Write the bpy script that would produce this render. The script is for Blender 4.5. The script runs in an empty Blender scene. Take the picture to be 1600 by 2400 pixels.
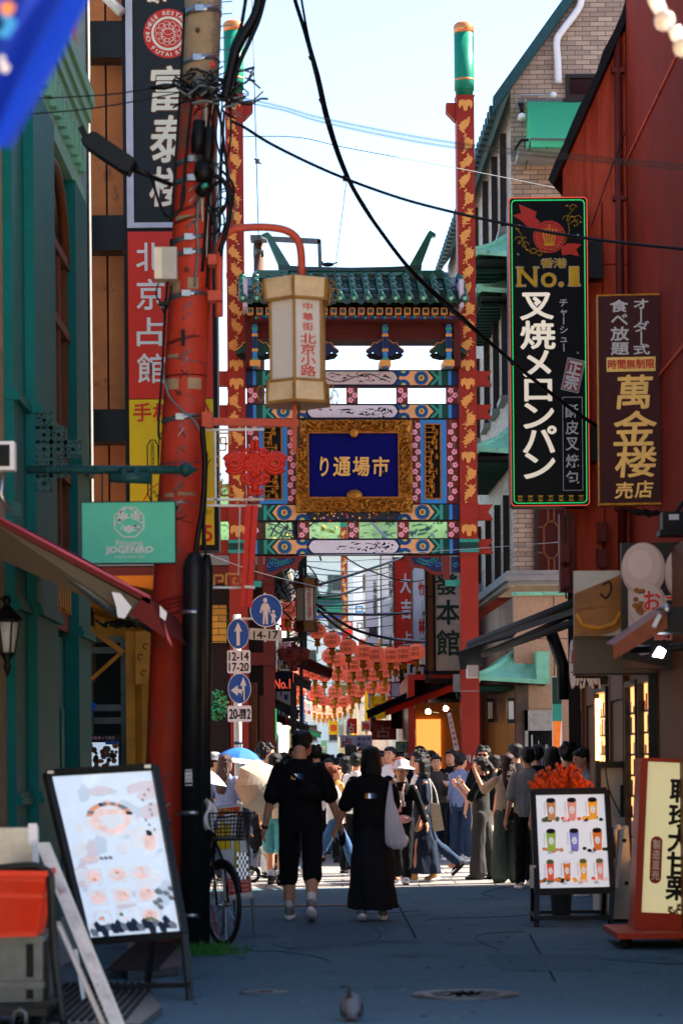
import bpy, bmesh, math, random
from math import radians as R, sin, cos, pi
from mathutils import Vector as V, Matrix, noise
random.seed(7)
S_ = bpy.context.scene
COL = S_.collection
# ---------------------------------------------------------------- camera
F, EYE, PX, PY, ROLL = 5667.0, 1.5, 800.0, 1778.0, R(0.5)
cam = bpy.data.cameras.new('Camera'); co = bpy.data.objects.new('Camera', cam); COL.objects.link(co)
cam.sensor_fit = 'VERTICAL'; cam.sensor_height = 36; cam.sensor_width = 24; cam.lens = 85.0
cam.shift_y = (PY - 1200) / 2400
cam.clip_start = .3; cam.clip_end = 3000
cam.dof.use_dof = True; cam.dof.focus_distance = 36; cam.dof.aperture_fstop = 3.0
co.location = (0, 0, EYE); co.rotation_euler = (R(90), ROLL, 0)
S_.camera = co
# ---------------------------------------------------------------- light
SUN_AZ, SUN_EL, SKY = R(74), R(47), .10     # azimuth clockwise from +Y
w = bpy.data.worlds.new('World'); S_.world = w; w.use_nodes = True
nt = w.node_tree; sky = nt.nodes.new('ShaderNodeTexSky'); sky.sky_type = 'NISHITA'
sky.sun_disc = False; sky.sun_elevation = SUN_EL; sky.sun_rotation = SUN_AZ
sky.air_density = 1.0; sky.dust_density = 0.6; sky.ozone_density = 1.6
nt.links.new(sky.outputs[0], nt.nodes['Background'].inputs[0]); nt.nodes['Background'].inputs[1].default_value = SKY
sl = bpy.data.lights.new('Sun', 'SUN'); sl.energy = 5.0; sl.angle = R(.5); sl.color = (1, .93, .82)
so = bpy.data.objects.new('Sun', sl); COL.objects.link(so)
SD = V((sin(SUN_AZ) * cos(SUN_EL), cos(SUN_AZ) * cos(SUN_EL), sin(SUN_EL)))
so.rotation_euler = SD.to_track_quat('Z', 'Y').to_euler(); so.location = SD * 60
vs = S_.view_settings; S_.display_settings.display_device = 'sRGB'
vs.view_transform = 'Standard'; vs.look = 'None'; vs.exposure = 2.08; vs.gamma = 1
cy = S_.cycles; cy.use_denoising = True; cy.max_bounces = 6; cy.diffuse_bounces = 3; cy.glossy_bounces = 3
cy.transmission_bounces = 5; cy.transparent_max_bounces = 8; cy.sample_clamp_indirect = 6; cy.caustics_reflective = False; cy.caustics_refractive = False
# ---------------------------------------------------------------- pixel <-> place
def P(px, py, d):
    u, v = px - PX, PY - py; c, s = cos(ROLL), sin(ROLL)
    return V(((c * u + s * v) * d / F, d, EYE + (-s * u + c * v) * d / F))
def GD(px, py):                     # depth at which a photo pixel meets the ground
    u, v = px - PX, PY - py
    return -EYE * F / (-sin(ROLL) * u + cos(ROLL) * v)
def lin(h):
    h = h.lstrip('#'); r = [int(h[i:i + 2], 16) / 255 for i in (0, 2, 4)]
    return [x / 12.92 if x <= .04045 else ((x + .055) / 1.055) ** 2.4 for x in r]
MATS = {}
def mat(name, col, rough=.6, var=.18, scale=6., bump=0., bscale=40., metal=0., emit=0., trans=0., alpha=1., sub=0., coat=0., spec=.22, stain=None, stretch=(1, 1, 1), ecol=None):
    m = bpy.data.materials.new(name); m.use_nodes = True; n = m.node_tree.nodes; l = m.node_tree.links
    b = n['Principled BSDF']; c = lin(col)
    b.inputs['Roughness'].default_value = rough; b.inputs['Metallic'].default_value = metal
    b.inputs['Specular IOR Level'].default_value = spec
    tc = n.new('ShaderNodeTexCoord'); mp = n.new('ShaderNodeMapping'); mp.inputs['Scale'].default_value = stretch
    l.new(tc.outputs['Object'], mp.inputs['Vector'])
    if var or stain:
        no = n.new('ShaderNodeTexNoise'); no.inputs['Scale'].default_value = scale; no.inputs['Detail'].default_value = 6; no.inputs['Roughness'].default_value = .65
        l.new(mp.outputs[0], no.inputs['Vector'])
        rp = n.new('ShaderNodeValToRGB'); e = rp.color_ramp.elements
        e[0].position = .3; e[1].position = .7
        e[0].color = [x * (1 - var) for x in c] + [1]; e[1].color = [min(1, x * (1 + var)) for x in c] + [1]
        l.new(no.outputs['Fac'], rp.inputs[0]); out = rp.outputs[0]
        if stain:
            sc, amt, ss = stain
            n2 = n.new('ShaderNodeTexNoise'); n2.inputs['Scale'].default_value = ss; n2.inputs['Detail'].default_value = 8; n2.inputs['Roughness'].default_value = .7
            l.new(mp.outputs[0], n2.inputs['Vector'])
            r2 = n.new('ShaderNodeValToRGB'); r2.color_ramp.elements[0].position = .62 - amt * .3; r2.color_ramp.elements[1].position = .72 - amt * .2
            l.new(n2.outputs['Fac'], r2.inputs[0])
            mx = n.new('ShaderNodeMix'); mx.data_type = 'RGBA'; l.new(r2.outputs[0], mx.inputs['Factor']); l.new(out, mx.inputs['A']); mx.inputs['B'].default_value = lin(sc) + [1]
            out = mx.outputs['Result']
        l.new(out, b.inputs['Base Color'])
        mr = n.new('ShaderNodeMapRange'); mr.inputs['To Min'].default_value = max(0, rough - .12); mr.inputs['To Max'].default_value = min(1, rough + .12)
        l.new(no.outputs['Fac'], mr.inputs['Value']); l.new(mr.outputs[0], b.inputs['Roughness'])
    else:
        b.inputs['Base Color'].default_value = c + [1]
    if bump:
        nb = n.new('ShaderNodeTexNoise'); nb.inputs['Scale'].default_value = bscale; nb.inputs['Detail'].default_value = 5
        l.new(mp.outputs[0], nb.inputs['Vector'])
        bp = n.new('ShaderNodeBump'); bp.inputs['Strength'].default_value = bump; bp.inputs['Distance'].default_value = .02
        l.new(nb.outputs['Fac'], bp.inputs['Height']); l.new(bp.outputs[0], b.inputs['Normal'])
    if emit:
        b.inputs['Emission Color'].default_value = (lin(ecol) if ecol else c) + [1]; b.inputs['Emission Strength'].default_value = emit
    if trans:
        b.inputs['Transmission Weight'].default_value = trans
    if alpha < 1: b.inputs['Alpha'].default_value = alpha
    if coat: b.inputs['Coat Weight'].default_value = coat; b.inputs['Coat Roughness'].default_value = .1
    if sub:                       # thin cloth or paper that lets light through
        o = n['Material Output']; tr = n.new('ShaderNodeBsdfTranslucent'); tr.inputs[0].default_value = c + [1]
        ms = n.new('ShaderNodeMixShader'); ms.inputs[0].default_value = sub
        l.new(b.outputs[0], ms.inputs[1]); l.new(tr.outputs[0], ms.inputs[2]); l.new(ms.outputs[0], o.inputs[0])
    MATS[name] = m; return m
def tilemat(name, col, mortar, bw, bh, ms=.02, rough=.55, var=.25, noff=.5, bump=.4, axes='wall'):
    m = bpy.data.materials.new(name); m.use_nodes = True; n = m.node_tree.nodes; l = m.node_tree.links
    b = n['Principled BSDF']; b.inputs['Roughness'].default_value = rough
    g = n.new('ShaderNodeNewGeometry'); sp = n.new('ShaderNodeSeparateXYZ'); cb = n.new('ShaderNodeCombineXYZ'); l.new(g.outputs['Position'], sp.inputs[0])
    if axes == 'wall':
        ad = n.new('ShaderNodeMath'); l.new(sp.outputs['X'], ad.inputs[0]); l.new(sp.outputs['Y'], ad.inputs[1]); l.new(ad.outputs[0], cb.inputs['X']); l.new(sp.outputs['Z'], cb.inputs['Y'])
    else:
        l.new(sp.outputs['X'], cb.inputs['X']); l.new(sp.outputs['Y'], cb.inputs['Y'])
    br = n.new('ShaderNodeTexBrick'); br.offset = noff; l.new(cb.outputs[0], br.inputs['Vector'])
    br.inputs['Scale'].default_value = 1; br.inputs['Brick Width'].default_value = bw; br.inputs['Row Height'].default_value = bh
    br.inputs['Mortar Size'].default_value = ms; br.inputs['Mortar Smooth'].default_value = .2; br.inputs['Bias'].default_value = 0
    c = lin(col); br.inputs['Color1'].default_value = [x * (1 - var) for x in c] + [1]; br.inputs['Color2'].default_value = [min(1, x * (1 + var)) for x in c] + [1]; br.inputs['Mortar'].default_value = lin(mortar) + [1]
    no = n.new('ShaderNodeTexNoise'); no.inputs['Scale'].default_value = 1.3; no.inputs['Detail'].default_value = 7; no.inputs['Roughness'].default_value = .7; l.new(g.outputs['Position'], no.inputs['Vector'])
    mr = n.new('ShaderNodeMapRange'); mr.inputs['To Min'].default_value = .7; mr.inputs['To Max'].default_value = 1.25; l.new(no.outputs['Fac'], mr.inputs['Value'])
    hs = n.new('ShaderNodeHueSaturation'); l.new(br.outputs['Color'], hs.inputs['Color']); l.new(mr.outputs[0], hs.inputs['Value'])
    l.new(hs.outputs[0], b.inputs['Base Color'])
    bp = n.new('ShaderNodeBump'); bp.inputs['Strength'].default_value = bump; bp.inputs['Distance'].default_value = .01; bp.invert = True
    l.new(br.outputs['Fac'], bp.inputs['Height']); l.new(bp.outputs[0], b.inputs['Normal'])
    MATS[name] = m; return m
# ---------------------------------------------------------------- mesh builder
GL = {}
def glyph(ch, off, ext):
    k = (ch, off, ext)
    if k not in GL:
        c = bpy.data.curves.new('t', 'FONT'); c.body = ch; c.size = 1; c.offset = off; c.extrude = ext; c.resolution_u = 3
        o = bpy.data.objects.new('t', c); COL.objects.link(o); bpy.context.view_layer.update()
        me = bpy.data.meshes.new_from_object(o.evaluated_get(bpy.context.evaluated_depsgraph_get()))
        GL[k] = ([tuple(v.co) for v in me.vertices], [tuple(p.vertices) for p in me.polygons])
        bpy.data.objects.remove(o); bpy.data.meshes.remove(me); bpy.data.curves.remove(c)
    return GL[k]
class MB:
    def __init__(s, m=None, smooth=False):
        s.v = []; s.f = []; s.fm = []; s.ms = []; s.sm = []; s.cur = 0; s.smooth = False
        if m: s.use(m, smooth)
    def use(s, m, smooth=False):
        if m not in s.ms: s.ms.append(m)
        s.cur = s.ms.index(m); s.smooth = smooth; return s
    def add(s, vs, fs):
        o = len(s.v); s.v += [tuple(x) for x in vs]
        for f in fs: s.f.append([i + o for i in f]); s.fm.append(s.cur); s.sm.append(s.smooth)
        return s
    def box(s, a, b, M=None):
        x0, y0, z0 = [min(i, j) for i, j in zip(a, b)]; x1, y1, z1 = [max(i, j) for i, j in zip(a, b)]
        vs = [(x0, y0, z0), (x1, y0, z0), (x1, y1, z0), (x0, y1, z0), (x0, y0, z1), (x1, y0, z1), (x1, y1, z1), (x0, y1, z1)]
        if M: vs = [M @ V(v) for v in vs]
        return s.add(vs, [(0, 3, 2, 1), (4, 5, 6, 7), (0, 1, 5, 4), (1, 2, 6, 5), (2, 3, 7, 6), (3, 0, 4, 7)])
    def cbox(s, c, sz, M=None):
        return s.box([c[i] - sz[i] / 2 for i in range(3)], [c[i] + sz[i] / 2 for i in range(3)], M)
    def bar(s, a, b, w, h=None):            # square bar from a to b
        a, b = V(a), V(b); h = h or w; d = (b - a).normalized(); u = d.cross(V((0, 0, 1)))
        if u.length < 1e-3: u = V((1, 0, 0))
        u.normalize(); n = u.cross(d); vs = []
        for p in (a, b):
            for i, j in ((-1, -1), (1, -1), (1, 1), (-1, 1)): vs.append(p + u * (i * w / 2) + n * (j * h / 2))
        return s.add(vs, [(0, 1, 2, 3), (7, 6, 5, 4), (0, 4, 5, 1), (1, 5, 6, 2), (2, 6, 7, 3), (3, 7, 4, 0)])
    def tube(s, pts, r, n=8, caps=True):
        pts = [V(p) for p in pts]; rs = r if isinstance(r, (list, tuple)) else [r] * len(pts); vs = []; u = None
        for i, p in enumerate(pts):
            d = (pts[min(i + 1, len(pts) - 1)] - pts[max(i - 1, 0)]).normalized()
            if u is None:
                u = d.cross(V((0, 0, 1)) if abs(d.z) < .9 else V((1, 0, 0)))
            u = (u - d * u.dot(d)).normalized(); q = d.cross(u)
            for k in range(n): a = 2 * pi * k / n; vs.append(p + (u * cos(a) + q * sin(a)) * rs[i])
        fs = [(i * n + k, i * n + (k + 1) % n, (i + 1) * n + (k + 1) % n, (i + 1) * n + k) for i in range(len(pts) - 1) for k in range(n)]
        if caps: fs += [tuple(range(n))[::-1], tuple(range((len(pts) - 1) * n, len(pts) * n))]
        sm = s.smooth; s.smooth = True; s.add(vs, fs); s.smooth = sm; return s
    def prism(s, poly, y0, y1):             # outline in x,z pushed from y0 (front) to y1
        n = len(poly); vs = [(x, y0, z) for x, z in poly] + [(x, y1, z) for x, z in poly]
        a = sum(poly[i][0] * poly[(i + 1) % n][1] - poly[(i + 1) % n][0] * poly[i][1] for i in range(n))
        fs = [tuple(range(n)), tuple(range(2 * n - 1, n - 1, -1))] + [(i, i + n, (i + 1) % n + n, (i + 1) % n) for i in range(n)]
        if a < 0: fs = [f[::-1] for f in fs]
        return s.add(vs, fs)
    def poly(s, vs): return s.add(vs, [tuple(range(len(vs)))])
    def disc(s, x, z, r, y0, y1=None, n=24, rz=None):
        rz = rz or r
        return s.prism([(x + r * cos(2 * pi * k / n), z + rz * sin(2 * pi * k / n)) for k in range(n)], y0, y0 + .01 if y1 is None else y1)
    def ring(s, x, z, r0, r1, y, n=28, a0=0, a1=2 * pi):
        vs = []; fs = []
        for k in range(n + 1):
            a = a0 + (a1 - a0) * k / n
            vs += [(x + r0 * cos(a), y, z + r0 * sin(a)), (x + r1 * cos(a), y, z + r1 * sin(a))]
        for k in range(n): fs.append((2 * k, 2 * k + 1, 2 * k + 3, 2 * k + 2))
        return s.add(vs, fs)
    def ball(s, c, r, nu=14, nv=9, M=None):
        r = r if isinstance(r, (list, tuple)) else (r, r, r); vs = [(0, 0, 1)]; fs = []
        for j in range(1, nv):
            t = pi * j / nv
            for k in range(nu): a = 2 * pi * k / nu; vs.append((sin(t) * cos(a), sin(t) * sin(a), cos(t)))
        vs.append((0, 0, -1)); last = len(vs) - 1
        for k in range(nu):
            k2 = (k + 1) % nu; fs.append((0, 1 + k, 1 + k2)); fs.append((last, 1 + (nv - 2) * nu + k2, 1 + (nv - 2) * nu + k))
            for j in range(nv - 2): a = 1 + j * nu; fs.append((a + k, a + nu + k, a + nu + k2, a + k2))
        vs = [V((v[0] * r[0], v[1] * r[1], v[2] * r[2])) for v in vs]
        if M: vs = [M @ v for v in vs]
        sm = s.smooth; s.smooth = True; s.add([v + V(c) for v in vs], fs); s.smooth = sm; return s
    def lathe(s, prof, c=(0, 0, 0), n=20, sq=1, f=None):
        vs = []; fs = []; m = len(prof)
        for r, z in prof:
            for k in range(n):
                a = 2 * pi * k / n; q = f(a, z) if f else 1
                vs.append((c[0] + r * q * cos(a), c[1] + r * q * sin(a) * sq, c[2] + z))
        for i in range(m - 1):
            for k in range(n): fs.append((i * n + k, i * n + (k + 1) % n, (i + 1) * n + (k + 1) % n, (i + 1) * n + k))
        fs += [tuple(range(n))[::-1], tuple(range((m - 1) * n, m * n))]
        sm = s.smooth; s.smooth = True; s.add(vs, fs); s.smooth = sm; return s
    def grid(s, fn, nu, nv):                # fn(u,v) -> point
        vs = [fn(i / nu, j / nv) for j in range(nv + 1) for i in range(nu + 1)]
        return s.add(vs, [(j * (nu + 1) + i, j * (nu + 1) + i + 1, (j + 1) * (nu + 1) + i + 1, (j + 1) * (nu + 1) + i) for j in range(nv) for i in range(nu)])
    def bold(s, fn, txt, off):              # dense characters: thicken with shifted copies, the outline offset would fold
        if off > .013:
            e = off * .85
            for k, (a, b) in enumerate(((0, 0), (e, 0), (-e, 0), (0, e), (0, -e), (e * .7, e * .7), (-e * .7, -e * .7), (e * .7, -e * .7), (-e * .7, e * .7))): fn(0., a, b, k * .0003)
            return True
    def fit(s, txt, x0, x1, z0, z1, y, off=0., ext=0., sh=0., dx=0., dz=0.):   # writing fitted into a box, facing -y
        if not ext and s.bold(lambda o, a, b, q: s.fit(txt, x0 + a * (z1 - z0), x1 + a * (z1 - z0), z0 + b * (z1 - z0), z1 + b * (z1 - z0), y - q, o, 0, sh), txt, off): return s
        vs, fs = glyph(txt, off, ext)
        if not vs: return s
        a0, a1 = min(v[0] for v in vs), max(v[0] for v in vs); b0, b1 = min(v[1] for v in vs), max(v[1] for v in vs)
        kx = (x1 - x0) / max(a1 - a0, 1e-4); kz = (z1 - z0) / max(b1 - b0, 1e-4); k = min(abs(kx), abs(kz))
        return s.add([(x0 + (v[0] - a0) * kx + sh * (v[1] - b0) * kz, y - (v[2] + ext) * k, z0 + (v[1] - b0) * kz) for v in vs], fs)
    def em(s, ch, x, z, w, h, y, off=.0, ext=0., rot=0., sh=0.):      # one character in its square, centred
        if not ext and s.bold(lambda o_, a, b, q_: s.em(ch, x + a * h, z + b * h, w, h, y - q_, o_, 0, rot, sh), ch, off): return s
        vs, fs = glyph(ch, off, ext); c, q = cos(rot), sin(rot); o = []
        for v in vs:
            a, b = (v[0] - .5), (v[1] - .38); a += sh * b; a, b = a * w, b * h
            o.append((x + c * a - q * b, y - (v[2] + ext) * h, z + q * a + c * b))
        return s.add(o, fs)
    def mesh(s, name):
        me = bpy.data.meshes.new(name); me.from_pydata([tuple(v) for v in s.v], [], s.f)
        for m in s.ms: me.materials.append(MATS[m])
        me.polygons.foreach_set('material_index', s.fm); me.polygons.foreach_set('use_smooth', s.sm); me.update(); return me
class T:
    """a thing: an Empty at its base that parents its parts; px,py,d is the photo pixel and the distance it is read at"""
    def __init__(s, name, label, cat, at=None, org=None, yaw=0., group=None, kind=None, lean=0.):
        if at:
            s.cx, s.cy, s.d = at; s.s = F / s.d; a = P(*at); o = V(org) if org is not None else V((a.x, a.y, 0)); s.az = a.z - o.z; s.ax = a.x - o.x
        else: o = V(org)
        r = bpy.data.objects.new(name, None); COL.objects.link(r); r.location = o; r.rotation_euler = (0, lean, yaw); r.empty_display_size = .1
        r['label'] = label; r['category'] = cat
        if group: r['group'] = group
        if kind: r['kind'] = kind
        s.r = r; s.o = o
    def X(s, px): return s.ax + (px - s.cx) / s.s
    def Z(s, py): return s.az + (s.cy - py) / s.s
    def L(s, px, py, y=0.): return V((s.X(px), y, s.Z(py)))
    def part(s, name, mb, parent=None, world=False, label=None):
        if world: mb.v = [tuple(V(v) - s.o) for v in mb.v]
        ob = bpy.data.objects.new(name, mb.mesh(name)); COL.objects.link(ob); ob.parent = parent or s.r
        if label: ob['label'] = label
        return ob
def single(name, mb, label=None, cat=None, group=None, kind=None, org=None):
    if org is not None: mb.v = [tuple(V(v) - V(org)) for v in mb.v]
    ob = bpy.data.objects.new(name, mb.mesh(name)); COL.objects.link(ob)
    if org is not None: ob.location = org
    for k, x in (('label', label), ('category', cat), ('group', group), ('kind', kind)):
        if x: ob[k] = x
    return ob
def dup(root, loc, label, rotz=None, sc=None):
    r = root.copy(); COL.objects.link(r); r.location = loc; r['label'] = label
    if rotz is not None: r.rotation_euler = (0, 0, rotz)
    if sc: r.scale = (sc, sc, sc)
    for ch in list(root.children):
        c = ch.copy(); COL.objects.link(c); c.parent = r
        for g in list(ch.children):
            q = g.copy(); COL.objects.link(q); q.parent = c
    return r
def sag(a, b, dip, n=24): a, b = V(a), V(b); return [a.lerp(b, t / n) - V((0, 0, dip * 4 * (t / n) * (1 - t / n))) for t in range(n + 1)]
def smoothpts(pts, k=6):                  # Catmull-Rom through points
    pts = [V(p) for p in pts]; o = []
    for i in range(len(pts) - 1):
        p0, p1, p2, p3 = pts[max(i - 1, 0)], pts[i], pts[i + 1], pts[min(i + 2, len(pts) - 1)]
        for t in range(k):
            t /= k; o.append(.5 * ((2 * p1) + (p2 - p0) * t + (2 * p0 - 5 * p1 + 4 * p2 - p3) * t * t + (3 * p1 - p0 - 3 * p2 + p3) * t ** 3))
    return o + [pts[-1]]
ORD = 'first second third fourth fifth sixth seventh eighth ninth tenth eleventh twelfth thirteenth fourteenth fifteenth sixteenth seventeenth eighteenth'.split()
# ---------------------------------------------------------------- materials
mat('red_paint', '8f2a1c', .5, .14, 3, .1, 30); mat('red_pole', 'b83a28', .55, .2, 5, .25, 18, stain=('6b5a50', .2, 2.2), stretch=(1, 1, .6))
mat('red_dark', '6a2218', .55, spec=.3); mat('red_bright', 'd2291c', .5, .06); mat('red_sign', 'd0301f', .35, .04); mat('red_arm', 'c2503a', .45, .12, 10)
mat('gilt', 'd99a4e', .5, .25, 60, .5, 120, metal=.15); mat('gold', 'a06c28', .34, .35, 14, .4, 60, metal=.75); mat('gold_dark', '5e3d18', .5, .3, 20, metal=.5)
mat('gold_letter', 'd3a55c', .35, .15, 10, metal=.55); mat('copper', 'd8864e', .3, .1, metal=.5)
mat('blue_plaque', '070c58', .55, .1, 2, spec=.06); mat('blue', '1c4f9c', .45, .15); mat('blue_light', '2f7fc0', .45, .12); mat('navy', '16264f', .4, .15); mat('teal', '2f8f80', .45, .12); mat('green_deep', '0f3d34', .5, .15)
mat('peach', 'd9a56a', .5, .1); mat('white', 'd9d7d2', .5, .06); mat('panel_white', 'd4d4dc', .45, .08, 4); mat('black', '0d0d0f', .5, .1); mat('ink', '15151a', .6, .1); mat('black_metal', '14181b', .42, .2, 12, .1)
mat('pink', 'e9a3b3', .5, .08); mat('pink_dark', 'a83a5a', .5); mat('stalk', '6f8f7f', .6)
mat('ink_wash', 'cfcfd6', .5, .08, 20, stain=('8a8d95', .02, 9)); mat('flower_wash', '2a2f3a', .5, .5, 30, stain=('8e6a5a', .1, 22)); mat('blossom_wash', 'b9b4b0', .5, .12, 18, stain=('5f5348', .1, 14))
mat('glaze', '0d4a34', .16, .5, 9, .2, 25, coat=.6); mat('glaze_dark', '0b2c24', .25, .5, 8, .3, 20, coat=.4); mat('verdigris', '7fc5a5', .5, .2, 4, .1, 30, stain=('3f7a66', .15, 3))
mat('cyl_green', '0f7a5e', .38, .1, 3); mat('asphalt', '4c6a76', .92, .45, 42, 1., 60, stain=('2c444f', .25, 1.1), spec=.15); mat('asphalt_pale', '4a6674', .92, spec=.15, var=.35, scale=48, bump=.5, bscale=140, stain=('374449', .1, 1.2)); mat('bounce_stone', 'd6c6ac', .8, .15, 2); mat('concrete', '7d8585', .8, .2, 3, .4, 40)
mat('steel', '9aa0a5', .32, .2, 14, metal=.9); mat('steel_dull', '5f6668', .45, .25, 10, metal=.6); mat('rust', '5d4030', .7, .4, 9, .3, 30); mat('cable', '0b0c0f', .45, .2, 10); mat('cable_grey', '6d7377', .5, .2)
mat('wood_brown', '6a3d22', .5, .3, 4, .2, 20, stretch=(6, 6, 1)); mat('amber', 'c8842a', .5, .3, 3, .2, 20); mat('brown_wall', 'bb6a3c', .75, .18, 2.5, .6, 70, stain=('5e3420', .1, 2)); mat('tan_concrete', 'a08a6c', .8, .2, 4, .4, 30, stain=('6f5d48', .2, 5))
mat('green_wall', '086a66', .5, .12, 2, .12, 14, spec=.15); mat('green_panel', '056560', .5, .14, 2, .12, 14, spec=.12); mat('green_pale', '7fc0a0', .5, .1); mat('green_sign', '62cba8', .55, .05, spec=.1); mat('iron_green', '1d4a4a', .4, .2, 12)
mat('yellow', 'e3bd16', .4, .05); mat('dark_sign', '24282b', .5, .08, 3, spec=.15); mat('cream', 'e8dcc6', .5, .08); mat('grey_frame', 'b9b7c4', .4, .1, 5)
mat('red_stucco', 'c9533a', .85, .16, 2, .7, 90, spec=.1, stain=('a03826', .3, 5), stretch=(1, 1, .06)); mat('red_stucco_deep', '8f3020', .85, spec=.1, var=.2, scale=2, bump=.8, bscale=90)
mat('granite', 'b48f72', .45, .5, 90, .1, 90); mat('granite_dark', '5a4a40', .35, .4, 5); mat('stone_grey', '8d8b86', .6, .15, 5, .2, 30); mat('slate_edge', '20464a', .5, .2, 8)
mat('glass_dark', '10161a', .08, .2, 2, coat=.5); mat('window_frame', '2a2522', .45, .15); mat('mint_cloth', '5ad6a0', .7, .06, 3, sub=.55); mat('red_cloth', 'c8321f', .7, .1, 3, sub=.4); mat('dark_cloth', '23282a', .75, .2, 4, sub=.08); mat('maroon_cloth', '6b2420', .75, .15, 4, sub=.15); mat('pink_cloth', 'd8667a', .7, .1, 4, sub=.2); mat('wine_sign', '4a1f20', .5, .1, 3, spec=.15)
mat('lantern_red', 'f58e74', .6, .1, 9, sub=.5, emit=.075, ecol='ff9070'); mat('lantern_sunglow', 'ffa888', .6, .1, 9, sub=.4, emit=.42, ecol='ffc0a0'); mat('wood_dark', '241613', .55, .3, 3); mat('board_taupe', '5f5346', .5, .1, 2); mat('tassel', 'd8a21c', .6, .2, 30, sub=.3); mat('paper_grey', 'b9b6ac', .5, .08); mat('paper_white', 'e3e0e2', .5, .05); mat('lantern_tan', 'dcc49c', .5, .15, 10)  # red lantern emission stands in for daylight through paper, stronger in far rows
mat('foliage', '1f4a24', .6, .4, 8, sub=.15); mat('grass_green', '3c7a34', .7, .3, 20, sub=.3); mat('hill_green', '3f5a35', .9, .5, .08)
mat('skin', 'c98f70', .55, .08, 20); mat('hair', '120d0b', .4, .3, 60, .5, 140); mat('hair_brown', '3a2118', .4, .3, 60, .5, 140); mat('hair_auburn', '7a3c1e', .4, .3, 60, .5, 140)
mat('rubber', '15181a', .7, .2, 20); mat('chrome', 'd0d4d8', .12, .05, metal=1)
tilemat('brick_tan', 'a58d78', '4a4038', .24, .075, .006); tilemat('paving', '857f78', '3d3c3b', .9, .6, .012, .6, .08, .5, .2, 'floor'); tilemat('yellow_tile', 'c9912c', '5e430f', .3, .1, .008, .3); tilemat('tile_brown', '6e4a36', '2c2019', .6, .45, .01, .25); tilemat('grey_block', '8f9296', '5c5f63', .5, .25, .008)
for n_ in ('lantern_red', 'lantern_sunglow'):     # no two lanterns have faded alike
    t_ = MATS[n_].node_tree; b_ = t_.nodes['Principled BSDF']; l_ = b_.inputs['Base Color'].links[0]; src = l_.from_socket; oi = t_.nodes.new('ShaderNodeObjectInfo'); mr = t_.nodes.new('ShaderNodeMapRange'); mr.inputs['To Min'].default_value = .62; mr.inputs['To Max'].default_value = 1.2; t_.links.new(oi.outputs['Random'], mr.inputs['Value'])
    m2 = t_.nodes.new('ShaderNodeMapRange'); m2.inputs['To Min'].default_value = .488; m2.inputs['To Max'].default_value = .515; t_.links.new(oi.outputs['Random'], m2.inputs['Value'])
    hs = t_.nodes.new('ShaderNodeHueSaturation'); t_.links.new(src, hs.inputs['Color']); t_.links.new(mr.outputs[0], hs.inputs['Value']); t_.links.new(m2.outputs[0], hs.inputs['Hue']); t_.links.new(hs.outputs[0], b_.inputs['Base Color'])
# ================================================================ GROUND
mat('red_deep', '4a1712', .6, .2); mat('asphalt_seam', '0c1013', .95, .2, 20, spec=.05); mat('asphalt_dark', '435f6b', .92, .45, 42, .8, 60, spec=.15); mat('gum', '6b7f88', .9, .2, 20, spec=.1)
def sheet(name, m, x0, y0, x1, y1, z, nx=1, ny=1):
    b = MB(m); b.grid(lambda u, v: (x0 + (x1 - x0) * u, y0 + (y1 - y0) * v, z), nx, ny); return single(name, b, kind='structure')
sheet('ground', 'concrete', -400, -60, 400, 900, -.012)
sheet('road', 'asphalt', -12, 13, 12, 28.05, 0); sheet('bounce_ground', 'bounce_stone', -60, -40, 60, 13, 0)  # pale unseen ground added near the camera to bounce sunlight onto shaded fronts
sheet('paving', 'paving', -60, 28.05, 60, 140, .002)
b = MB('asphalt_pale'); b.poly([(-6, 13, .004), (6, 13, .004), (6, 16.2, .004), (2.2, 16.0, .004), (-.6, 15.55, .004), (-1.4, 15.4, .004), (-6, 15.2, .004)]); single('road_patch', b, kind='structure')
b = MB('rust'); b.box((-1.05, 24.55, .001), (.05, 24.85, .009)); b.use('black')
for k in range(20): b.box((-1.03 + k * .054, 24.57, .009), (-1.005 + k * .054, 24.83, .0105))
single('drain_grating', b, 'thin steel drain grating set into the dark asphalt ahead of the couple', 'drain')
def manhole(px, py, r, label, m):
    d = GD(px, py); c = P(px, py, d); b = MB(m); b.lathe([(.01, .004), (r, .004), (r, .011), (.01, .011)], (c.x, c.y, 0), 40)
    for k in range(1, 5): b.use('black_metal' if k % 2 else 'steel_dull').lathe([(r * (k / 5 - .03), .0112), (r * (k / 5 + .03), .0112), (r * (k / 5 + .03), .0135), (r * (k / 5 - .03), .0135)], (c.x, c.y, 0), 40)
    for k in range(14): a = k * pi / 7; b.bar((c.x + cos(a) * r * .3, c.y + sin(a) * r * .3, .0125), (c.x + cos(a + .25) * r * .85, c.y + sin(a + .25) * r * .85, .0125), .02, .006)
    single('manhole_cover', b, label, 'manhole cover', org=(c.x, c.y, 0))
manhole(1090, 2334, .34, 'round ornate steel manhole cover in the asphalt behind and right of the pigeon', 'steel_dull')
manhole(622, 2329, .17, 'small plain round cover in the asphalt left of the pigeon', 'asphalt_pale')
b = MB('asphalt_seam')
def gp(px, py, z=.006): d = GD(px, py); p = P(px, py, d); return V((p.x, p.y, z))
for seg in (((930, 2115), (975, 2200)), ((1240, 2190), (1300, 2300)), ((640, 2215), (690, 2225))):
    b.bar(gp(*seg[0], .0), gp(*seg[1], .0), .014, .004)
single('pavement_joint', b, kind='structure')
b = MB('red_paint'); b.poly([gp(1277, 2096), gp(1288, 2096), gp(1340, 2124), gp(1325, 2126)]); single('road_marking', b, kind='structure')
b = MB('concrete'); b.box((-6, 13.01, 0), (-2.05, 30, .004)); single('pavement_strip', b, kind='structure')
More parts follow.
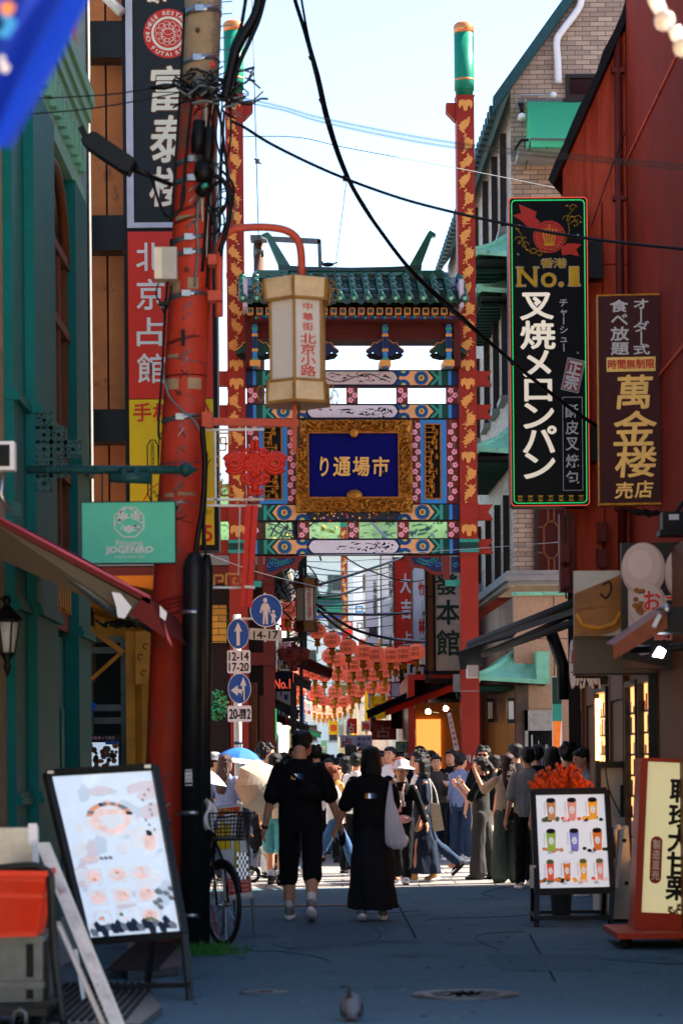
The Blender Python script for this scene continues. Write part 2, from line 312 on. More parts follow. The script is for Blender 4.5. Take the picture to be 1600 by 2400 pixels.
rg = random.Random(61); b = MB('asphalt_seam')
for (x0_, y0_, x1_, y1_) in ((-.4, 19.2, .25, 24.2), (1.1, 16.9, 1.9, 18.4)):
    b.use('asphalt_dark'); b.poly([(x0_, y0_, .0022), (x1_, y0_ + .05, .0022), (x1_ + .02, y1_, .0022), (x0_ - .03, y1_ - .04, .0022)])
for k in range(7):
    a = V((rg.uniform(-1.6, 2.2), rg.uniform(16.5, 26), .0026)); pts = [a]; t = rg.uniform(0, 6.3)
    for _ in range(9): t += rg.uniform(-.7, .7); pts.append(pts[-1] + V((cos(t) * .13, sin(t) * .3, 0)))
    b.use('asphalt_seam').tube(pts, .0025, 4)
single('road_repair', b, kind='structure')
b = MB('gum')
for k in range(240):
    c = V((rg.uniform(-1.9, 2.4), rg.uniform(13.7, 28), 0)); r = rg.uniform(.008, .028); b.use('gum' if k % 3 else 'asphalt_seam').poly([(c.x + r * cos(t) * rg.uniform(.7, 1.2), c.y + r * 1.3 * sin(t), .0046) for t in [j * pi / 4 for j in range(8)]])
single('road_stains', b, kind='stuff')
# ================================================================ THE GATE
G = T('chinese_gate', 'tall red and gold painted gate with green tiled roof spanning the end of the lane', 'gate', (827, 1200, 36.6), yaw=R(3))
X, Z = G.X, G.Z; pp = 1 / G.s
def rel(mb, cx, cz, y, hw, seed):            # one gilded creature in low relief: a bold curling body with crest, wings and claws
    r = random.Random(seed); sg = 1 if seed % 2 else -1; n = 7; cl = lambda p: (min(max(p[0], cx - hw * .99), cx + hw * .99), p[1])
    for i in range(n):
        t = i / (n - 1); zz = cz + (t - .5) * 2.1 * hw; xx = cx + sg * .42 * hw * sin(t * 4.6 + seed % 3); w_ = hw * (.13 + .4 * math.exp(-((t - .58) / .24) ** 2)); o = []
        for k in range(11): a = k * 2 * pi / 11; q = 1 + (.28 if k % 2 else -.12); o.append(cl((xx + cos(a) * w_ * q * 1.15, zz + sin(a) * w_ * q * .8)))
        mb.prism(o, y - .012 - .0007 * i, y)
    for k in range(5):
        t = r.uniform(.15, .9); q = (cx + sg * .42 * hw * sin(t * 4.6 + seed % 3), cz + (t - .5) * 2.1 * hw); a = r.uniform(0, 6.3); e = cl((q[0] + cos(a) * hw * .95, q[1] + sin(a) * hw * .7)); u = (-sin(a) * hw * .17, cos(a) * hw * .17)
        mb.prism([(q[0] - u[0], q[1] - u[1]), e, (q[0] + u[0], q[1] + u[1])], y - .011 - .0003 * k, y)
def bat(mb, cx, cz, y, w):
    o = [(0, .75), (.18, .55), (.35, .8), (.95, .55), (1, -.1), (.75, -.55), (.6, -.1), (.35, -.2), (.3, -.7), (0, -.9)]
    mb.prism([(cx + a * w, cz + b * w) for a, b in o] + [(cx - a * w, cz + b * w) for a, b in o[-2:0:-1]], y - .012, y)
PW = 20.6 * pp
for side, cxp in ((-1, 557), (1, 1097)):
    cx = X(cxp); b = MB('red_paint'); b.box((cx - PW, -.14, 0), (cx + PW, .14, Z(228)))
    for py in (228, 646, 872, 908, 950, 986, 1183, 1222, 1264, 1302): b.box((cx - PW - .008, -.148, Z(py) - .01), (cx + PW + .008, .148, Z(py) + .01))
    for py in (1622, 1560): b.use('steel').box((cx - PW - .004, -.145, Z(py) - .006), (cx + PW + .004, .145, Z(py) + .004))
    pil = G.part('pillar', b)
    b = MB('gilt'); k = 0
    py = 250; bat(b, cx, Z(py), -.14, PW * .8)
    py = 300
    while py < 1180:
        if any(a - 16 < py < c + 16 for a, c in ((872, 908), (1085, 1095))): bat(b, cx, Z(py), -.14, PW * .8)
        else: rel(b, cx, Z(py), -.14, PW * .9, k * 2 + (side > 0) + 11)
        k += 1; py += 43
    bat(b, cx, Z(1245), -.14, PW * .85); G.part('gilded_relief', b, pil)
    b = MB('cyl_green'); r = 23.2 * pp; zt, zb = Z(56), Z(226)
    b.lathe([(r * .86, 0), (r * .9, .1), (r, .1), (r, .22), (r, zt - zb - .14)], (cx, 0, zb), 28)
    b.use('copper').lathe([(r, zt - zb - .14), (r * 1.04, zt - zb - .1), (r * 1.05, zt - zb - .02), (r * .8, zt - zb + .02), (.02, zt - zb + .05)], (cx, 0, zb), 28)
    b.use('copper').lathe([(r * 1.01, .235), (r * 1.02, .25), (r * 1.01, .265)], (cx, 0, zb), 28); G.part('pillar_cap', b, pil)
    b = MB('red_paint'); xs = cx - side * PW; b.prism([(xs, Z(243)), (xs - side * .15, Z(243)), (xs - side * .15, Z(263)), (xs - side * .02, Z(284)), (xs, Z(284))], -.09, .09); G.part('side_bracket', b, pil)
    b = MB('green_deep'); z0, z1 = Z(1297), Z(1266); b.box((cx - PW - .01, -.15, z0), (cx + PW + .01, .15, z1)); b.use('teal').box((cx - PW - .013, -.153, z1 - .05), (cx + PW + .013, .153, z1)); b.box((cx - PW - .013, -.153, z0), (cx + PW + .013, .153, z0 + .05)); G.part('painted_collar', b, pil)
b = MB('white'); rr = random.Random(4)
for k in range(4):
    x0 = X(1080 + k * 9); z0 = Z(1782); pts = [V((x0 + rr.uniform(-.02, .05), -.146, z0 + rr.uniform(-.07, .08))) for _ in range(7)]; b.tube(smoothpts(pts, 5), .0035, 4)
G.part('graffiti', b)
x0, x1 = X(577.5), X(1076.5); mid = (x0 + x1) / 2
def rosette(b, cx, cz, r, y):
    for q, m in ((1, 'peach'), (.95, 'blue'), (.62, 'navy'), (.5, 'teal'), (.38, 'peach'), (.27, 'navy'), (.2, 'peach'), (.13, 'black')):
        y -= .0025; b.use(m).disc(cx, cz, r * q * (.75 if q < .3 else 1), y, y + .004, 26, r * q)
    for k in range(18):
        a = k * pi / 9; b.use('teal').disc(cx + cos(a) * r * .8, cz + sin(a) * r * .8, r * .07, -.1155 - .0012, -.1155 + .001, 6)
def beam(zt, zb, panel, y=-.1):
    b = MB('green_deep'); b.box((x0, y, zb), (x1, .1, zt)); b.use('black').box((x0, y - .004, zt - .012), (x1, .104, zt + .004)); b.box((x0, y - .004, zb - .004), (x1, .104, zb + .012))
    for sx, tail in ((-1, X(557) - PW), (1, X(1097) + PW)):      # tails beyond the pillars
        L_ = .24; b.use('red_paint').prism([(tail, zb + .01), (tail + sx * L_, zb + .01), (tail + sx * (L_ - .07), (zt + zb) / 2), (tail + sx * L_, zt - .01), (tail, zt - .01)], -.08, .08)
    ob = G.part('beam', b); h = zt - zb; cz = (zt + zb) / 2
    b = MB(); yy = y - .003; hw = (x1 - x0) / 2
    for sx in (-1, 1):
        for a0, a1, m in ((.0, .07, 'navy'), (.07, .1, 'blue_light'), (.1, .16, 'green_deep'), (.16, .19, 'teal')):
            b.use(m).box((mid + sx * hw * (1 - a0), yy, zb + .013), (mid + sx * hw * (1 - a1), yy + .006, zt - .013))
        def chev(xc, dx, m, w=.06):
            for q in (-1, 1): b.use(m).prism([(xc, cz), (xc + w, cz), (xc + w + dx, cz + q * (h / 2 - .014)), (xc + dx, cz + q * (h / 2 - .014))], yy - .001, yy + .004)
        xo = mid + sx * hw * .79; chev(xo, -sx * .1, 'teal', .05 * sx); chev(xo - sx * .09, -sx * .1, 'green_deep', .05 * sx)
        b.use('peach').prism([(xo - sx * .05, cz), (xo - sx * .14, zt - .014), (mid + sx * hw * .5, zt - .014), (mid + sx * hw * .43, cz), (mid + sx * hw * .5, zb + .014), (xo - sx * .14, zb + .014)], yy - .002, yy + .003)
        rosette(b, xo - sx * .23, cz, h * .47, yy - .003)
        xs = xo - sx * .5
        for q in (-1, 1):
            for k, (rr_, m) in enumerate(((.36, 'blue'), (.26, 'navy'), (.18, 'teal'), (.1, 'peach'))):
                b.use(m).prism([(xs + cos(t * pi / 12) * h * rr_ * 1.15, cz + q * (h / 2 - .014 - sin(t * pi / 12) * h * rr_)) for t in range(13)], yy - .004 - k * .002, yy - .001)
        chev(mid + sx * hw * .43, sx * .1, 'teal', .05 * sx); chev(mid + sx * hw * .43 - sx * .055, sx * .1, 'green_deep', .05 * sx); b.use('navy')
    pw = hw * .41; n = 6; o = []
    for sx in (1, -1):
        for k in range(n + 1):
            a = -pi / 2 + pi * k / n; o.append((mid + sx * (pw - h * .3 + cos(a) * h * .34 * (1 + .12 * cos(4 * a))), cz + sx * sin(a) * h * .4))
    b.use('navy').prism([(mid + (x - mid) * 1.04, cz + (z - cz) * 1.12) for x, z in o], yy - .003, yy); b.use(panel).prism(o, yy - .008, yy)
    r = random.Random(int(zt * 100)); b.use('ink')
    if panel != 'flower_wash':
        for k in range(26):
            xx = mid + r.gauss(.25, .5) * pw; zz = cz + r.uniform(-.28, .28) * h
            if abs(xx - mid) < pw * .9: b.prism([(xx, zz), (xx + r.uniform(.02, .14), zz + r.uniform(-.01, .02)), (xx + r.uniform(.02, .1), zz + r.uniform(.012, .035))], yy - .0095, yy - .007)
        if panel == 'ink_wash':
            for k in range(30): b.disc(mid + pw * .62 + r.gauss(0, .1), cz + r.gauss(0, .05), r.uniform(.006, .02), yy - .0095, yy - .007, 6)
    if panel == 'blossom_wash':
        b.use('pink_dark'); [b.disc(mid + r.uniform(-.8, .9) * pw, cz + r.gauss(0, .07), r.uniform(.006, .016), yy - .0105, yy - .007, 6) for _ in range(24)]
        b.use('ink').tube([(mid + t * pw, yy - .01, cz + .06 * sin(t * 5)) for t in [-.9 + k * .12 for k in range(15)]], .006, 4)
    if panel == 'flower_wash':
        for m in ('pink', 'red_sign', 'peach', 'yellow', 'teal'): b.use(m); [b.disc(mid + r.uniform(-.9, .9) * pw, cz + r.gauss(0, .07), r.uniform(.008, .022), yy - .0105, yy - .007, 7) for _ in range(9)]
    G.part('painted_ornament', b, ob)
beam(Z(870), Z(907), 'blossom_wash'); beam(Z(949), Z(984), 'ink_wash'); beam(Z(1183), Z(1222), 'flower_wash'); beam(Z(1264), Z(1301), 'ink_wash')
def blossoms(b, cx, za, zb, y, n, w, seed):
    r = random.Random(seed); b.use('stalk').tube(smoothpts([(cx + r.uniform(-.4, .4) * w, y - .004, za + (zb - za) * k / 6) for k in range(7)], 4), .006, 4)
    for k in range(n):
        x = cx + (.45 if k % 2 else -.35) * w * r.uniform(.6, 1); z = za + (zb - za) * (k + .6) / (n + .3); q = .036
        for a in range(5): t = a * 2 * pi / 5 + k; b.use('pink').disc(x + cos(t) * q * .75, z + sin(t) * q * .75, q * .55, y - .008 - a * .0003, y - .002, 7)
        b.use('pink_dark').disc(x, z, q * .35, y - .0115, y - .005, 6)
for za, zb in ((Z(907), Z(949)), (Z(1222), Z(1264))):
    for k, px in enumerate((594, 711, 827, 944, 1061)):
        w = 13 * pp; b = MB('red_dark'); b.box((X(px) - w, -.08, zb), (X(px) + w, .08, za)); po = G.part('short_post', b); b = MB(); blossoms(b, X(px), zb + .02, za - .02, -.081, 3, w * 1.2, k); G.part('painted_blossom', b, po)
for px, w in ((593.5, 14.5), (684, 10.5), (975, 10), (1060, 15)):
    za, zb = Z(984), Z(1183); b = MB('red_dark'); b.box((X(px) - w * pp, -.085, zb), (X(px) + w * pp, .085, za)); po = G.part('flower_post', b); b = MB(); blossoms(b, X(px), zb + .03, za - .03, -.086, 12, w * pp * 1.1, px); G.part('painted_blossom', b, po)
for a, c in ((608, 674), (985, 1046)):
    b = MB('blue_light'); za, zb = Z(986), Z(1182); gx0, gx1 = X(a), X(c); i0, i1 = gx0 + 10 * pp, gx1 - 12 * pp; z0, z1 = Z(1172), Z(995)
    b.box((gx0, -.09, zb), (i0, .05, za)); b.box((i1, -.09, zb), (gx1, .05, za)); b.box((i0, -.09, zb), (i1, .05, z0)); b.box((i0, -.09, z1), (i1, .05, za)); pan = G.part('side_panel', b)
    b = MB('gold'); t = 3 * pp
    for q0, q1 in (((i0, z0), (i0 + t, z1)), ((i1 - t, z0), (i1, z1)), ((i0 + t, z0), (i1 - t, z0 + t)), ((i0 + t, z1 - t), (i1 - t, z1))): b.box((q0[0], -.1, q0[1]), (q1[0], .03, q1[1]))
    r = random.Random(a); n = 15
    for k in range(n):
        zc = z0 + t + (z1 - z0 - 2 * t) * (k + .5) / n; xx = i0 + t + (i1 - i0 - 2 * t) * r.uniform(.15, .85)
        b.box((i0 + t, -.07 - .002 * (k % 3), zc - .006), (xx, -.03, zc + .008)); b.box((xx - .008, -.075, zc - .05), (xx + .008, -.035, zc + .045))
        b.lathe([(.008, -.05), (.028, -.03), (.034, 0), (.012, .03), (.022, .05)], (i0 + t + (i1 - i0 - 2 * t) * r.uniform(.2, .8), -.055, zc), 10)
    b.use('black').box((i0 + t, .0, z0 + t), (i1 - t, .02, z1 - t)); G.part('gilded_fretwork', b, pan)
# name plaque
b = MB('black'); px0, px1, pz0, pz1 = X(693), X(965), Z(1203), Z(987); b.box((px0, -.17, pz0), (px1, -.085, pz1)); pl = G.part('plaque', b)
b = MB('blue_plaque'); ix0, ix1, iz0, iz1 = X(722), X(933), Z(1170), Z(1017); b.box((ix0, -.178, iz0), (ix1, -.168, iz1)); G.part('plaque_board', b, pl)
b = MB('gold', )
b.use('gold', True)
def carve(u0, v0, u1, v1, nu, nv):
    def fn(u, v):
        x = u0 + (u1 - u0) * u; z = v0 + (v1 - v0) * v; p = V((x * 13, z * 13, 3.1)); h = abs(noise.noise(p)) * 1.0 + .6 * abs(noise.noise(p * 2.1)) + .25 * noise.noise(p * 4.3)
        ed = min(u, 1 - u, v, 1 - v); return (x, -.165 - .14 * h * min(1, ed * 8 + .15), z)
    b.grid(fn, nu, nv)
carve(px0, iz1, px1, pz1, 130, 16); carve(px0, pz0, px1, iz0, 130, 16); carve(px0, iz0, ix0, iz1, 16, 84); carve(ix1, iz0, px1, iz1, 16, 84)
b.use('gold').ball(((px0 + px1) / 2, -.23, iz1 - .01), (.07, .05, .08)); b.ball(((px0 + px1) / 2, -.23, iz0 + .03), (.11, .06, .07))
for u in range(20): a = u * 2 * pi / 20; b.ball(((px0 + px1) / 2 + cos(a) * .1, -.22, iz0 + .03 + sin(a) * .07), .022, 8, 5)
for (a, c), (e, g) in (((ix0, iz0), (ix1, iz0)), ((ix0, iz1), (ix1, iz1)), ((ix0, iz0), (ix0, iz1)), ((ix1, iz0), (ix1, iz1))): b.bar((a, -.19, c), (e, -.19, g), .02, .03)
G.part('carved_frame', b, pl)
b = MB('gold_letter')
for ch, a, c in (('り', 748, 768), ('通', 779, 820), ('場', 824, 864), ('市', 870, 909)): b.fit(ch, X(a), X(c), Z(1120), Z(1074), -.179, .022, .035, .05)
G.part('lettering', b, pl)
# spandrels
for sx in (-1, 1):
    f = lambda v: mid + sx * v; hw = (x1 - x0) / 2; zt = Z(1304)
    b = MB('red_dark'); o = [(f(hw - .27), zt), (f(hw - .86), zt), (f(hw - .78), zt - .1), (f(hw - .74), zt - .24), (f(hw - .68), zt - .17), (f(hw - .55), zt - .19), (f(hw - .42), zt - .28), (f(hw - .27), zt - .3)]
    b.prism(o, -.08, .06); b.box((f(hw - .25), -.1, zt - .36), (f(hw - .16), .08, zt)); sp = G.part('spandrel', b)
    b = MB('navy'); b.prism([(f(hw - .3), zt - .03), (f(hw - .74), zt - .03), (f(hw - .7), zt - .12), (f(hw - .55), zt - .15), (f(hw - .42), zt - .23), (f(hw - .3), zt - .25)], -.086, -.079); b.box((f(hw - .13), -.086, zt - .25), (f(hw), .06, zt - .02))
    r = random.Random(sx)
    for k in range(10): cx_ = f(hw - .34 - .04 * k) if k < 8 else f(hw - .07); cz_ = zt - .1 + r.uniform(-.06, .04); b.use('teal' if k % 3 else 'blue_light').tube([(cx_ + cos(t * .7) * .05 * (1 - t / 12), -.09, cz_ + sin(t * .7) * .05 * (1 - t / 12)) for t in range(10)], .006, 4)
    b.use('teal').box((f(hw - .22), -.092, zt - .46), (f(hw), .04, zt - .37)); G.part('painted_scroll', b, sp)
# roof
RX0, RX1 = X(572), X(1080); ze, zr = Z(735), Z(664); dy = .85
b = MB('red_deep'); b.box((X(589), -.3, Z(803)), (X(1066), .3, Z(768))); b.use('red_deep').box((X(590), -.31, Z(788)), (X(1064), -.3, Z(768)))
for sx in (X(586), X(1070)): b.box((sx - .05, -.35, Z(868)), (sx + .05, .35, Z(745)))
b.box((X(592), -.62, Z(768)), (X(1064), .62, Z(741))); G.part('roof_beam', b)
b = MB('navy'); b.box((X(600), -.63, Z(766)), (X(1058), -.618, Z(756))); r = random.Random(2)
for k in range(60): b.use(('teal', 'red_paint', 'blue')[k % 3]).disc(X(603 + k * 7.6), Z(760.5 + r.uniform(-2, 2)), .024, -.64, -.628, 8)
for k in range(23):
    xx = X(589 + k * 21.2)
    for q, m in ((.045, 'gilt'), (.032, 'glaze_dark')): b.use(m).box((xx - q, -.74 - .02 / (q * 30), Z(750) - q), (xx + q, -.6, Z(750) + q))
G.part('rafter_end', b)
b = MB('glaze', )
sl = MB('glaze_dark')
for side in (-1, 1):          # front and back slopes
    sl.add([(RX0, side * dy, ze + .02), (RX1, side * dy, ze + .02), (RX1, 0, zr + .1), (RX0, 0, zr + .1)], [(0, 1, 2, 3)])
    n = 16 if side < 0 else 16; st = (RX1 - RX0) / n
    for k in range(n + 1):
        xx = RX0 + st * k; pts = []; rs = []
        for t in range(9):
            u = t / 8; pts.append((xx, side * (dy - (dy - .02) * u), ze + .05 + (zr + .09 - ze - .03) * (u ** .9) + .02))
        for j in range(4):      # four tiles per course, each lapping the next
            a, c = V(pts[2 * j]), V(pts[2 * j + 2]); b.use('glaze', True).tube([a, a.lerp(c, .93), c], [.062, .05, .048], 10)
        if side < 0:
            b.use('glaze').ball((xx, -dy - .0, ze + .07), (.068, .02, .068), 14, 6); b.use('verdigris').ball((xx, -dy - .018, ze + .07), (.03, .012, .03), 8, 4)
        if k < n:
            xm = xx + st / 2
            for j in range(5):
                u = j / 5; yy = side * (dy - dy * u); zz = ze + .03 + (zr - ze) * u ** .9
                b.use('glaze_dark').prism([(xm - st * .32 + st * .64 * q / 6, zz - .05 * sin(pi * q / 6)) for q in range(7)] + [(xm + st * .32, zz + .03), (xm - st * .32, zz + .03)], yy - .02, yy + .03)
rf = G.part('tiled_roof', sl); G.part('roof_tile', b, rf)
b = MB('glaze_dark'); b.box((X(625), -.12, Z(676)), (X(1030), .12, Z(656))); b.box((X(640), -.1, Z(658)), (X(1020), .1, Z(652))); b.use('glaze').tube([(X(606), 0, Z(645)), (X(1044), 0, Z(645))], .075, 12)
b.box((X(606), -.09, Z(655)), (X(680), .09, Z(636))); b.box((X(953), -.09, Z(655)), (X(1044), .09, Z(636)))
b.use('glaze_dark').prism([(X(p), Z(q)) for p, q in ((658, 637), (991, 637), (993, 623), (920, 627), (825, 629), (720, 627), (656, 623))], -.07, .07)
b.use('glaze')
for o in (((658, 625), (686, 627), (640, 552), (632, 546), (618, 552), (621, 558), (630, 560)), ((962, 627), (991, 625), (1018, 555), (1026, 556), (1026, 549), (1013, 541), (1008, 546))): b.prism([(X(p), Z(q)) for p, q in o], -.06, .06)
G.part('roof_ridge', b, rf)
for sx in (X(578), X(1073)):
    b = MB('grey_frame'); b.prism([(sx - .03, ze - .05), (sx + .03, ze - .05), (sx + .03, zr - .1), (sx - .03, zr - .1)], -dy, dy); G.part('roof_gable', b, rf)
for px in (600, 750, 902, 1050):
    cx = X(px); b = MB('blue_light'); b.box((cx - .035, -.36, Z(868)), (cx + .035, .1, Z(770)))
    for pz, m in ((795, 'gilt'), (830, 'gilt'), (850, 'teal'), (780, 'teal')): b.use(m).box((cx - .045, -.375, Z(pz) - .02), (cx + .045, -.2, Z(pz) + .02))
    b.use('navy').box((cx - .03, -.378, Z(825)), (cx + .03, -.361, Z(800))); b.use('gilt').box((cx - .08, -.38, Z(867)), (cx + .08, .1, Z(853)))
    hang = G.part('hanging_post', b); m = 'navy' if px in (750, 902) else 'green_deep'
    for q in (0, 1):
        o = [(-44, 812), (-30, 806), (-28, 802), (-20, 806 - 2), (-16, 803), (-9, 807), (0, 803)] if q == 0 else []
    b = MB(m); base = [(45, 832), (36, 838), (28, 832), (18, 842), (10, 843), (0, 834)]; top = [(0, 806), (10, 805), (18, 812), (27, 811), (32, 820), (44, 829)]
    for sx in (-1, 1): b.prism([(cx + sx * a * pp, Z(z)) for a, z in top + base], -.31, -.25); b.use('gilt').tube([(cx + sx * a * pp, -.315, Z(z)) for a, z in top], .008, 4); b.use('black').prism([(cx + sx * a * pp, Z(z + 8)) for a, z in ((30, 826), (44, 829), (36, 838), (18, 842), (0, 840), (0, 828))], -.24, -.2); b.use(m)
    G.part('cloud_bracket', b, hang)
b = MB('blue_light'); b.box((X(702), -.06, Z(991)), (X(966), .06, Z(984))); G.part('plaque_rail', b)
# ================================================================ RIGHT: red stucco building
def wx(px, py, d): return P(px, py, d).x
def wz(px, py, d): return P(px, py, d).z
RB = T('red_building', 'rust red stucco building with a steep gable and lit shop windows', 'building', org=(2.6, 26.6, 0))
d0 = 26.6; xa = wx(1319, 600, d0); ze_ = wz(1319, 372, d0); xb = wx(1467, 500, d0); zt_ = wz(1452, 0, d0); xt_ = wx(1481, 0, d0)
sl_ = (zt_ - ze_) / (xt_ - xa); zr_ = 15.6; xr_ = xa + (zr_ - ze_) / sl_
zl_ = lambda x: ze_ + (x - xa) * sl_; x9 = xb + .3
b = MB('red_stucco'); b.prism([(xa, 3.3), (x9, 3.3), (x9, zl_(x9)), (xa, ze_)], d0, 28.9); b.use('wood_dark').prism([(xa + .02, 0), (xb, 0), (xb, 3.3), (xa + .02, 3.3)], d0 + .05, 28.88)
b.v = [(x + (.72 if y > 28 else 0), y, z) for x, y, z in b.v]
b.use('red_stucco').prism([(x9 + .01, 8.6), (8.2, 8.6), (8.2, zr_ - .02), (xr_, zr_ - .02), (x9 + .01, zl_(x9) - .02)], d0 + .02, 28.7)  # unseen upper mass added to block the sun
wall = RB.part('wall', b, world=True)
b = MB('red_stucco_deep'); b.box((xb, 13.4, 3.2), (8.2, d0, zr_)); b.box((xb + .3, d0 + .001, 3.2), (8.2, 28.7, 8.59))  # deeper red on this side face puts its shade into the colour
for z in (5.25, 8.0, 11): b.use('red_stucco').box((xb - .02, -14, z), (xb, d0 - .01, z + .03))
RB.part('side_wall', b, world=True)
b = MB('black'); dx, dz = (xr_ - xa), (zr_ - ze_); n = V((-dz, 0, dx)).normalized()
rg = random.Random(3); o = []
for k in range(40): t = k / 39; o.append((xa - .12 * dx / 3 * (1 - t) + dx * t + n.x * rg.uniform(.03, .07), ze_ - .28 * (1 - t) + dz * t + n.z * .05))
b.prism([(xa - .12, ze_ - .32)] + o + [(xr_ + .05, zr_)], d0 - .12, 28.95); b.v = [(x + (.72 if y > 28 else 0), y, z) for x, y, z in b.v]; RB.part('roof', b, world=True)
b = MB('red_dark')
for px in (1316, 1330, 1340): x = wx(px, 1300, 26.5); b.box((x - .03, 26.4, 3.3), (x + .02, 26.6, wz(px, 1205, 26.5)))
RB.part('corner_strip', b, world=True)
def lampbox(px, py, w, h, d):
    b = MB('red_dark'); t = T('junction_box', '', 'junction box', (px, py, d), org=P(px, py, d)); b.cbox((0, 0, 0), (w / t.s, .12, h / t.s)); b.cbox((0, -.07, 0), (w / t.s * .8, .04, h / t.s * .85)); b.use('black').tube([(0, 0, -h / t.s / 2), (.02, 0, -h / t.s / 2 - .12)], .01, 5); t.part('box', b); return t
for (px, py), l in zip(((1322, 1297), (1322, 1355), (1410, 1248), (1410, 1310)), ('upper rust red electrical box at the brick building window corner', 'lower rust red electrical box at the brick building window corner', 'upper rust red electrical box under the maroon restaurant sign', 'lower rust red electrical box under the maroon restaurant sign')):
    lampbox(px, py, 24, 46, 26.3).r['label'] = l
for pts, l in ((((1471, 20), (1474, 300), (1480, 520), (1486, 700)), 'thin black cable running straight down the red stucco wall'), (((1464, 310), (1430, 400), (1385, 530)), 'thin black wire slanting across the red stucco wall')):
    b = MB('cable'); b.tube(smoothpts([P(x, y, 26.45) for x, y in pts]), .014 if pts[0][0] > 1468 else .006, 5); single('wall_cable', b, l, 'cable')
b = MB('red_stucco_deep'); x = wx(1413, 900, d0); b.box((x - .012, d0 - .006, 3.3), (x + .012, d0 - .001, 7.6)); 
for z in (5.1, 6.9): b.box((xa, d0 - .005, z), (xb, d0 - .001, z + .02))
RB.part('wall_seam', b, world=True)
b = MB('red_dark'); x = wx(1452, 900, d0); b.tube([(x, d0 - .06, 3.4), (x, d0 - .06, 9.4)], .045, 10)
for z in (4.2, 5.9, 7.6, 9.0): b.box((x - .07, d0 - .1, z), (x + .07, d0, z + .05))
RB.part('drainpipe', b, world=True)
# ground floor shop of the red building, street face
SX = 2.62
def sd(px): return SX * F / (px - PX + 2)
b = MB('wood_brown'); sy0, sy1 = 13.4, d0
b.box((SX + .06, sy0, 0), (SX + 2, sy1, 3.18)); b.use('tan_concrete').box((SX, sd(1535), 2.28), (SX + .06, sy1 - .02, 3.16)); b.use('black').box((SX - .02, sd(1420), 2.26), (SX + .05, sd(1346), 2.5))
shop = RB.part('shop_front', b, world=True)
def pane(p0, p1, pyt, m, name='shop_window', z0=.5):
    y0, y1 = sd(p1), sd(p0); zt = wz((p0 + p1) / 2, pyt, (y0 + y1) / 2); b = MB('black_metal')
    for q0, q1 in (((y0, z0), (y0 + .05, zt)), ((y1 - .05, z0), (y1, zt)), ((y0 + .05, zt - .05), (y1 - .05, zt)), ((y0 + .05, z0), (y1 - .05, z0 + .06))): b.box((SX - .012, q0[0], q0[1]), (SX + .06, q1[0], q1[1]))
    f = RB.part(name, b, shop, world=True); return y0 + .05, y1 - .05, z0 + .06, zt - .05
mat('shop_light', 'd8a06a', .4, .6, 2.2, emit=.9, ecol='c98850', stretch=(1, 2, 1)); mat('lamp_strip', 'ff9a50', .4, 0, emit=4)
rg = random.Random(9)
for p0, p1, py in ((1391, 1419, 1612), (1463, 1489, 1596), (1494, 1521, 1586)):
    y0, y1, z0, z1 = pane(p0, p1, py, None); b = MB('shop_light'); b.box((SX + .045, y0, z0), (SX + .059, y1, z1))
    for k in range(7):
        z = z0 + (z1 - z0) * (.12 + .12 * k); b.use('window_frame').box((SX + .03, y0, z), (SX + .044, y1, z + .02)); y = y0
        while y < y1 - .08: h = rg.uniform(.05, .16); b.use(rg.choice(['wood_brown', 'black', 'paper_white', 'red_dark', 'steel_dull', 'amber', 'gold_dark'])).box((SX + .036, y, z + .02), (SX + .043, y + rg.uniform(.05, .1), z + .02 + h)); y += rg.uniform(.12, .4)
    if p0 == 1391: b.use('lamp_strip').box((SX - .001, y1 - .1, z0 + .9), (SX + .043, y1 - .04, z1 - .05))
    RB.part('shop_display', b, shop, world=True)
for p0, p1, py, m in ((1426, 1455, 1643, 'amber'), (1370, 1389, 1655, 'black'), (1345, 1360, 1668, 'black')):
    y0, y1 = sd(p1), sd(p0); zt = wz(p0, py, y1); b = MB('wood_brown'); b.box((SX, y0 - .06, 0), (SX + .06, y0, zt + .5)); b.box((SX, y1, 0), (SX + .06, y1 + .06, zt + .5)); b.box((SX + .01, y0, zt), (SX + .06, y1, zt + .42))
    b.use('black').box((SX + .045, y0, 0), (SX + .063, y1, zt)); b.use('wood_brown').box((SX + .03, y0 + .2, 0), (SX + .05, y1 - .05, zt - .02)); RB.part('doorway', b, shop, world=True)
# ================================================================ RIGHT: brick building beyond the crossing
BB = T('brick_building', 'tan brick tile building with green pent roofs and a mint awning', 'building', org=(2.75, 38, 0))
fx, fy, kx = 2.74, 38.0, -.029; L2 = 13.5; ze2 = 11.98
fw = lambda y: fx + kx * (y - fy)
xtop = wx(1346, 0, fy); ztop = wz(1346, 0, fy); s2 = (ztop - ze2) / (xtop - fx); zr2 = 17; xr2 = fx + (zr2 - ze2) / s2; zs = wz(1230, 1372, fy)
b = MB('brick_tan')
fr = [(fx, zs), (17, zs), (17, zr2), (xr2, zr2), (fx, ze2)]; yb = fy + L2  # front lengthened out of view to shade the right of the crossing
b.poly([(x, fy, z) for x, z in fr]); b.poly([(fx, fy, zs), (fx, fy, ze2), (fw(yb), yb, ze2), (fw(yb), yb, zs)]); b.poly([(fw(yb), yb, zs), (fw(yb), yb, ze2), (xr2, yb, zr2), (17, yb, zr2), (17, yb, zs)]); b.poly([(17, fy, zs), (17, yb, zs), (17, yb, zr2), (17, fy, zr2)])
bw = BB.part('wall', b, world=True)
b = MB('slate_edge'); o = .28
b.prism([(fx - o, ze2 - o * s2), (xr2, zr2), (xr2, zr2 + .25), (fx - o, ze2 - o * s2 + .25)], fy - .15, fy + .05)
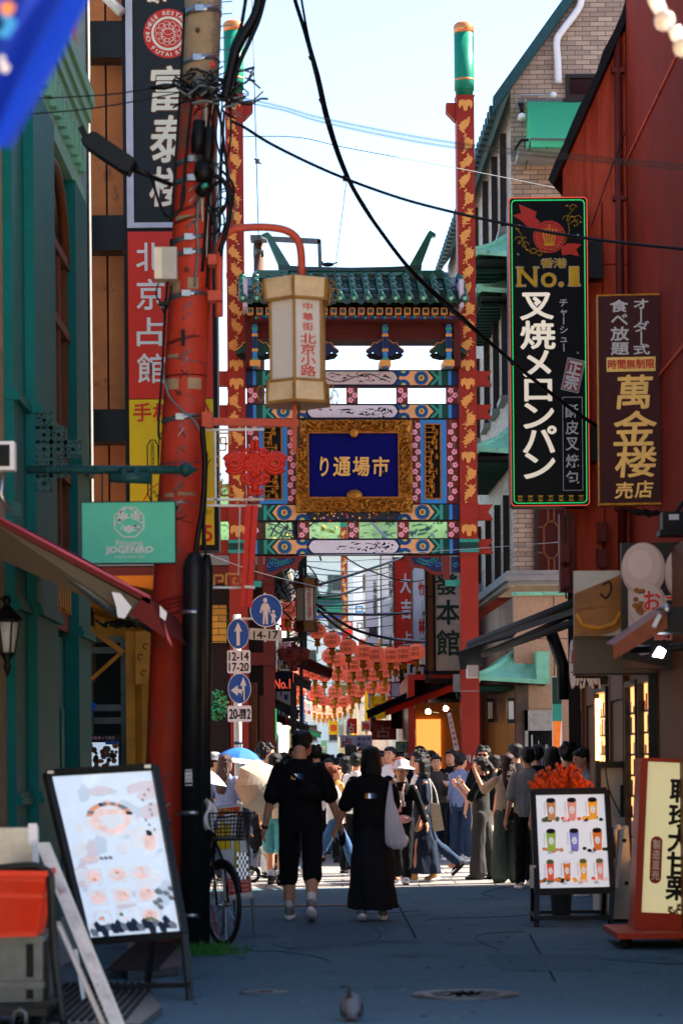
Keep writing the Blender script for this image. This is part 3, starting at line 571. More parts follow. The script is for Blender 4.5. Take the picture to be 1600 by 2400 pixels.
b.add([(fx - o, fy, ze2 - o * s2 + .12), (xr2, fy, zr2 + .15), (xr2, yb, zr2 + .15), (fw(yb) - o, yb, ze2 - o * s2 + .12), (fx - o, fy, ze2 - o * s2), (fw(yb) - o, yb, ze2 - o * s2)], [(0, 1, 2, 3), (0, 3, 5, 4)])
for k in range(36): y = fy + k * L2 / 36; b.box((fw(y) - o - .05, y, ze2 - o * s2 - .03), (fw(y) - o + .05, y + .2, ze2 - o * s2 + .15))
BB.part('roof', b, world=True)
b = MB('granite'); zl = 0
b.box((fx - .02, fy - .04, wz(1270, 1600, fy)), (9, fy + .5, wz(1270, 1398, fy))); b.box((fx + .1, fy - .02, 0), (9, fy + .5, wz(1270, 1600, fy)))
b.use('black').box((wx(1297, 1500, fy) - .006, fy - .043, wz(1270, 1600, fy)), (wx(1297, 1500, fy) + .006, fy - .041, wz(1270, 1398, fy)))
for py in (1497, ): b.box((fx, fy - .043, wz(1270, py, fy) - .005), (9, fy - .041, wz(1270, py, fy) + .005))
b.use('granite_dark').box((fx - .001, fy - .03, .0), (fx + .2, fy - .021, wz(1270, 1602, fy)))
for y in [fy + 1.2 * k for k in range(10)]: b.use('granite_dark').add([(fw(y) - .012, y + .03, 0), (fw(y) - .012, y + .03, wz(1230, 1398, fy)), (fw(y + 1.2) - .012, y + 1.17, wz(1230, 1398, fy)), (fw(y + 1.2) - .012, y + 1.17, 0)], [(0, 1, 2, 3)])
BB.part('base_cladding', b, world=True)
b = MB('stone_grey')
for z0, z1, o in ((1372, 1362, .1), (1362, 1350, .16), (1350, 1338, .12)): b.add([(fx - o, fy - o, wz(1230, z0, fy)), (9, fy - o, wz(1230, z0, fy)), (9, fy - o, wz(1230, z1, fy)), (fx - o, fy - o, wz(1230, z1, fy)), (fw(yb) - o, yb, wz(1230, z0, fy)), (fw(yb) - o, yb, wz(1230, z1, fy)), (9, fy, wz(1230, z1, fy)), (fx, fy, wz(1230, z1, fy)), (9, fy, wz(1230, z0, fy)), (fx, fy, wz(1230, z0, fy)), (fw(yb), yb, wz(1230, z1, fy)), (fw(yb), yb, wz(1230, z0, fy))], [(0, 1, 2, 3), (0, 3, 5, 4), (3, 2, 6, 7), (0, 9, 8, 1), (3, 7, 10, 5), (0, 4, 11, 9)])
b.use('verdigris').box((fx - .05, fy - .1, wz(1230, 1396, fy)), (9, fy, wz(1230, 1388, fy))); BB.part('cornice', b, world=True)
def sidewin(y0, y1, z0, z1):
    b = MB('window_frame'); q = -.015
    b.add([(fw(y0) + q, y0, z0), (fw(y1) + q, y1, z0), (fw(y1) + q, y1, z1), (fw(y0) + q, y0, z1)], [(0, 3, 2, 1)]); f = BB.part('window', b, bw, world=True)
    b = MB('glass_dark'); q = -.02; b.add([(fw(y0) + q, y0 + .08, z0 + .08), (fw(y1) + q, y1 - .08, z0 + .08), (fw(y1) + q, y1 - .08, z1 - .08), (fw(y0) + q, y0 + .08, z1 - .08)], [(0, 3, 2, 1)])
    b.use('stone_grey').box((fw(y0) - .12, y0 - .08, z0 - .08), (fw(y0) + .03, y1 + .08, z0)); b.use('window_frame').box((fw(y0) - .04, (y0 + y1) / 2 - .03, z0), (fw(y0), (y0 + y1) / 2 + .03, z1)); b.box((fw(y0) - .1, y0 - .05, z0), (fw(y0) + .02, y0 + .02, z1))
    BB.part('glazing', b, f, world=True)
for z0, z1 in ((10.0, 11.5), (7.3, 8.75), (4.35, 5.7)):
    for y0, y1 in ((38.8, 39.6), (40.3, 41.1), (42.0, 42.8), (44, 44.9)): sidewin(y0, y1, z0, z1)
def pent(zt, y0, y1, out=.62, drop=.5):
    b = MB('verdigris'); X0 = lambda y: fw(y); n = 16; q = lambda y: X0(y) - out
    for k in range(n):     # street slope in strips, tips turned up
        a, c = y0 + (y1 - y0) * k / n, y0 + (y1 - y0) * (k + 1) / n; up = lambda y: .12 * max(0, 1 - (y - (y0 - out)) / 1.2) ** 2
        pts = []
        for y in (a, c): pts.append([(X0(y) - out * t, y - (out * t if y == y0 else 0), zt - drop * (t ** .7) + up(y) * t) for t in (0, .35, .7, 1)])
        for j in range(3): b.add([pts[0][j], pts[1][j], pts[1][j + 1], pts[0][j + 1]], [(0, 1, 2, 3)])
        b.bar(pts[0][0], pts[0][3], .05, .05)
    hp = [[(X0(y0) - out * t, y0 - out * t, zt - drop * t ** .7 + .12 * t) for t in (0, .35, .7, 1)], [(X0(y0) + .5, y0 - out * t, zt - drop * t ** .7) for t in (0, .35, .7, 1)]]
    for j in range(3): b.add([hp[0][j], hp[1][j], hp[1][j + 1], hp[0][j + 1]], [(0, 3, 2, 1)])
    b.tube([hp[0][k] for k in range(4)], .045, 6); b.box((X0(y0) + .3, y0 - out, zt - drop), (X0(y0) + .5, y0, zt - .02))
    b.bar((q(y0), y0 - out, zt - drop + .08), (X0(y0) + .5, y0 - out, zt - drop), .05, .07); b.bar((q(y0), y0 - out, zt - drop + .08), (q(y1), y1, zt - drop), .05, .07)
    rf = BB.part('pent_roof', b, bw, world=True)
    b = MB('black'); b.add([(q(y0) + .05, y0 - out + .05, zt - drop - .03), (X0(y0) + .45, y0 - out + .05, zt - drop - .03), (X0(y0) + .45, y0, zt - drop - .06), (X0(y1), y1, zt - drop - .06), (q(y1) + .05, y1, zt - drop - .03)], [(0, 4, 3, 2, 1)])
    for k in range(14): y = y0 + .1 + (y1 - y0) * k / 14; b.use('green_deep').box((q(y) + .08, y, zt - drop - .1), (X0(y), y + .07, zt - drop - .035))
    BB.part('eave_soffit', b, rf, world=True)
for py in (545, 1000, 1528): pent(wz(1195, py, 38.1), 38.15, 42.6 if py < 1500 else 40.5)
pent(wz(1195, 655, 38.6), 38.7, 42.6, .5, .3)
def frontwin(p0, p1, q0, q1, lattice=False, d=fy):
    x0, x1, z0, z1 = wx(p0, q1, d), wx(p1, q1, d), wz(p0, q1, d), wz(p0, q0, d); b = MB('window_frame'); t = .06
    for a, c in (((x0, z0), (x0 + t, z1)), ((x1 - t, z0), (x1, z1)), ((x0 + t, z0), (x1 - t, z0 + t)), ((x0 + t, z1 - t), (x1 - t, z1))): b.box((a[0], d - .06, a[1]), (c[0], d + .02, c[1]))
    b.box((x0 - .04, d - .1, z0 - .06), (x1 + .04, d, z0)); f = BB.part('window', b, bw, world=True); b = MB('glass_dark'); b.box((x0 + t, d - .02, z0 + t), (x1 - t, d + .01, z1 - t))
    if lattice:
        b.use('wood_brown'); cx, cz = (x0 + x1) / 2, (z0 + z1) / 2; w_, h_ = (x1 - x0) * .22, (z1 - z0) * .25; oc = [(cx - w_, cz - h_ * .7), (cx - w_ * .4, cz - h_), (cx + w_ * .4, cz - h_), (cx + w_, cz - h_ * .7), (cx + w_, cz + h_ * .7), (cx + w_ * .4, cz + h_), (cx - w_ * .4, cz + h_), (cx - w_, cz + h_ * .7)]
        for k in range(8): a, c = oc[k], oc[(k + 1) % 8]; b.bar((a[0], d - .03, a[1]), (c[0], d - .03, c[1]), .03)
        for k in (1, 2): b.bar((oc[k][0], d - .03, oc[k][1]), (oc[k][0], d - .03, z0), .03); b.bar((oc[k + 4][0], d - .03, oc[k + 4][1]), (oc[k + 4][0], d - .03, z1), .03)
        for k in (0, 3): b.bar((oc[k][0], d - .03, oc[k][1]), (x0 if k == 0 else x1, d - .03, oc[k][1]), .03); b.bar((oc[k][0], d - .03, oc[7 - k][1]), (x0 if k == 0 else x1, d - .03, oc[7 - k][1]), .03)
    BB.part('glazing', b, f, world=True)
frontwin(1324, 1412, 176, 233); frontwin(1252, 1330, 1180, 1352, True)
b = MB('steel'); x0, x1, z0, z1 = wx(1228, 1700, fy), wx(1312, 1700, fy), .35, wz(1228, 1665, fy)
b.box((x0, fy - .1, z1 - .32), (x1, fy - .02, z1)); b.box((x0, fy - .1, z0), (x0 + .05, fy - .02, z1)); b.box((x1 - .05, fy - .1, z0), (x1, fy - .02, z1)); f = BB.part('shop_window', b, bw, world=True)
b = MB('glass_dark'); b.box((x0 + .05, fy - .05, z0), (x1 - .05, fy - .025, z1 - .32)); r = random.Random(8)
for k in range(9): x = x0 + .1 + k * .055; b.use(r.choice(['steel', 'paper_grey', 'steel_dull', 'blue', 'glass_dark'])).box((x, fy - .07, z0 + r.uniform(0, .5)), (x + r.uniform(.01, .05), fy - .051, z1 - .33 - r.uniform(0, .3)))
BB.part('glazing', b, f, world=True)
for px, py in ((1153, 1665), (1187, 1665)): b = MB('black_metal'); y = 2.6 * F / (px - 797); x = fw(y) - .16; z = wz(px, py, y); b.box((x, y - .1, z - .2), (x + .12, y + .1, z + .2)); b.use('paper_grey').box((x + .02, y - .104, z - .14), (x + .1, y - .1, z + .14)); BB.part('wall_lamp', b, bw, world=True)

b = MB('paper_white'); b.tube(smoothpts([P(x, y, 37.9) for x, y in ((1362, -10), (1355, 20), (1318, 70), (1304, 95), (1306, 140), (1308, 195))], 4), .055, 8); BB.part('drainpipe', b, bw, world=True)
b = MB('steel'); b.tube([P(x, y, 37.9) for x, y in ((1207, 250), (1209, 222), (1290, 221))], .012, 5); b.use('paper_white').ball(P(1296, 222, 37.8), .05); b.use('steel_dull').box(P(1212, 248, 37.9), P(1228, 232, 37.7)); b.use('black').lathe([(.05, .12), (.03, .0)], P(1222, 263, 37.7), 10); b.use('paper_white').lathe([(.07, 0), (.05, .08), (.02, .1)], P(1222, 280, 37.7), 12); BB.part('spotlight', b, bw, world=True)
b = MB('stone_grey'); z0, z1 = wz(1215, 367, 37.4), wz(1215, 352, 37.4); xx0 = wx(1213, 360, 37.4); b.box((xx0, 37.3, z0), (7, 38, z1)); bal = BB.part('balcony', b, bw, world=True)
b = MB('black_metal'); zt = wz(1215, 330, 37.4); b.tube([(xx0 + .05, 37.35, zt), (7, 37.35, zt)], .022, 6); b.tube([(xx0 + .05, 37.35, zt), (xx0 - .05, 37.35, z1)], .022, 6)
for k in range(12): b.tube([(xx0 + .1 + k * .35, 37.35, z1), (xx0 + .1 + k * .35, 37.35, zt)], .012, 5)
b.use('green_pale').box((xx0 + .15, 37.6, z1), (7, 37.62, zt - .05)); BB.part('railing', b, bal, world=True)
AW = T('awning', 'bright mint green cloth awning over the brick building balcony', 'awning', org=P(1300, 300, 37.6))
b = MB('mint_cloth'); a0, a1 = P(1234, 236, 37.95), P(1420, 236, 37.95); c0, c1 = P(1243, 326, 36.9), P(1420, 328, 36.9)
b.grid(lambda u, v: a0.lerp(a1, u).lerp(c0.lerp(c1, u), v) - V((0, 0, .05 * sin(pi * v))), 14, 6); b.poly([a0, c0, c0 + V((0, 1.0, -.15))]); b.poly([c0, c1, c1 + V((0, 0, -.12)), c0 + V((0, 0, -.12))]); AW.part('cloth', b, world=True)
b = MB('steel_dull'); b.bar(c0, c1, .03); b.bar(a0, a1, .04); b.bar(c0, (c0.x, 38, c0.z - .2), .02); b.bar((c0.x + 1, c0.y, c0.z), (c0.x + 1, 38, c0.z - .2), .02); AW.part('frame', b, world=True)
# ================================================================ LEFT: green shop building
GB = T('green_building', 'dark green timber fronted building with pilasters and a sunlit pale cornice', 'building', org=(-2.7, 21.5, 0))
GX = -2.62
def gd(px): return GX * F / (px - PX + 6)
y0, y1 = gd(26), gd(196); zc = 8.3
b = MB('green_panel'); b.box((GX - .2, y0, 0), (GX - 5, y1, zc)); b.use('tan_concrete').box((GX - .05, -12, 0), (GX - 5, y0 - .01, 9)); gw = GB.part('wall', b, world=True)  # tan wall lengthened behind the camera to bounce sunlight
b = MB('green_wall')
for pa, pb, o in ((28, 56, 0.02), (57, 108, .1), (168, 196, .06)):
    b.box((GX - .2, gd(pa), 0), (GX + o, gd(pb), 7.2))
    for z in (2.72, 1.15, 4.4): b.box((GX - .2, gd(pa) - .02, z), (GX + o + .05, gd(pb) + .03, z + .06)); b.box((GX - .2, gd(pa) - .01, z + .06), (GX + o + .03, gd(pb) + .02, z + .1))
b.box((GX - .2, gd(108), 0), (GX - .08, gd(168), 2.7))
for pa in (112, 150): b.box((GX - .08, gd(pa), .2), (GX - .04, gd(pa + 6), 2.0))
GB.part('pilaster', b, gw, world=True)
b = MB('green_pale')  # pale green puts the sunlight on the cornice into its colour
for k, (z0, z1, o) in enumerate(((7.2, 7.35, .04), (7.35, 7.8, .0), (7.8, 7.92, .05), (7.92, 8.06, .08), (8.06, 8.22, .11), (8.22, 8.36, .14))): b.box((GX - .2, y0, z0), (GX + o, y1 + o * .5, z1))
for k in range(16): y = y0 + k * .35; b.box((GX, y, 7.5), (GX + .06, y + .14, 7.8))
GB.part('cornice', b, gw, world=True)
ya, yb_ = gd(108), gd(168); b = MB('wood_brown')
b.box((GX - .18, ya, 2.9), (GX - .1, yb_, 7.2))
for t in (.02, .33, .64, .95): y = ya + (yb_ - ya) * t; b.box((GX - .12, y, 3.4), (GX - .02, y + .08, 6.3))
for z in (3.4, 4.2, 5.6, 6.3): b.box((GX - .12, ya, z), (GX - .0, yb_, z + .09))
b.tube([(GX - .03, (ya + yb_) / 2 - cos(t * pi / 10) * (yb_ - ya) * .45, 6.35 + sin(t * pi / 10) * .75) for t in range(11)], .05, 6); wn = GB.part('window', b, gw, world=True)
b = MB('glass_dark'); b.box((GX - .099, ya + .08, 3.5), (GX - .09, yb_ - .05, 6.25)); GB.part('glazing', b, wn, world=True)
b = MB('red_dark'); b.box((GX - .1, ya, 2.75), (GX - .03, yb_, 3.35)); b.use('gold'); r = random.Random(1)
for k in range(9): y = ya + .1 + k * (yb_ - ya - .2) / 9; b.box((GX - .03, y, 2.9 + r.uniform(0, .06)), (GX + .01, y + .09, 3.18 + r.uniform(-.05, .08))); b.bar((GX - .01, y, 2.95), (GX - .01, y + .14, 3.2), .03)
GB.part('fascia_board', b, gw, world=True)
b = MB('iron_green'); q = .42
for i, (n_, z) in enumerate(((1, 4.05), (2, 3.72), (3, 3.39), (2, 2.93), (1, 2.6))):
    for k in range(n_):
        c = P(104 + 34 * k, 985 + 34 * i + (12 if i > 2 else 0), 19.25); e = .062
        for u, v_ in (((-e, -e), (e, -e)), ((e, -e), (e, e)), ((e, e), (-e, e)), ((-e, e), (-e, -e)), ((-e, -e), (e, e)), ((-e, e), (e, -e)), ((0, -e), (0, e)), ((-e, 0), (e, 0))): b.bar((c.x + u[0], c.y, c.z + u[1]), (c.x + v_[0], c.y, c.z + v_[1]), .016)
IB = T('sign_bracket', 'ornate green iron bracket with a spear tip holding the green pastry shop sign', 'bracket', org=P(108, 1101, 19.25)); IB.part('lattice', b, world=True)
b = MB('iron_green'); b.tube([P(62, 1101, 19.25), P(425, 1101, 19.25)], .033, 10)
for k in range(40): c = P(112 + k * 8, 1101, 19.25); b.tube([c, c + V((.012, 0, 0))], .037, 8)
b.use('iron_green').lathe([(.03, 0), (.062, .03), (.06, .05), (.005, .14)], (0, 0, 0), 10)
nv = 4 * 10; c = P(423, 1101, 19.25); b.v[-nv:] = [(c.x + v[2], c.y + v[1], c.z - v[0]) for v in b.v[-nv:]]
b.tube([P(258, 1120, 19.15), P(352, 1120, 19.15)], [.035, .05], 12); b.tube([P(290, 1095, 19.15), P(290, 1125, 19.15)], .03, 8); b.tube([P(320, 1095, 19.15), P(320, 1125, 19.15)], .03, 8)
for px in (240, 355): b.tube([P(px, 1105, 19.25), P(px, 1178, 19.25)], .008, 5)
IB.part('spear_bar', b, world=True)
# lantern and camera box at the left frame edge
WL = T('wall_lantern', 'black wrought iron wall lantern on the green pilaster', 'lantern', org=P(18, 1480, 18.4))
c = P(17, 1470, 18.4); b = MB('black'); b.lathe([(.02, .24), (.035, .2), (.02, .17), (.04, .15), (.12, .06), (.13, .05), (.1, .04)], c, 6); b.lathe([(.06, -.2), (.02, -.26), (.03, -.3), (.004, -.38)], c, 8)
for k in range(6): a = k * pi / 3; b.bar((c.x + cos(a) * .1, c.y + sin(a) * .1, c.z + .04), (c.x + cos(a) * .06, c.y + sin(a) * .06, c.z - .2), .012)
b.tube([(c.x, c.y, c.z + .2), (c.x - .1, c.y, c.z + .24), (c.x - .2, c.y, c.z + .1)], .014, 6); WL.part('frame', b, world=True)
b = MB('paper_grey'); b.lathe([(.09, .035), (.055, -.19)], c, 6); WL.part('glass', b, world=True)
FL = T('floodlight', 'small white floodlight fixed at the left edge above the awning', 'floodlight', org=P(15, 1065, 17)); b = MB('paper_white'); a = P(15, 1070, 17); b.cbox(a, (.13, .12, .2)); b.use('glass_dark').cbox(a + V((-.01, -.065, 0)), (.09, .012, .15)); FL.part('housing', b, world=True); b = MB('steel'); b.tube([P(8, 1110, 17), P(2, 1160, 17), P(25, 1200, 17.05)], .02, 8); b.use('iron_green').cbox(P(35, 1195, 17.2), (.09, .08, .1)); FL.part('bracket', b, world=True)
# pink awning, seen from its side and below
PA = T('awning', 'pink edged maroon shop awning sloping out from the green building', 'awning', org=P(150, 1350, 17.5))
n0, n1 = P(-40, 1192, 17.2), P(352, 1400, 17.2); f0, f1 = n0 + V((-.0, 3.4, 0)), n1 + V((.05, 3.4, -.02))
b = MB('pink_cloth'); b.grid(lambda u, v: n0.lerp(n1, u).lerp(f0.lerp(f1, u), v) + V((0, 0, .03 * sin(u * pi))), 12, 5)
b.use('board_taupe'); b.grid(lambda u, v: n0.lerp(n1, u).lerp(f0.lerp(f1, u), v) + V((0, 0, .03 * sin(u * pi) - .05)), 12, 5); b.use('maroon_cloth'); b.add([n0, n1, n1 - V((0, 0, .05)), n0 - V((0, 0, .05))], [(0, 3, 2, 1)])
b.add([n1, f1, f1 - V((-.12, 0, .26)), n1 - V((-.1, 0, .24))], [(0, 1, 2, 3)]); b.add([n1, n1 - V((-.12, 0, .3)), n1 - V((.14, 0, .12)), n1 - V((.06, 0, -.0))], [(0, 1, 2, 3)])
b.use('board_taupe'); b.add([n0 + V((0, .03, -.05)), n1 + V((-.03, .03, -.05)), n1 + V((-.12, .06, -.15)), n0 + V((0, .25, -.3))], [(0, 3, 2, 1)]); b.use('pink_cloth'); b.tube([n0, n1], .012, 6); b.add([n1 - V((-.1, .01, .18)), n1 - V((-.16, .01, .36)), n1 - V((-.12, .01, .3))], [(0, 1, 2)]); PA.part('cloth', b, world=True)
b = MB('steel_dull'); b.tube([n0 + V((.0, .5, -.12)), n1 + V((-.25, .5, -.1))], .028, 8); b.tube([f0 - V((0, 0, .1)), f1 - V((.2, 0, .1))], .028, 8); b.tube([n0 + V((.2, .1, -.16)), n1 + V((-.25, .1, -.1))], .035, 8); PA.part('frame', b, world=True)
b = MB('paper_white'); e = n1 + V((-.18, -.02, -.02)); b.poly([e + V(p) for p in ((-.09, 0, .06), (-.03, 0, .05), (.05, 0, -.05), (.0, 0, -.13), (-.05, 0, -.12), (-.06, 0, -.04))]); b.poly([e + V(p) for p in ((.25, 0, -.04), (.3, 0, -.09), (.29, 0, -.15), (.25, 0, -.12))]); PA.part('valance_print', b, world=True)
# ================================================================ LEFT: brown building, amber stall
BR = T('brown_building', 'brown textured building behind the tall stacked vertical sign', 'building', org=(-3, 29, 0))
b = MB('brown_wall'); xa, xm, xz = wx(209, 600, 28.6), wx(252, 600, 28.6), wx(293, 600, 28.6); zb = wz(250, 1300, 28.6)
b.box((xa - .03, 28.6, zb), (xm - .012, 30, 13)); b.box((xm + .012, 28.6, zb), (xz, 30, 13)); b.use('black').box((xm - .012, 28.66, zb), (xm + .012, 30, 13)); b.use('brown_wall').box((-9, 28.7, zb), (xa - .03, 30, 13)); BR.part('wall', b, world=True)
b = MB('stone_grey'); r = random.Random(5)
for k in range(9): x = wx(184, 600, 27.2) + k * .0125; b.box((x, 27.2 + .006 * (k % 2), 2.4), (x + .0125, 27.6, 12)); 
b.use('black').box((wx(206, 600, 27.2), 27.18, 2.4), (wx(209, 600, 27.2), 27.3, 12)); BR.part('corrugated_strip', b, world=True)
AS = T('food_stall', 'amber timber food stall with braces and a ladder behind the green building', 'stall', org=(-2.9, 27, 0))
b = MB('amber'); X0, X1 = wx(186, 1600, 27), wx(372, 1600, 27); zt = wz(250, 1335, 27)
b.box((X0 - 2, 27.9, 0), (X1 + .1, 28.1, zt)); b.box((X1, 26.4, 0), (X1 + .06, 28, zt))
for px in (200, 308, 345): x = wx(px, 1600, 26.6); b.box((x - .05, 26.5, 0), (x + .05, 26.62, wz(px, 1480, 26.6)))
for k in range(8): y = 26.2 + k * .22; b.bar((X0 - .2, y, wz(200, 1345 + k * 10, 26.5)), (X1 + .05, y, wz(340, 1425 + k * 4, 26.5)), .05, .12)
b.add([(X0 - 1, 25.9, zt + .1), (X1 + .1, 25.9, zt - .32), (X1 + .1, 28, zt - .3), (X0 - 1, 28, zt + .1)], [(0, 1, 2, 3)]); AS.part('timber_frame', b, world=True)
b = MB('black'); b.box((X0 - .3, 27.88, 0), (wx(300, 1600, 27.9), 27.899, wz(250, 1500, 27.9))); AS.part('dark_opening', b, world=True)
b = MB('steel_dull'); 
for px in (212, 290): x = wx(px, 1600, 26.9); b.box((x - .03, 26.88, 0), (x + .03, 26.92, wz(px, 1500, 26.9)))
for py in (1500, 1525, 1660, 1690): z = wz(250, py, 26.9); b.box((wx(212, 1600, 26.9), 26.885, z - .03), (wx(290, 1600, 26.9), 26.915, z + .04))
b.use('amber').bar(P(195, 1460, 26.7), P(290, 1530, 26.7), .06); b.bar(P(195, 1610, 26.7), P(290, 1525, 26.7), .04); AS.part('shutter_frame', b, world=True)
b = MB('blue'); b.poly([P(188, 1620, 26.4), P(228, 1652, 26.3), P(190, 1715, 26.3)]); b.poly([P(188, 1620, 26.42), P(190, 1715, 26.32), P(228, 1652, 26.32)]); single('tarpaulin', b, 'blue tarpaulin corner hanging inside the amber stall', 'tarpaulin')
b = MB('cable'); r = random.Random(6)
for k in range(14): a = P(r.uniform(235, 305), 1460, 26.5); b.tube(smoothpts([a, a + V((r.uniform(-.1, .1), .02, r.uniform(-.06, .04))), a + V((r.uniform(-.2, .2), 0, r.uniform(-.05, .05)))], 4), .014, 4)
single('cable_bundle', b, 'tangled black cables bunched under the amber stall roof', 'cable')
# ================================================================ SIGNS ON THE BUILDINGS
class Sg(T):
    def rect(s, b, p0, q0, p1, q1, y0, y1): b.box((s.X(p0), y0, s.Z(q1)), (s.X(p1), y1, s.Z(q0))); return b
    def ch(s, b, t, p0, q0, p1, q1, y, off=.02, sh=0., rot=None):
        if rot: b.em(t, s.X((p0 + p1) / 2), s.Z((q0 + q1) / 2), (q1 - q0) / s.s, (p1 - p0) / s.s, y, off, rot=rot)
        else: b.fit(t, s.X(p0), s.X(p1), s.Z(q1), s.Z(q0), y, off, sh=sh)
    def col(s, b, t, cx, q0, q1, w, y, off=.02, dx=0.):      # a vertical line of characters
        n = len(t); h = (q1 - q0) / n
        for i, c in enumerate(t): b.em(c, s.X(cx + dx * i), s.Z(q0 + h * (i + .5)), w / s.s, h * .98 / s.s, y, off, rot=(pi / 2 if c == 'ー' else 0))
# stacked sign on the left
A = Sg('vertical_sign', 'tall stacked sign box of charcoal, red and yellow panels on the brown building', 'sign', (400, 620, 28), org=P(400, 620, 28))
b = MB('black'); A.rect(b, 291, -90, 508, 1291, -.02, .4); bx = A.part('box', b)
for q0, q1 in ((46, 132), (502, 584), (957, 1034)): b = MB('black_metal'); A.rect(b, 207, q0, 291, q1, .02, .35); A.part('mounting_bracket', b)
b = MB('grey_frame'); A.rect(b, 300, -90, 316, 535, -.05, -.02); A.rect(b, 482, -90, 497, 535, -.05, -.02); A.rect(b, 316, 523, 482, 535, -.05, -.02); b.use('dark_sign'); A.rect(b, 316, -90, 482, 523, -.035, -.02); pn = A.part('charcoal_panel', b)
b = MB('red_sign'); b.disc(A.X(400), A.Z(81), 58 / A.s, -.042, -.036, 40)
b.use('cream').disc(A.X(400), A.Z(81), 40 / A.s, -.046, -.04, 36); b.use('red_sign').disc(A.X(400), A.Z(81), 34 / A.s, -.05, -.045, 30)
b.use('cream')
for k in range(11): a = k * 2 * pi / 11; b.ring(A.X(400) + cos(a) * 22 / A.s, -0.0 + A.Z(81) + sin(a) * 20 / A.s, 8 / A.s, 9 / A.s, -.053, 12)
b.ring(A.X(400), A.Z(86), 15 / A.s, 16.2 / A.s, -.054, 20); b.ring(A.X(400), A.Z(72), 12 / A.s, 13 / A.s, -.0545, 20)
for word, a0, st in (('CHINESE RESTAURANT', 195, -12.2), ('FUTAIRO', 228, 14)):
    for k, c in enumerate(word):
        a = R(a0 + st * k); r = 48.5 / A.s
        if c != ' ': b.em(c, A.X(400) + cos(a) * r, A.Z(81) + sin(a) * r, 15 / A.s, 13 / A.s, -.047, .03, rot=a - pi / 2 if st < 0 else a + pi / 2)
A.part('emblem', b, pn)
b = MB()
for t, p0, q0, p1, q1 in (('富', 354, 158, 438, 262), ('泰', 354, 274, 440, 381), ('楼', 352, 394, 438, 484), ('菜', 355, -85, 395, 8), ('之', 352, -85, 378, 6)):
    for m, y, o in (('wood_brown', -.038, .055), ('cream', -.041, .022)): b.use(m); A.ch(b, t, p0, q0, p1, q1, y, o, .08)
A.part('lettering', b, pn)
b = MB('red_sign'); A.rect(b, 301, 544, 497, 935, -.04, -.02); pn = A.part('red_panel', b); b = MB('white')
for t, q0, q1 in (('北', 570, 636), ('京', 654, 727), ('占', 745, 812), ('館', 829, 899)): A.ch(b, t, 320, q0, 386, q1, -.042, .012)
A.part('lettering', b, pn)
b = MB('yellow'); A.rect(b, 301, 937, 497, 1278, -.04, -.02); pn = A.part('yellow_panel', b); b = MB('red_sign')
for i, t in enumerate('手相占い'): A.ch(b, t, 311 + i * 46, 946, 352 + i * 46, 988, -.042, .03)
A.ch(b, '5', 472, 1233, 492, 1270, -.042, .03); b.use('black')
for o in (((343, 1160), (342, 1045), (350, 1032), (360, 1032), (367, 1045), (368, 1092)), ((368, 1092), (371, 1020), (382, 1008), (392, 1020), (393, 1090)), ((343, 1160), (350, 1175), (352, 1190)), ((470, 1190), (483, 1090), (490, 1078))):
    b.tube([A.L(x, y, -.042) for x, y in o], .006, 4)
for i, t in enumerate('水星指知識探究心'): A.ch(b, t, 350, 1036 + i * 9, 359, 1044 + i * 9, -.042, 0)
for i, t in enumerate('健康線'): A.ch(b, t, 354 + i * 5, 1150 + i * 9, 362 + i * 5, 1158 + i * 9, -.042, 0)
A.ch(b, 'など', 478, 1196, 492, 1207, -.042, 0); b.use('red_sign').tube([A.L(x, y, -.043) for x, y in ((332, 1175), (345, 1150), (365, 1135), (400, 1130))], .005, 4)
A.part('lettering', b, pn)
b = MB('white'); a, c = P(270, -30, 28.2), P(287, 35, 27.8); b.tube([P(215, -40, 28), P(286, 30, 27.9)], .06, 10); BR.part('drainpipe', b, world=True)
# pastry shop board
J = Sg('hanging_sign', 'mint green pastry shop board hanging from the spear bracket', 'sign', (303, 1249, 19.2), org=P(303, 1249, 19.2)); b = MB('green_sign'); J.rect(b, 192, 1176, 413, 1322, -.03, .03); bd = J.part('board', b)
b = MB('iron_green')
for q in ((192, 1176, 413, 1178.5), (192, 1319.5, 413, 1322), (192, 1178.5, 194, 1319.5), (411, 1178.5, 413, 1319.5)): J.rect(b, *q, -.036, .035)
J.part('rim', b, bd)
b = MB('white'); cx, cz, r = J.X(304), J.Z(1225), 37 / J.s; oc = [(cx + cos(pi / 8 + k * pi / 4) * r, cz + sin(pi / 8 + k * pi / 4) * r) for k in range(8)]
for k in range(8): b.bar((oc[k][0], -.033, oc[k][1]), (oc[(k + 1) % 8][0], -.033, oc[(k + 1) % 8][1]), .009)
for k, (x, z) in enumerate(((-.4, .35), (.4, .35), (0, -.45))):
    for a in range(5): t = pi * a / 4; b.prism([(cx + x * r, cz + z * r - .03), (cx + x * r + cos(t) * .045 - .012, cz + z * r + sin(t) * .035), (cx + x * r + cos(t) * .045 + .012, cz + z * r + sin(t) * .035)], -.034 - a * .0002, -.03)
rg = random.Random(2)
for k in range(34):
    a = rg.uniform(0, 2 * pi); q = rg.uniform(.3, .9) * r; b.disc(cx + cos(a) * q, cz + sin(a) * q, rg.uniform(.006, .014), -.0335, -.03, 8)
J.part('emblem', b, bd); b = MB('white'); J.ch(b, 'Pâtissières', 273, 1266, 336, 1281, -.0335, .005); J.ch(b, 'JOGENRO', 249, 1282, 359, 1300, -.0335, .05); J.ch(b, 'YOKOHAMA 1959', 268, 1303, 340, 1309, -.0335, 0)
for p in (256, 290, 311, 320, 331, 343): J.rect(b, p - 3, 1296.5, p + 4, 1298, -.0335, -.03)
J.part('lettering', b, bd)
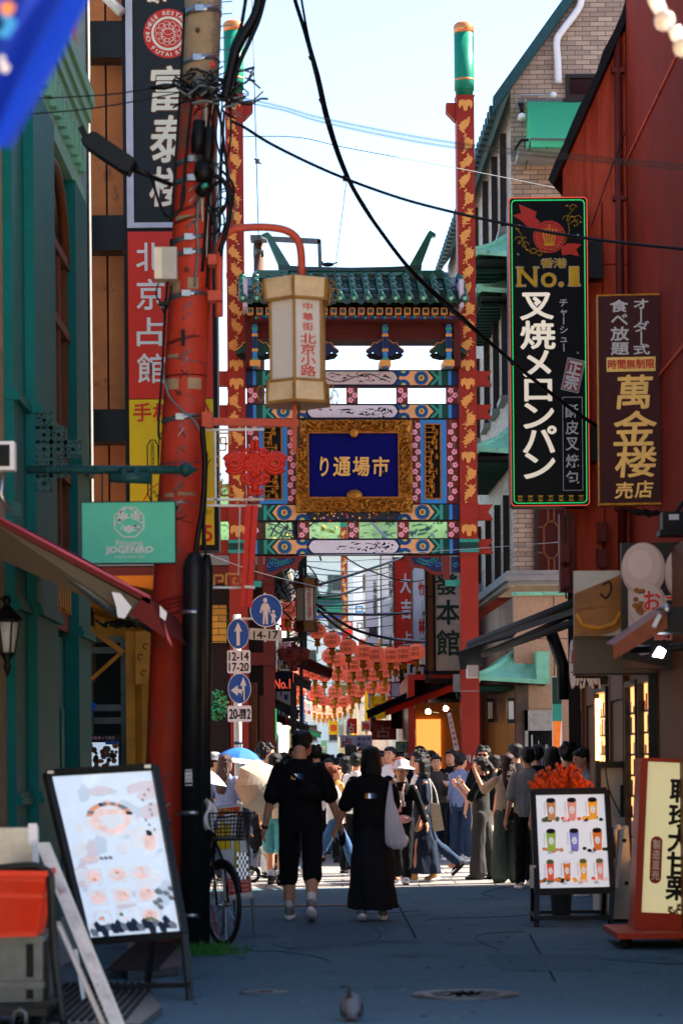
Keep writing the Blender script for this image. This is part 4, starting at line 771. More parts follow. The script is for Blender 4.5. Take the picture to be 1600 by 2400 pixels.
# black melon bread sign
N = Sg('vertical_sign', 'black vertical bread sign with red and green neon rim and gold crown emblem', 'sign', (1286, 825, 26.2), org=P(1286, 825, 26.2))
mat('sign_black', '07080b', .4, .2, 2, spec=.12); mat('neon_red', 'e0553c', .4, 0, emit=.22); mat('neon_green', '2ad070', .4, 0, emit=.22); mat('cream_lit', 'efe2cc', .4, .04, emit=.12)
def rrect(p0, q0, p1, q1, r, S):
    o = []
    for cx_, cy_, a0 in ((p1 - r, q0 + r, 0), (p0 + r, q0 + r, 90), (p0 + r, q1 - r, 180), (p1 - r, q1 - r, 270)):
        for k in range(5): a = R(a0 + k * 22.5); o.append((S.X(cx_ + r * cos(a)), S.Z(cy_ - r * sin(a))))
    return o
b = MB('sign_black'); b.prism(rrect(1193, 463, 1378, 1187, 10, N), -.02, .28); bx = N.part('box', b)
for q in ((1378, 563, 1414, 650), (1378, 1000, 1400, 1080)): b = MB('black_metal'); N.rect(b, *q, .05, .3); N.part('mounting_bracket', b)
for m, k in (('neon_red', 0), ('neon_green', 6)):
    o = rrect(1194.5 + k, 464.5 + k, 1376.5 - k, 1185.5 - k, 9, N); b = MB(m); b.tube([(x, -.03, z) for x, z in o + o[:1]], .0052, 6, False); N.part('neon_tube', b, bx)
z5 = lambda zx, zy: (1050 + .3508 * zx, 500 + .3508 * zy)
b = MB('cream_lit')
def Z5(S, b, t, x0, y0_, x1_, y1_, y, off=.02, **k): a, c = z5(x0, y0_), z5(x1_, y1_); S.ch(b, t, a[0], a[1], c[0], c[1], y, off, **k)
for t, q in zip('叉焼メロンパン', ((485, 535, 700, 710), (485, 722, 710, 905), (500, 920, 680, 1090), (507, 1112, 685, 1252), (500, 1272, 697, 1435), (495, 1425, 712, 1598), (500, 1605, 702, 1770))): Z5(N, b, t, *q, -.022, .035)
a = z5(592, 600); b.prism([(N.X(a[0] - 7), N.Z(a[1])), (N.X(a[0]), N.Z(a[1] + 9)), (N.X(a[0] + 6), N.Z(a[1])), (N.X(a[0]), N.Z(a[1] - 8))], -.023, -.019)
b.use('white'); a, c = z5(770, 570), z5(770, 930); N.col(b, 'チャーシュー', a[0], a[1], c[1], 22, -.022, .015)
for t, q0, q1 in zip('酥皮叉焼包', (1278, 1388, 1500, 1612, 1722), (1368, 1480, 1588, 1702, 1815)): Z5(N, b, t, 776, q0, 864, q1, -.022, .012)
for q in ((757, 1230, 890, 1233), (757, 1852, 890, 1855), (757, 1233, 760, 1852), (887, 1233, 890, 1852)): N.rect(b, *z5(q[0], q[1]), *z5(q[2], q[3]), -.023, -.019)
for zx, zy in ((870, 148), (470, 275), (862, 935)):
    a = z5(zx, zy); r = 4.5 / N.s; b.prism([(N.X(a[0]) + (r if k % 2 == 0 else r * .18) * cos(pi / 4 + k * pi / 4), N.Z(a[1]) + (r if k % 2 == 0 else r * .18) * sin(pi / 4 + k * pi / 4)) for k in range(8)], -.024, -.02)
a = z5(830, 1085); cx, cz = N.X(a[0]), N.Z(a[1]); th = R(-13); rot = lambda x, z: (cx + cos(th) * x - sin(th) * z, cz + sin(th) * x + cos(th) * z); hw, hh = 20 / N.s, 37 / N.s
for m, k, y in (('white', 1.06, -.0225), ('red_dark', 1, -.0235), ('white', .9, -.0245), ('sign_red', .86, -.0255)):
    if m == 'sign_red' and m not in MATS: mat('sign_red', 'a3201a', .4, .05)
    b.use(m).prism([rot(x * hw * k, z * hh * (1 - (1 - k) * .6)) for x, z in ((-1, -1), (1, -1), (1, 1), (-1, 1))], y, y + .003)
for i, t in enumerate('正宗'): b.use('white'); q = rot(0, hh * (.46 - .92 * i)); b.em(t, q[0], q[1], 33 / N.s, 35 / N.s, -.0262, .05, rot=th)
N.part('lettering', b, bx)
b = MB(); mat('sign_gold', 'c9971f', .35, .3, 3, metal=.35)
for m, off, y in (('white', .045, -.0215), ('black', .026, -.0225), ('sign_gold', .012, -.0235)):
    b.use(m); g = (off - .012) * 26
    for t, q in (('N', (468, 362, 592, 488)), ('o', (625, 402, 722, 494)), ('.', (738, 462, 772, 494)), ('1', (812, 362, 872, 488))):
        a, c = z5(*q[:2]), z5(*q[2:]); N.ch(b, t, a[0] - g, a[1] - g, c[0] + g, c[1] + g, y, .03)
    for q in ((455, 478, 520, 490), (455, 358, 505, 369), (570, 358, 610, 369), (802, 478, 886, 490)): a, c = z5(*q[:2]), z5(*q[2:]); N.rect(b, a[0] - g, a[1] - g, c[0] + g, c[1] + g, y, y + .002)
    for i, t in enumerate('香港'): a, c = z5(622 + i * 86, 306), z5(704 + i * 86, 364); N.ch(b, t, a[0] - g, a[1] - g, c[0] + g, c[1] + g, y, .02 + off * .6)
b.use('sign_gold')
for k in range(7): a = z5(470 + k * 68, 1905); cx, cz = N.X(a[0]), N.Z(a[1]); b.ring(cx, cz, 3 / N.s, 4.5 / N.s, -.0225, 10); b.prism([(cx - 9 / N.s, cz - 5 / N.s), (cx + 9 / N.s, cz - 5 / N.s), (cx, cz - 7 / N.s)], -.023, -.02); b.prism([(cx - 8 / N.s, cz + 6 / N.s), (cx, cz + 3 / N.s), (cx + 8 / N.s, cz + 6 / N.s), (cx, cz + 7 / N.s)], -.023, -.02)
N.part('gold_lettering', b, bx)
b = MB('red_sign'); zz = lambda pts: [(N.X(800 + .5102 * x), N.Z(.5102 * y)) for x, y in pts]
b.prism(zz([(818, 938), (900, 975), (893, 1000), (915, 1020), (905, 1050), (860, 1045), (830, 1015), (790, 990), (830, 980)]), -.025, -.021); b.prism(zz([(1010, 1140), (1040, 1120), (1105, 1125), (1080, 1148), (1092, 1180), (1050, 1170), (1015, 1175)]), -.025, -.021)
b.disc(*zz([(957, 1090)])[0], 38 / N.s, -.028, -.021, 32); b.use('red_dark').ring(*zz([(957, 1090)])[0], 32 / N.s, 33.5 / N.s, -.029)
b.use('sign_gold'); cx, cz = zz([(957, 1090)])[0]; u = 1 / N.s
for k in range(5): x = (k - 2) * 6 * u; b.prism([(cx + x * 1.25 - 1.6 * u, cz + 14 * u - abs(k - 2) * 1.5 * u), (cx + x * 1.25 + 1.6 * u, cz + 14 * u - abs(k - 2) * 1.5 * u), (cx + x * .8 + 1.2 * u, cz - 16 * u), (cx + x * .8 - 1.2 * u, cz - 16 * u)], -.033, -.029); b.disc(cx + x * 1.3, cz + (18 - abs(k - 2) * 1.5) * u, 2.6 * u, -.033, -.029, 8)
b.prism([(cx - 12 * u, cz - 16 * u), (cx + 12 * u, cz - 16 * u), (cx + 11 * u, cz - 21 * u), (cx - 11 * u, cz - 21 * u)], -.034, -.029); b.cbox((cx, -.031, cz + 25 * u), (1.6 * u, .004, 9 * u)); b.cbox((cx, -.031, cz + 26 * u), (6 * u, .004, 1.6 * u))
for k in range(18): a = R(150 + k * 240 / 17); b.ball((cx + cos(a) * 30 * u, -.03, cz + sin(a) * 30 * u), (2.4 * u, .003, 1.4 * u), 6, 4)
for (ax, ay), d1 in (((1065, 960), 1), ((1040, 1010), -1), ((1085, 1010), 1), ((1075, 1035), -1), ((845, 1130), 1), ((820, 1105), -1), ((880, 1160), 1), ((910, 1170), -1), ((815, 1050), 1)):
    x, z = zz([(ax, ay)])[0]; b.tube([(x + d1 * cos(t * .62) * (11 - t) * u, -.025, z + sin(t * .62) * (11 - t) * u) for t in range(11)], 1.0 * u, 4); b.ball((x - d1 * 13 * u, -.026, z + 6 * u), (4 * u, .003, 2 * u), 6, 4)
b.tube([(x, -.025, z) for x, z in zz([(1030, 1120), (1050, 1060), (1040, 1000), (1080, 950)])], .9 * u, 4); b.tube([(x, -.025, z) for x, z in zz([(800, 1040), (830, 1080), (850, 1150), (920, 1175)])], .9 * u, 4)
N.part('crown_emblem', b, bx)
# maroon restaurant sign
W = Sg('vertical_sign', 'maroon restaurant sign with gold rim and golden brush characters on the red wall', 'sign', (1478, 936, 24), org=P(1478, 936, 24), yaw=R(-4)); b = MB('wine_sign'); W.rect(b, 1402, 692, 1556, 1182, -.02, .1); bx = W.part('box', b)
b = MB('gold')
for q in ((1400, 690, 1558, 694), (1400, 1179, 1558, 1184), (1400, 694, 1403, 1179), (1553, 694, 1558, 1179)): W.rect(b, *q, -.03, .12)
W.part('rim', b, bx); b = MB('white')
for t, q in zip('食べ放題', ((1085, 580, 1203, 660), (1092, 675, 1200, 745), (1088, 760, 1206, 850), (1090, 865, 1206, 945))): Z5(W, b, t, *q, -.022, .035)
a, c = z5(1290, 570), z5(1290, 950); W.col(b, 'オーダー式', a[0], a[1], c[1], 40, -.022, .03)
b.use('gold_letter')
for t, q in zip('萬金楼売店', ((1115, 1085, 1340, 1305), (1092, 1325, 1370, 1550), (1105, 1562, 1370, 1762), (1105, 1798, 1220, 1905), (1237, 1790, 1350, 1902))): Z5(W, b, t, *q, -.022, .025, sh=.1)
a, c = z5(1058, 962), z5(1382, 1058); W.rect(b, a[0], a[1], c[0], c[1], -.024, -.02); b.use('red_sign'); Z5(W, b, '時間無制限', 1068, 978, 1374, 1040, -.0255, .04)
W.part('lettering', b, bx)
for q in ((1556, 770, 1610, 790), (1556, 1085, 1640, 1102)): b = MB('black_metal'); W.rect(b, *q, .02, .06); W.part('mounting_bracket', b)
b = MB('cable'); rg = random.Random(12)
for k in range(9): a = P(1470 + k * 6, 1195 + (k % 3) * 3, 24); b.tube(smoothpts([a, a + V((.06, 0, -.02)), a + V((.12, 0, rg.uniform(-.06, .02)))], 4), .016, 5)
b.use('cable_grey').tube(smoothpts([P(1530, 1200, 24), P(1565, 1215, 24), P(1590, 1190, 24), P(1610, 1130, 24)]), .006, 5); single('cable_bundle', b, 'taped black cable bundle below the maroon restaurant sign', 'cable')
FL2 = T('floodlight', 'black floodlight on the red wall right of the maroon sign', 'floodlight', org=P(1580, 1225, 22)); b = MB('black_metal'); a = P(1582, 1222, 22); b.cbox(a, (.26, .2, .16)); b.cbox(a + V((0, 0, -.11)), (.32, .24, .05)); b.use('paper_white').cbox(a + V((-.03, -.102, .03)), (.09, .008, .05)); FL2.part('housing', b, world=True); b = MB('black_metal'); b.tube([P(1600, 1175, 22), P(1582, 1205, 22)], .02, 6); FL2.part('arm', b, world=True)
# picture panels over the snack shop
mat('bun_white', 'c4b2ac', .5, .06, 3); mat('bun_shade', 'b09d96', .5, .06, 3); mat('bun_light', 'd0c0ba', .5, .05, 3); mat('bun_meat', '8a5426', .5, .5, 18, .3, 30); mat('photo_dark', '16120f', .35, .3, 3); mat('photo_brown', '5a3a28', .4, .4, 3); mat('photo_amber', '8a5a2a', .4, .45, 2.2, stain=('3a2a1a', .1, 1.5))
K = Sg('picture_panel', 'large photo panel of white steamed buns above the snack shop', 'sign', (1560, 1420, 19.6), org=P(1560, 1420, 19.6)); b = MB('photo_dark'); K.rect(b, 1455, 1272, 1660, 1570, -.02, .06); pn = K.part('board', b)
b = MB('bun_white')
pr = lambda pts, y: [(K.X(x), K.Z(z)) for x, z in pts]
b.prism([(K.X(1506 + 51 * cos(t)), K.Z(1335 - 62 * sin(t))) for t in [k * pi / 12 for k in range(24)]], -.03, -.018); b.prism([(K.X(1606 + 50 * cos(t)), K.Z(1345 - 66 * sin(t))) for t in [k * pi / 12 for k in range(24)]], -.028, -.018)
b.prism(pr([(1470, 1470), (1470, 1380), (1490, 1362), (1520, 1365), (1550, 1385), (1560, 1420), (1560, 1470)], 0), -.036, -.03); b.prism(pr([(1470, 1520), (1500, 1535), (1530, 1530), (1545, 1515), (1470, 1510)], 0), -.03, -.02); b.use('bun_white').prism(pr([(1575, 1510), (1640, 1505), (1640, 1540), (1590, 1540)], 0), -.03, -.02)
for cx_, cz_, rx_, rz_ in ((1506, 1335, 51, 62), (1606, 1345, 50, 66), (1516, 1425, 44, 58)):
    for j, m in enumerate(('bun_shade', 'bun_white', 'bun_light')):
        q = (1.02, .9, .55)[j]; b.use(m).prism([(K.X(cx_ - 4 * j + rx_ * q * cos(t)), K.Z(cz_ - 6 * j - rz_ * q * sin(t))) for t in [k * pi / 12 for k in range(24)]], -.037 - .0012 * j - (.004 if cz_ > 1400 else 0), -.03)
b.use('bun_meat'); rg = random.Random(5)
for k in range(22): b.ball((K.X(1498 + rg.gauss(0, 9)), -.046, K.Z(1425 + rg.gauss(0, 17))), (.022, .006, .022), 8, 5)
b.use('photo_brown').prism(pr([(1456, 1545), (1500, 1552), (1560, 1566), (1456, 1568)], 0), -.025, -.018); K.part('bun_picture', b, pn)
b = MB('white')
for m, o, y in (('white', .09, -.050), ('red_sign', .04, -.054)): b.use(m); [K.ch(b, t, *q, y, o) for t, q in (('お', (1506, 1386, 1544, 1430)), ('土', (1556, 1384, 1600, 1428)), ('産', (1608, 1384, 1650, 1428)), ('餃', (1530, 1476, 1562, 1500)), ('店', (1566, 1476, 1600, 1500)))]
K.part('lettering', b, pn)
Q = Sg('picture_panel', 'weathered amber photo panel of a wooden steamer left of the bun panel', 'sign', (1399, 1420, 20.4), org=P(1399, 1420, 20.4)); b = MB('paper_grey'); Q.rect(b, 1344, 1338, 1455, 1490, -.02, .06); pn = Q.part('board', b); b = MB('photo_amber'); b.prism([(Q.X(x), Q.Z(z)) for x, z in ((1344, 1392), (1455, 1347), (1455, 1470), (1435, 1483), (1400, 1491), (1344, 1490))], -.03, -.019)
b.use('bun_meat').prism([(Q.X(x), Q.Z(z)) for x, z in ((1344, 1428), (1400, 1420), (1455, 1402), (1455, 1406), (1400, 1426), (1344, 1434))], -.034, -.03); b.use('amber').tube([Q.L(x, y, -.036) for x, y in ((1348, 1440), (1362, 1466), (1400, 1474), (1438, 1462), (1452, 1436))], .022, 6); b.use('black').tube(smoothpts([Q.L(x, y, -.035) for x, y in ((1405, 1392), (1418, 1402), (1430, 1385), (1427, 1365), (1410, 1372))]), .008, 5); Q.part('steamer_picture', b, pn)
U = Sg('shop_board', 'plain taupe fascia board under the two food photo panels', 'sign', (1430, 1535, 20.6), org=P(1430, 1535, 20.6)); b = MB('board_taupe'); U.rect(b, 1344, 1490, 1600, 1580, -.02, .1); b.use('black'); U.rect(b, 1344, 1578, 1600, 1582, -.03, .11); U.part('board', b)
O = Sg('projecting_sign', 'narrow white oval shop sign with an orange patch edge on beside the taupe board', 'sign', (1340, 1557, 21), org=P(1340, 1557, 21), yaw=R(0)); b = MB('paper_white'); b.disc(0, 0, 6.5 / O.s, -.03, .03, 24, 57 / O.s); bx = O.part('board', b); b = MB('red_sign')
b.box((-3 / O.s, -.034, 3 / O.s), (5 / O.s, -.03, 28 / O.s)); b.use('black')
for z in (30, 2, -20): b.box((-5.5 / O.s, -.035, z / O.s), (5.5 / O.s, -.03, (z + 2) / O.s))
O.part('print', b, bx); b = MB('black_metal'); b.bar((0, .03, .1), (.12, .1, .1), .03); b.bar((0, .03, -.1), (.12, .1, -.1), .03); O.part('bracket', b)
b = MB('white'); rg = random.Random(3)
for k in range(11): a = P(1348 + k * 5.4, 1590, 22); b.bar(a, a + V((rg.uniform(-.03, .03), 0, rg.uniform(-.1, -.04))), .016)
SB = T('shop_board', 'black shop board with white brush writing half hidden under the taupe board', 'sign', org=P(1380, 1590, 22.1)); c = MB('black'); c.box(P(1344, 1605, 22.05), P(1420, 1560, 22.15)); q = SB.part('board', c, world=True); SB.part('lettering', b, q, world=True)
# right hand awnings
DA = T('awning', 'long folded dark grey awning reaching out in front of the gate pillar on the right', 'awning', org=P(1220, 1480, 29)); b = MB('dark_cloth')
a0, a1, c0, c1 = P(1346, 1412, 25.5), P(1100, 1510, 29.5), P(1346, 1458, 25.5), P(1132, 1532, 29.5)
b.tube([a1, a1.lerp(a0, .5) + V((0, 0, -.0)), a0], .05, 8); b.add([a0, a1, a1 - V((.1, 0, .08)), a0 - V((0, 0, .12))], [(0, 1, 2, 3)]); b.tube([c1, c0], .045, 8); q0 = P(1072, 1528, 29.8); q1 = P(1130, 1508, 29.8); b.poly([q0, q1, q1 - V((0, 0, .35)), P(1128, 1560, 29.8), P(1078, 1570, 29.8)]); b.poly([q0, q1, P(1235, 1455, 28), P(1200, 1495, 28)])
DA.part('cloth', b, world=True); b = MB('black_metal'); b.tube([P(1290, 1480, 27), P(1318, 1560, 27), P(1320, 1640, 27)], .07, 8); b.tube([P(1140, 1530, 29.4), P(1330, 1445, 26)], .03, 6); DA.part('frame', b, world=True); b = MB('paper_white'); b.ball(P(1122, 1506, 29.4), (.035, .03, .03)); b.box(P(1092, 1560, 29.9), P(1120, 1588, 29.7)); DA.part('end_cap', b, world=True)
RA = T('awning', 'dark reddish retractable awning edge above the snack shop on the right', 'awning', org=P(1500, 1480, 18)); mat('awning_film', 'a8664e', .4, .25, 5, sub=.4); b = MB('awning_film'); a0, a1 = P(1436, 1512, 18), P(1562, 1424, 17.5); b.add([a0, a1, a1 - V((0, 0, .15)), a0 - V((0, 0, .11))], [(0, 1, 2, 3)]); b.add([a0, a1, a1 + V((.0, .5, .04)), a0 + V((.0, .5, .04))], [(0, 1, 2, 3)]); RA.part('cloth', b, world=True)
b = MB('black_metal'); b.box(P(1548, 1482, 17.6), P(1680, 1428, 17.9)); b.tube([P(1478, 1524, 18.2), P(1680, 1512, 18)], .03, 8); b.use('steel').ball(P(1562, 1428, 17.45), .04, 10, 8); b.bar(P(1545, 1440, 17.5), P(1530, 1470, 17.5), .03); RA.part('frame', b, world=True)
mat('lamp_white', 'e8f4ff', .4, 0, emit=5); b = MB('black_metal'); a = P(1545, 1528, 18.1); b.box(a + V((-.07, .0, -.05)), a + V((.07, .05, .06))); b.use('lamp_white').poly([a + V(p) for p in ((-.055, -.003, -.03), (.02, -.003, -.045), (.05, -.003, .02), (-.01, -.003, .04))]); single('spotlight', b, 'small lit white spotlight shining under the snack shop awning', 'spotlight', org=a)
# ================================================================ UTILITY POLE AND WHAT HANGS FROM IT
PD = 19.7
ctr = [(478, -40, 44), (472, 120, 45), (455, 476, 47), (448, 625, 48), (430, 1000, 50), (412, 1373, 53), (402, 1628, 54), (390, 2000, 55), (384, 2215, 56)]
def pc(py):
    for (x0, y0, w0), (x1, y1, w1) in zip(ctr, ctr[1:]):
        if y0 <= py <= y1: t = (py - y0) / (y1 - y0); return x0 + (x1 - x0) * t, w0 + (w1 - w0) * t
mat('sticker', 'cfcabf', .6, .2, 20)
UP = T('utility_pole', 'leaning utility pole wrapped in worn red sheeting with a bare concrete top', 'utility pole', org=P(384, 2212, PD))
k_ = PD / F
b = MB('red_pole'); pts = [P(pc(y)[0], y, PD) for y in range(235, 2216, 60)] + [V((P(384, 2215, PD).x, PD, 0))]; b.tube(pts, [pc(y)[1] * k_ for y in range(235, 2216, 60)] + [56 * k_], 28); sh = UP.part('shaft', b, world=True)
b = MB('tan_concrete'); b.tube([P(pc(y)[0], y, PD) for y in (-40, 60, 150, 236)], [pc(y)[1] * k_ * .98 for y in (-40, 60, 150, 236)], 28); UP.part('concrete_top', b, sh, world=True)
b = MB()
def band(py, h, m, o=1.03, tilt=6):
    x, w_ = pc(py); a = P(x - tilt * .3, py - h / 2, PD); c = P(x, py + h / 2, PD); b.use(m).tube([a, c], w_ * k_ * o, 28)
for py, h in ((33, 16), (148, 12), (384, 13), (428, 13), (566, 11), (600, 11), (697, 12), (984, 12)):
    band(py, h, 'steel'); x, w_ = pc(py)
    for q in range(-3, 4): b.use('black').cbox(P(x + w_ * .86 * sin(q * .42), py, PD) - V((0, w_ * k_ * 1.032 * cos(q * .42), 0)), (.018, .012, .016))
    b.use('steel').cbox(P(x - 5, py, PD) - V((0, w_ * k_ * 1.06, 0)), (.07, .04, .05)); UP.part('steel_band', b, sh, world=True); b = MB()
for py in (292, 312, 340, 363, 450, 533, 536, 722, 730, 748, 838, 1060, 1118, 1145, 1150, 1185, 1190, 1204, 1300, 1475, 1820, 1890): band(py, 2.2, 'steel_dull' if py % 3 else 'steel', 1.02)
for py in (495, 520, 800, 1405, 1415, 1425, 1440): band(py, 7, 'red_dark' if py < 900 else 'red_paint', 1.025)
rg = random.Random(90)
for k in range(26): band(rg.uniform(250, 1250), rg.uniform(1.2, 2.6), rg.choice(['steel_dull', 'steel', 'cable_grey', 'cable', 'rust']), 1.018, rg.uniform(-8, 14))
UP.part('wrapping_wire', b, sh, world=True)
b = MB()
for k in range(14):
    t = rg.uniform(.25, 1.08); y0_ = rg.uniform(215, 330); y1_ = y0_ + rg.uniform(150, 420); pts = []
    for j in range(6): y = y0_ + (y1_ - y0_) * j / 5; x, r = pc(y); a = math.asin(max(-.99, min(.99, t + rg.uniform(-.1, .1)))); pts.append(P(x, y, PD) + V((sin(a) * r * k_ * 1.05 + (max(0, t - .95) * .5), -cos(a) * r * k_ * 1.08 - .01, 0)))
    b.use(rg.choice(['cable', 'cable', 'cable_grey', 'black', 'paper_grey'])).tube(smoothpts(pts, 4), rg.uniform(.006, .013), 5)
for k in range(8):
    y = rg.uniform(330, 520); c = P(pc(y)[0] + 50 + rg.uniform(-12, 25), y, PD - .1); b.use('cable' if k % 2 else 'cable_grey').tube([c + V((.07 * sin(s * .62) * (1 + .3 * sin(k)), .02 * sin(s), -.11 * cos(s * .62))) for s in range(9)], rg.uniform(.006, .012), 5)
UP.part('pole_cable', b, sh, world=True)
b = MB('tan_concrete'); 
for px, py, w_, h in ((410, 680, 30, 26), (455, 672, 24, 26), (405, 906, 34, 26), (458, 905, 30, 26), (400, 1165, 22, 9), (440, 1162, 40, 8), (408, 840, 26, 8), (440, 520, 50, 12)):
    x, r = pc(py); t0, t1 = (px - x - w_ / 2) / r, (px - x + w_ / 2) / r; A_ = [math.asin(max(-.98, min(.98, t0 + (t1 - t0) * i / 5))) for i in range(6)]
    vs = []
    for q in (py - h / 2, py + h / 2):
        for a in A_: vs.append(P(x, q, PD) + V((sin(a) * r * k_ * 1.012, -cos(a) * r * k_ * 1.012, 0)))
    b.add(vs, [(i, i + 6, i + 7, i + 1) for i in range(5)])
UP.part('tape_patch', b, sh, world=True)
b = MB('rust')
for px, py in ((467, 87), (442, 643), (424, 930), (395, 1495)): a = P(px, py, PD) - V((0, .2, 0)); b.tube([a + V((0, .06, 0)), a], .012, 6); b.ball(a, .02, 8, 5)
b.use('black').cbox(P(433, 800, PD) - V((0, .18, 0)), (.03, .03, .13)); UP.part('step_bolt', b, sh, world=True)
b = MB('paper_grey'); b.box(P(366, 662, 19.45), P(414, 578, 19.3)); b.use('cream').box(P(366, 662, 19.46), P(379, 580, 19.29)); jb = UP.part('junction_box', b, world=True)
b = MB('cable'); b.tube(smoothpts([P(x, y, 19.4) for x, y in ((372, 664), (366, 690), (378, 712), (386, 735), (398, 700), (402, 670))]), .007, 5); b.cbox(P(384, 712, 19.4), (.08, .05, .03)); UP.part('box_wire', b, jb, world=True)
b = MB('cable_grey'); b.tube(smoothpts([P(x, y, 19.45) for x, y in ((386, 700), (384, 800), (383, 870), (395, 925), (425, 960), (455, 985), (468, 1010))]), .009, 6); b.use('cable')
for o in (((432, 20), (424, 190), (410, 400), (402, 520)), ((402, 560), (390, 700), (381, 860), (372, 1000), (376, 1030)), ((474, 1290), (478, 1180), (480, 1030))): b.tube(smoothpts([P(x, y, 19.42) for x, y in o]), .011, 5)
UP.part('riser_cable', b, world=True)
# cable tangle
rg = random.Random(21); b = MB('cable')
for k in range(75):
    a = P(rg.uniform(430, 560), rg.gauss(212, 18), 19.45 + rg.uniform(-.12, .1)); pts = [a]
    for _ in range(3): pts.append(pts[-1] + V((rg.uniform(-.13, .13), rg.uniform(-.04, .04), rg.uniform(-.08, .08))))
    b.use(rg.choice(['cable', 'cable', 'cable', 'cable_grey', 'steel_dull', 'black'])).tube(smoothpts(pts, 4), rg.uniform(.004, .012), 5)
for o, r in ((((612, -30), (600, 30), (572, 80), (552, 120), (540, 170), (528, 230)), .042), (((580, -30), (565, 60), (545, 110), (530, 190)), .016), (((625, -30), (608, 40), (585, 95), (560, 150), (540, 220)), .02), (((505, 225), (520, 300), (530, 380), (535, 440), (525, 490), (505, 505), (485, 490)), .013), (((500, 410), (520, 420), (532, 440), (540, 480), (530, 540), (515, 590)), .02), (((490, 250), (505, 320), (515, 360), (528, 380), (540, 330), (540, 260), (530, 230)), .009), (((450, 240), (440, 330), (430, 430), (425, 480)), .012), (((350, 400), (372, 470), (390, 505), (410, 505), (430, 470), (432, 400)), .012), (((520, 400), (545, 430), (546, 470), (535, 510), (525, 560), (518, 600)), .012)): b.use('cable').tube(smoothpts([P(x, y, 19.38) for x, y in o]), r, 7)
for k in range(26): y = 10 + k * 7.5; c = P(506 + 8 * sin(k) - k * .4, y, 19.6); b.use('cable_grey').tube([c + V((cos(t * .7) * .032, sin(t * .7) * .03, t * .002)) for t in range(10)], .0035, 4)
for k in range(8): b.use('steel_dull').bar(P(515, 5 + k * 28, 19.5), P(545, 3 + k * 28, 19.5), .008)
single('cable_tangle', b, 'knot of black cables tied around the utility pole below its concrete top', 'cables')
b = MB('black')
for p0, q0, p1, q1, r in ((468, 285, 462, 360, .06), (492, 300, 485, 395, .05), (476, 385, 480, 425, .085), (466, 455, 490, 430, .055)): b.tube([P(p0, q0, 19.35), P((p0 + p1) / 2, (q0 + q1) / 2, 19.33), P(p1, q1, 19.35)], [r * .8, r, r * .8], 10)
b.use('steel_dull').tube([P(500, 408, 19.35), P(470, 460, 19.35), P(455, 478, 19.4)], .012, 6); b.use('teal').tube([P(478, 432, 19.24), P(482, 440, 19.24)], .03, 10); b.use('red_bright').cbox(P(498, 152, 19.45), (.03, .03, .04)); single('cable_closure', b, 'black cylindrical cable closures clamped to the red pole under the cable knot', 'closure')
# LED street lamp
SLp = T('street_lamp', 'slim black street lamp head angled out to the left of the pole', 'street lamp', org=P(395, 425, 19.3)); b = MB('black_metal')
a, c = P(206, 322, 19), P(318, 392, 19.1); u = (c - a).normalized(); n = V((u.z, 0, -u.x)); w0 = .045
o = [a - n * w0 + u * .02, a + n * .05 - u * .03, a + n * .075 + u * .03, c + n * .10 - u * .06, c + n * .09, c - n * .03, a - n * .06 + u * .05]
b.prism([(p.x, p.z) for p in o], 18.93, 19.12); hd = SLp.part('head', b, world=True); b = MB('black_metal'); b.bar(P(190, 298, 19), a + n * .02, .05); b.tube([c, P(350, 412, 19.15), P(400, 432, 19.4)], [.045, .02, .02], 8); SLp.part('arm', b, world=True)
b = MB('cable'); b.tube(smoothpts([P(x, y, 19.1) for x, y in ((330, 398), (355, 410), (366, 450), (382, 495), (404, 508))]), .009, 5); SLp.part('lead', b, world=True)
# lantern bracket and lantern
LB = T('lantern_bracket', 'arched red tube bracket carrying the white lantern off the pole', 'bracket', org=P(505, 700, 19.5)); b = MB('red_arm')
b.box(P(490, 628, 19.56), P(508, 595, 19.4)); b.box(P(490, 712, 19.56), P(520, 680, 19.4)); LB.part('mounting_plate', b, world=True); b = MB('red_arm')
b.tube(smoothpts([P(x, y, 19.5) for x, y in ((514, 742), (514, 600), (520, 565), (538, 542), (570, 534), (630, 533), (672, 541), (697, 562), (706, 600), (706, 665))]), .032, 12); LB.part('tube', b, world=True); b = MB('black_metal'); b.bar(P(700, 640, 19.5), P(700, 1050, 19.6), .02); b.use('red_arm').bar(P(477, 988, 19.5), P(700, 992, 19.5), .05, .06); b.box(P(476, 1008, 19.56), P(497, 965, 19.4)); b.bar(P(690, 948, 19.5), P(690, 1060, 19.5), .035); LB.part('lower_rail', b, world=True)
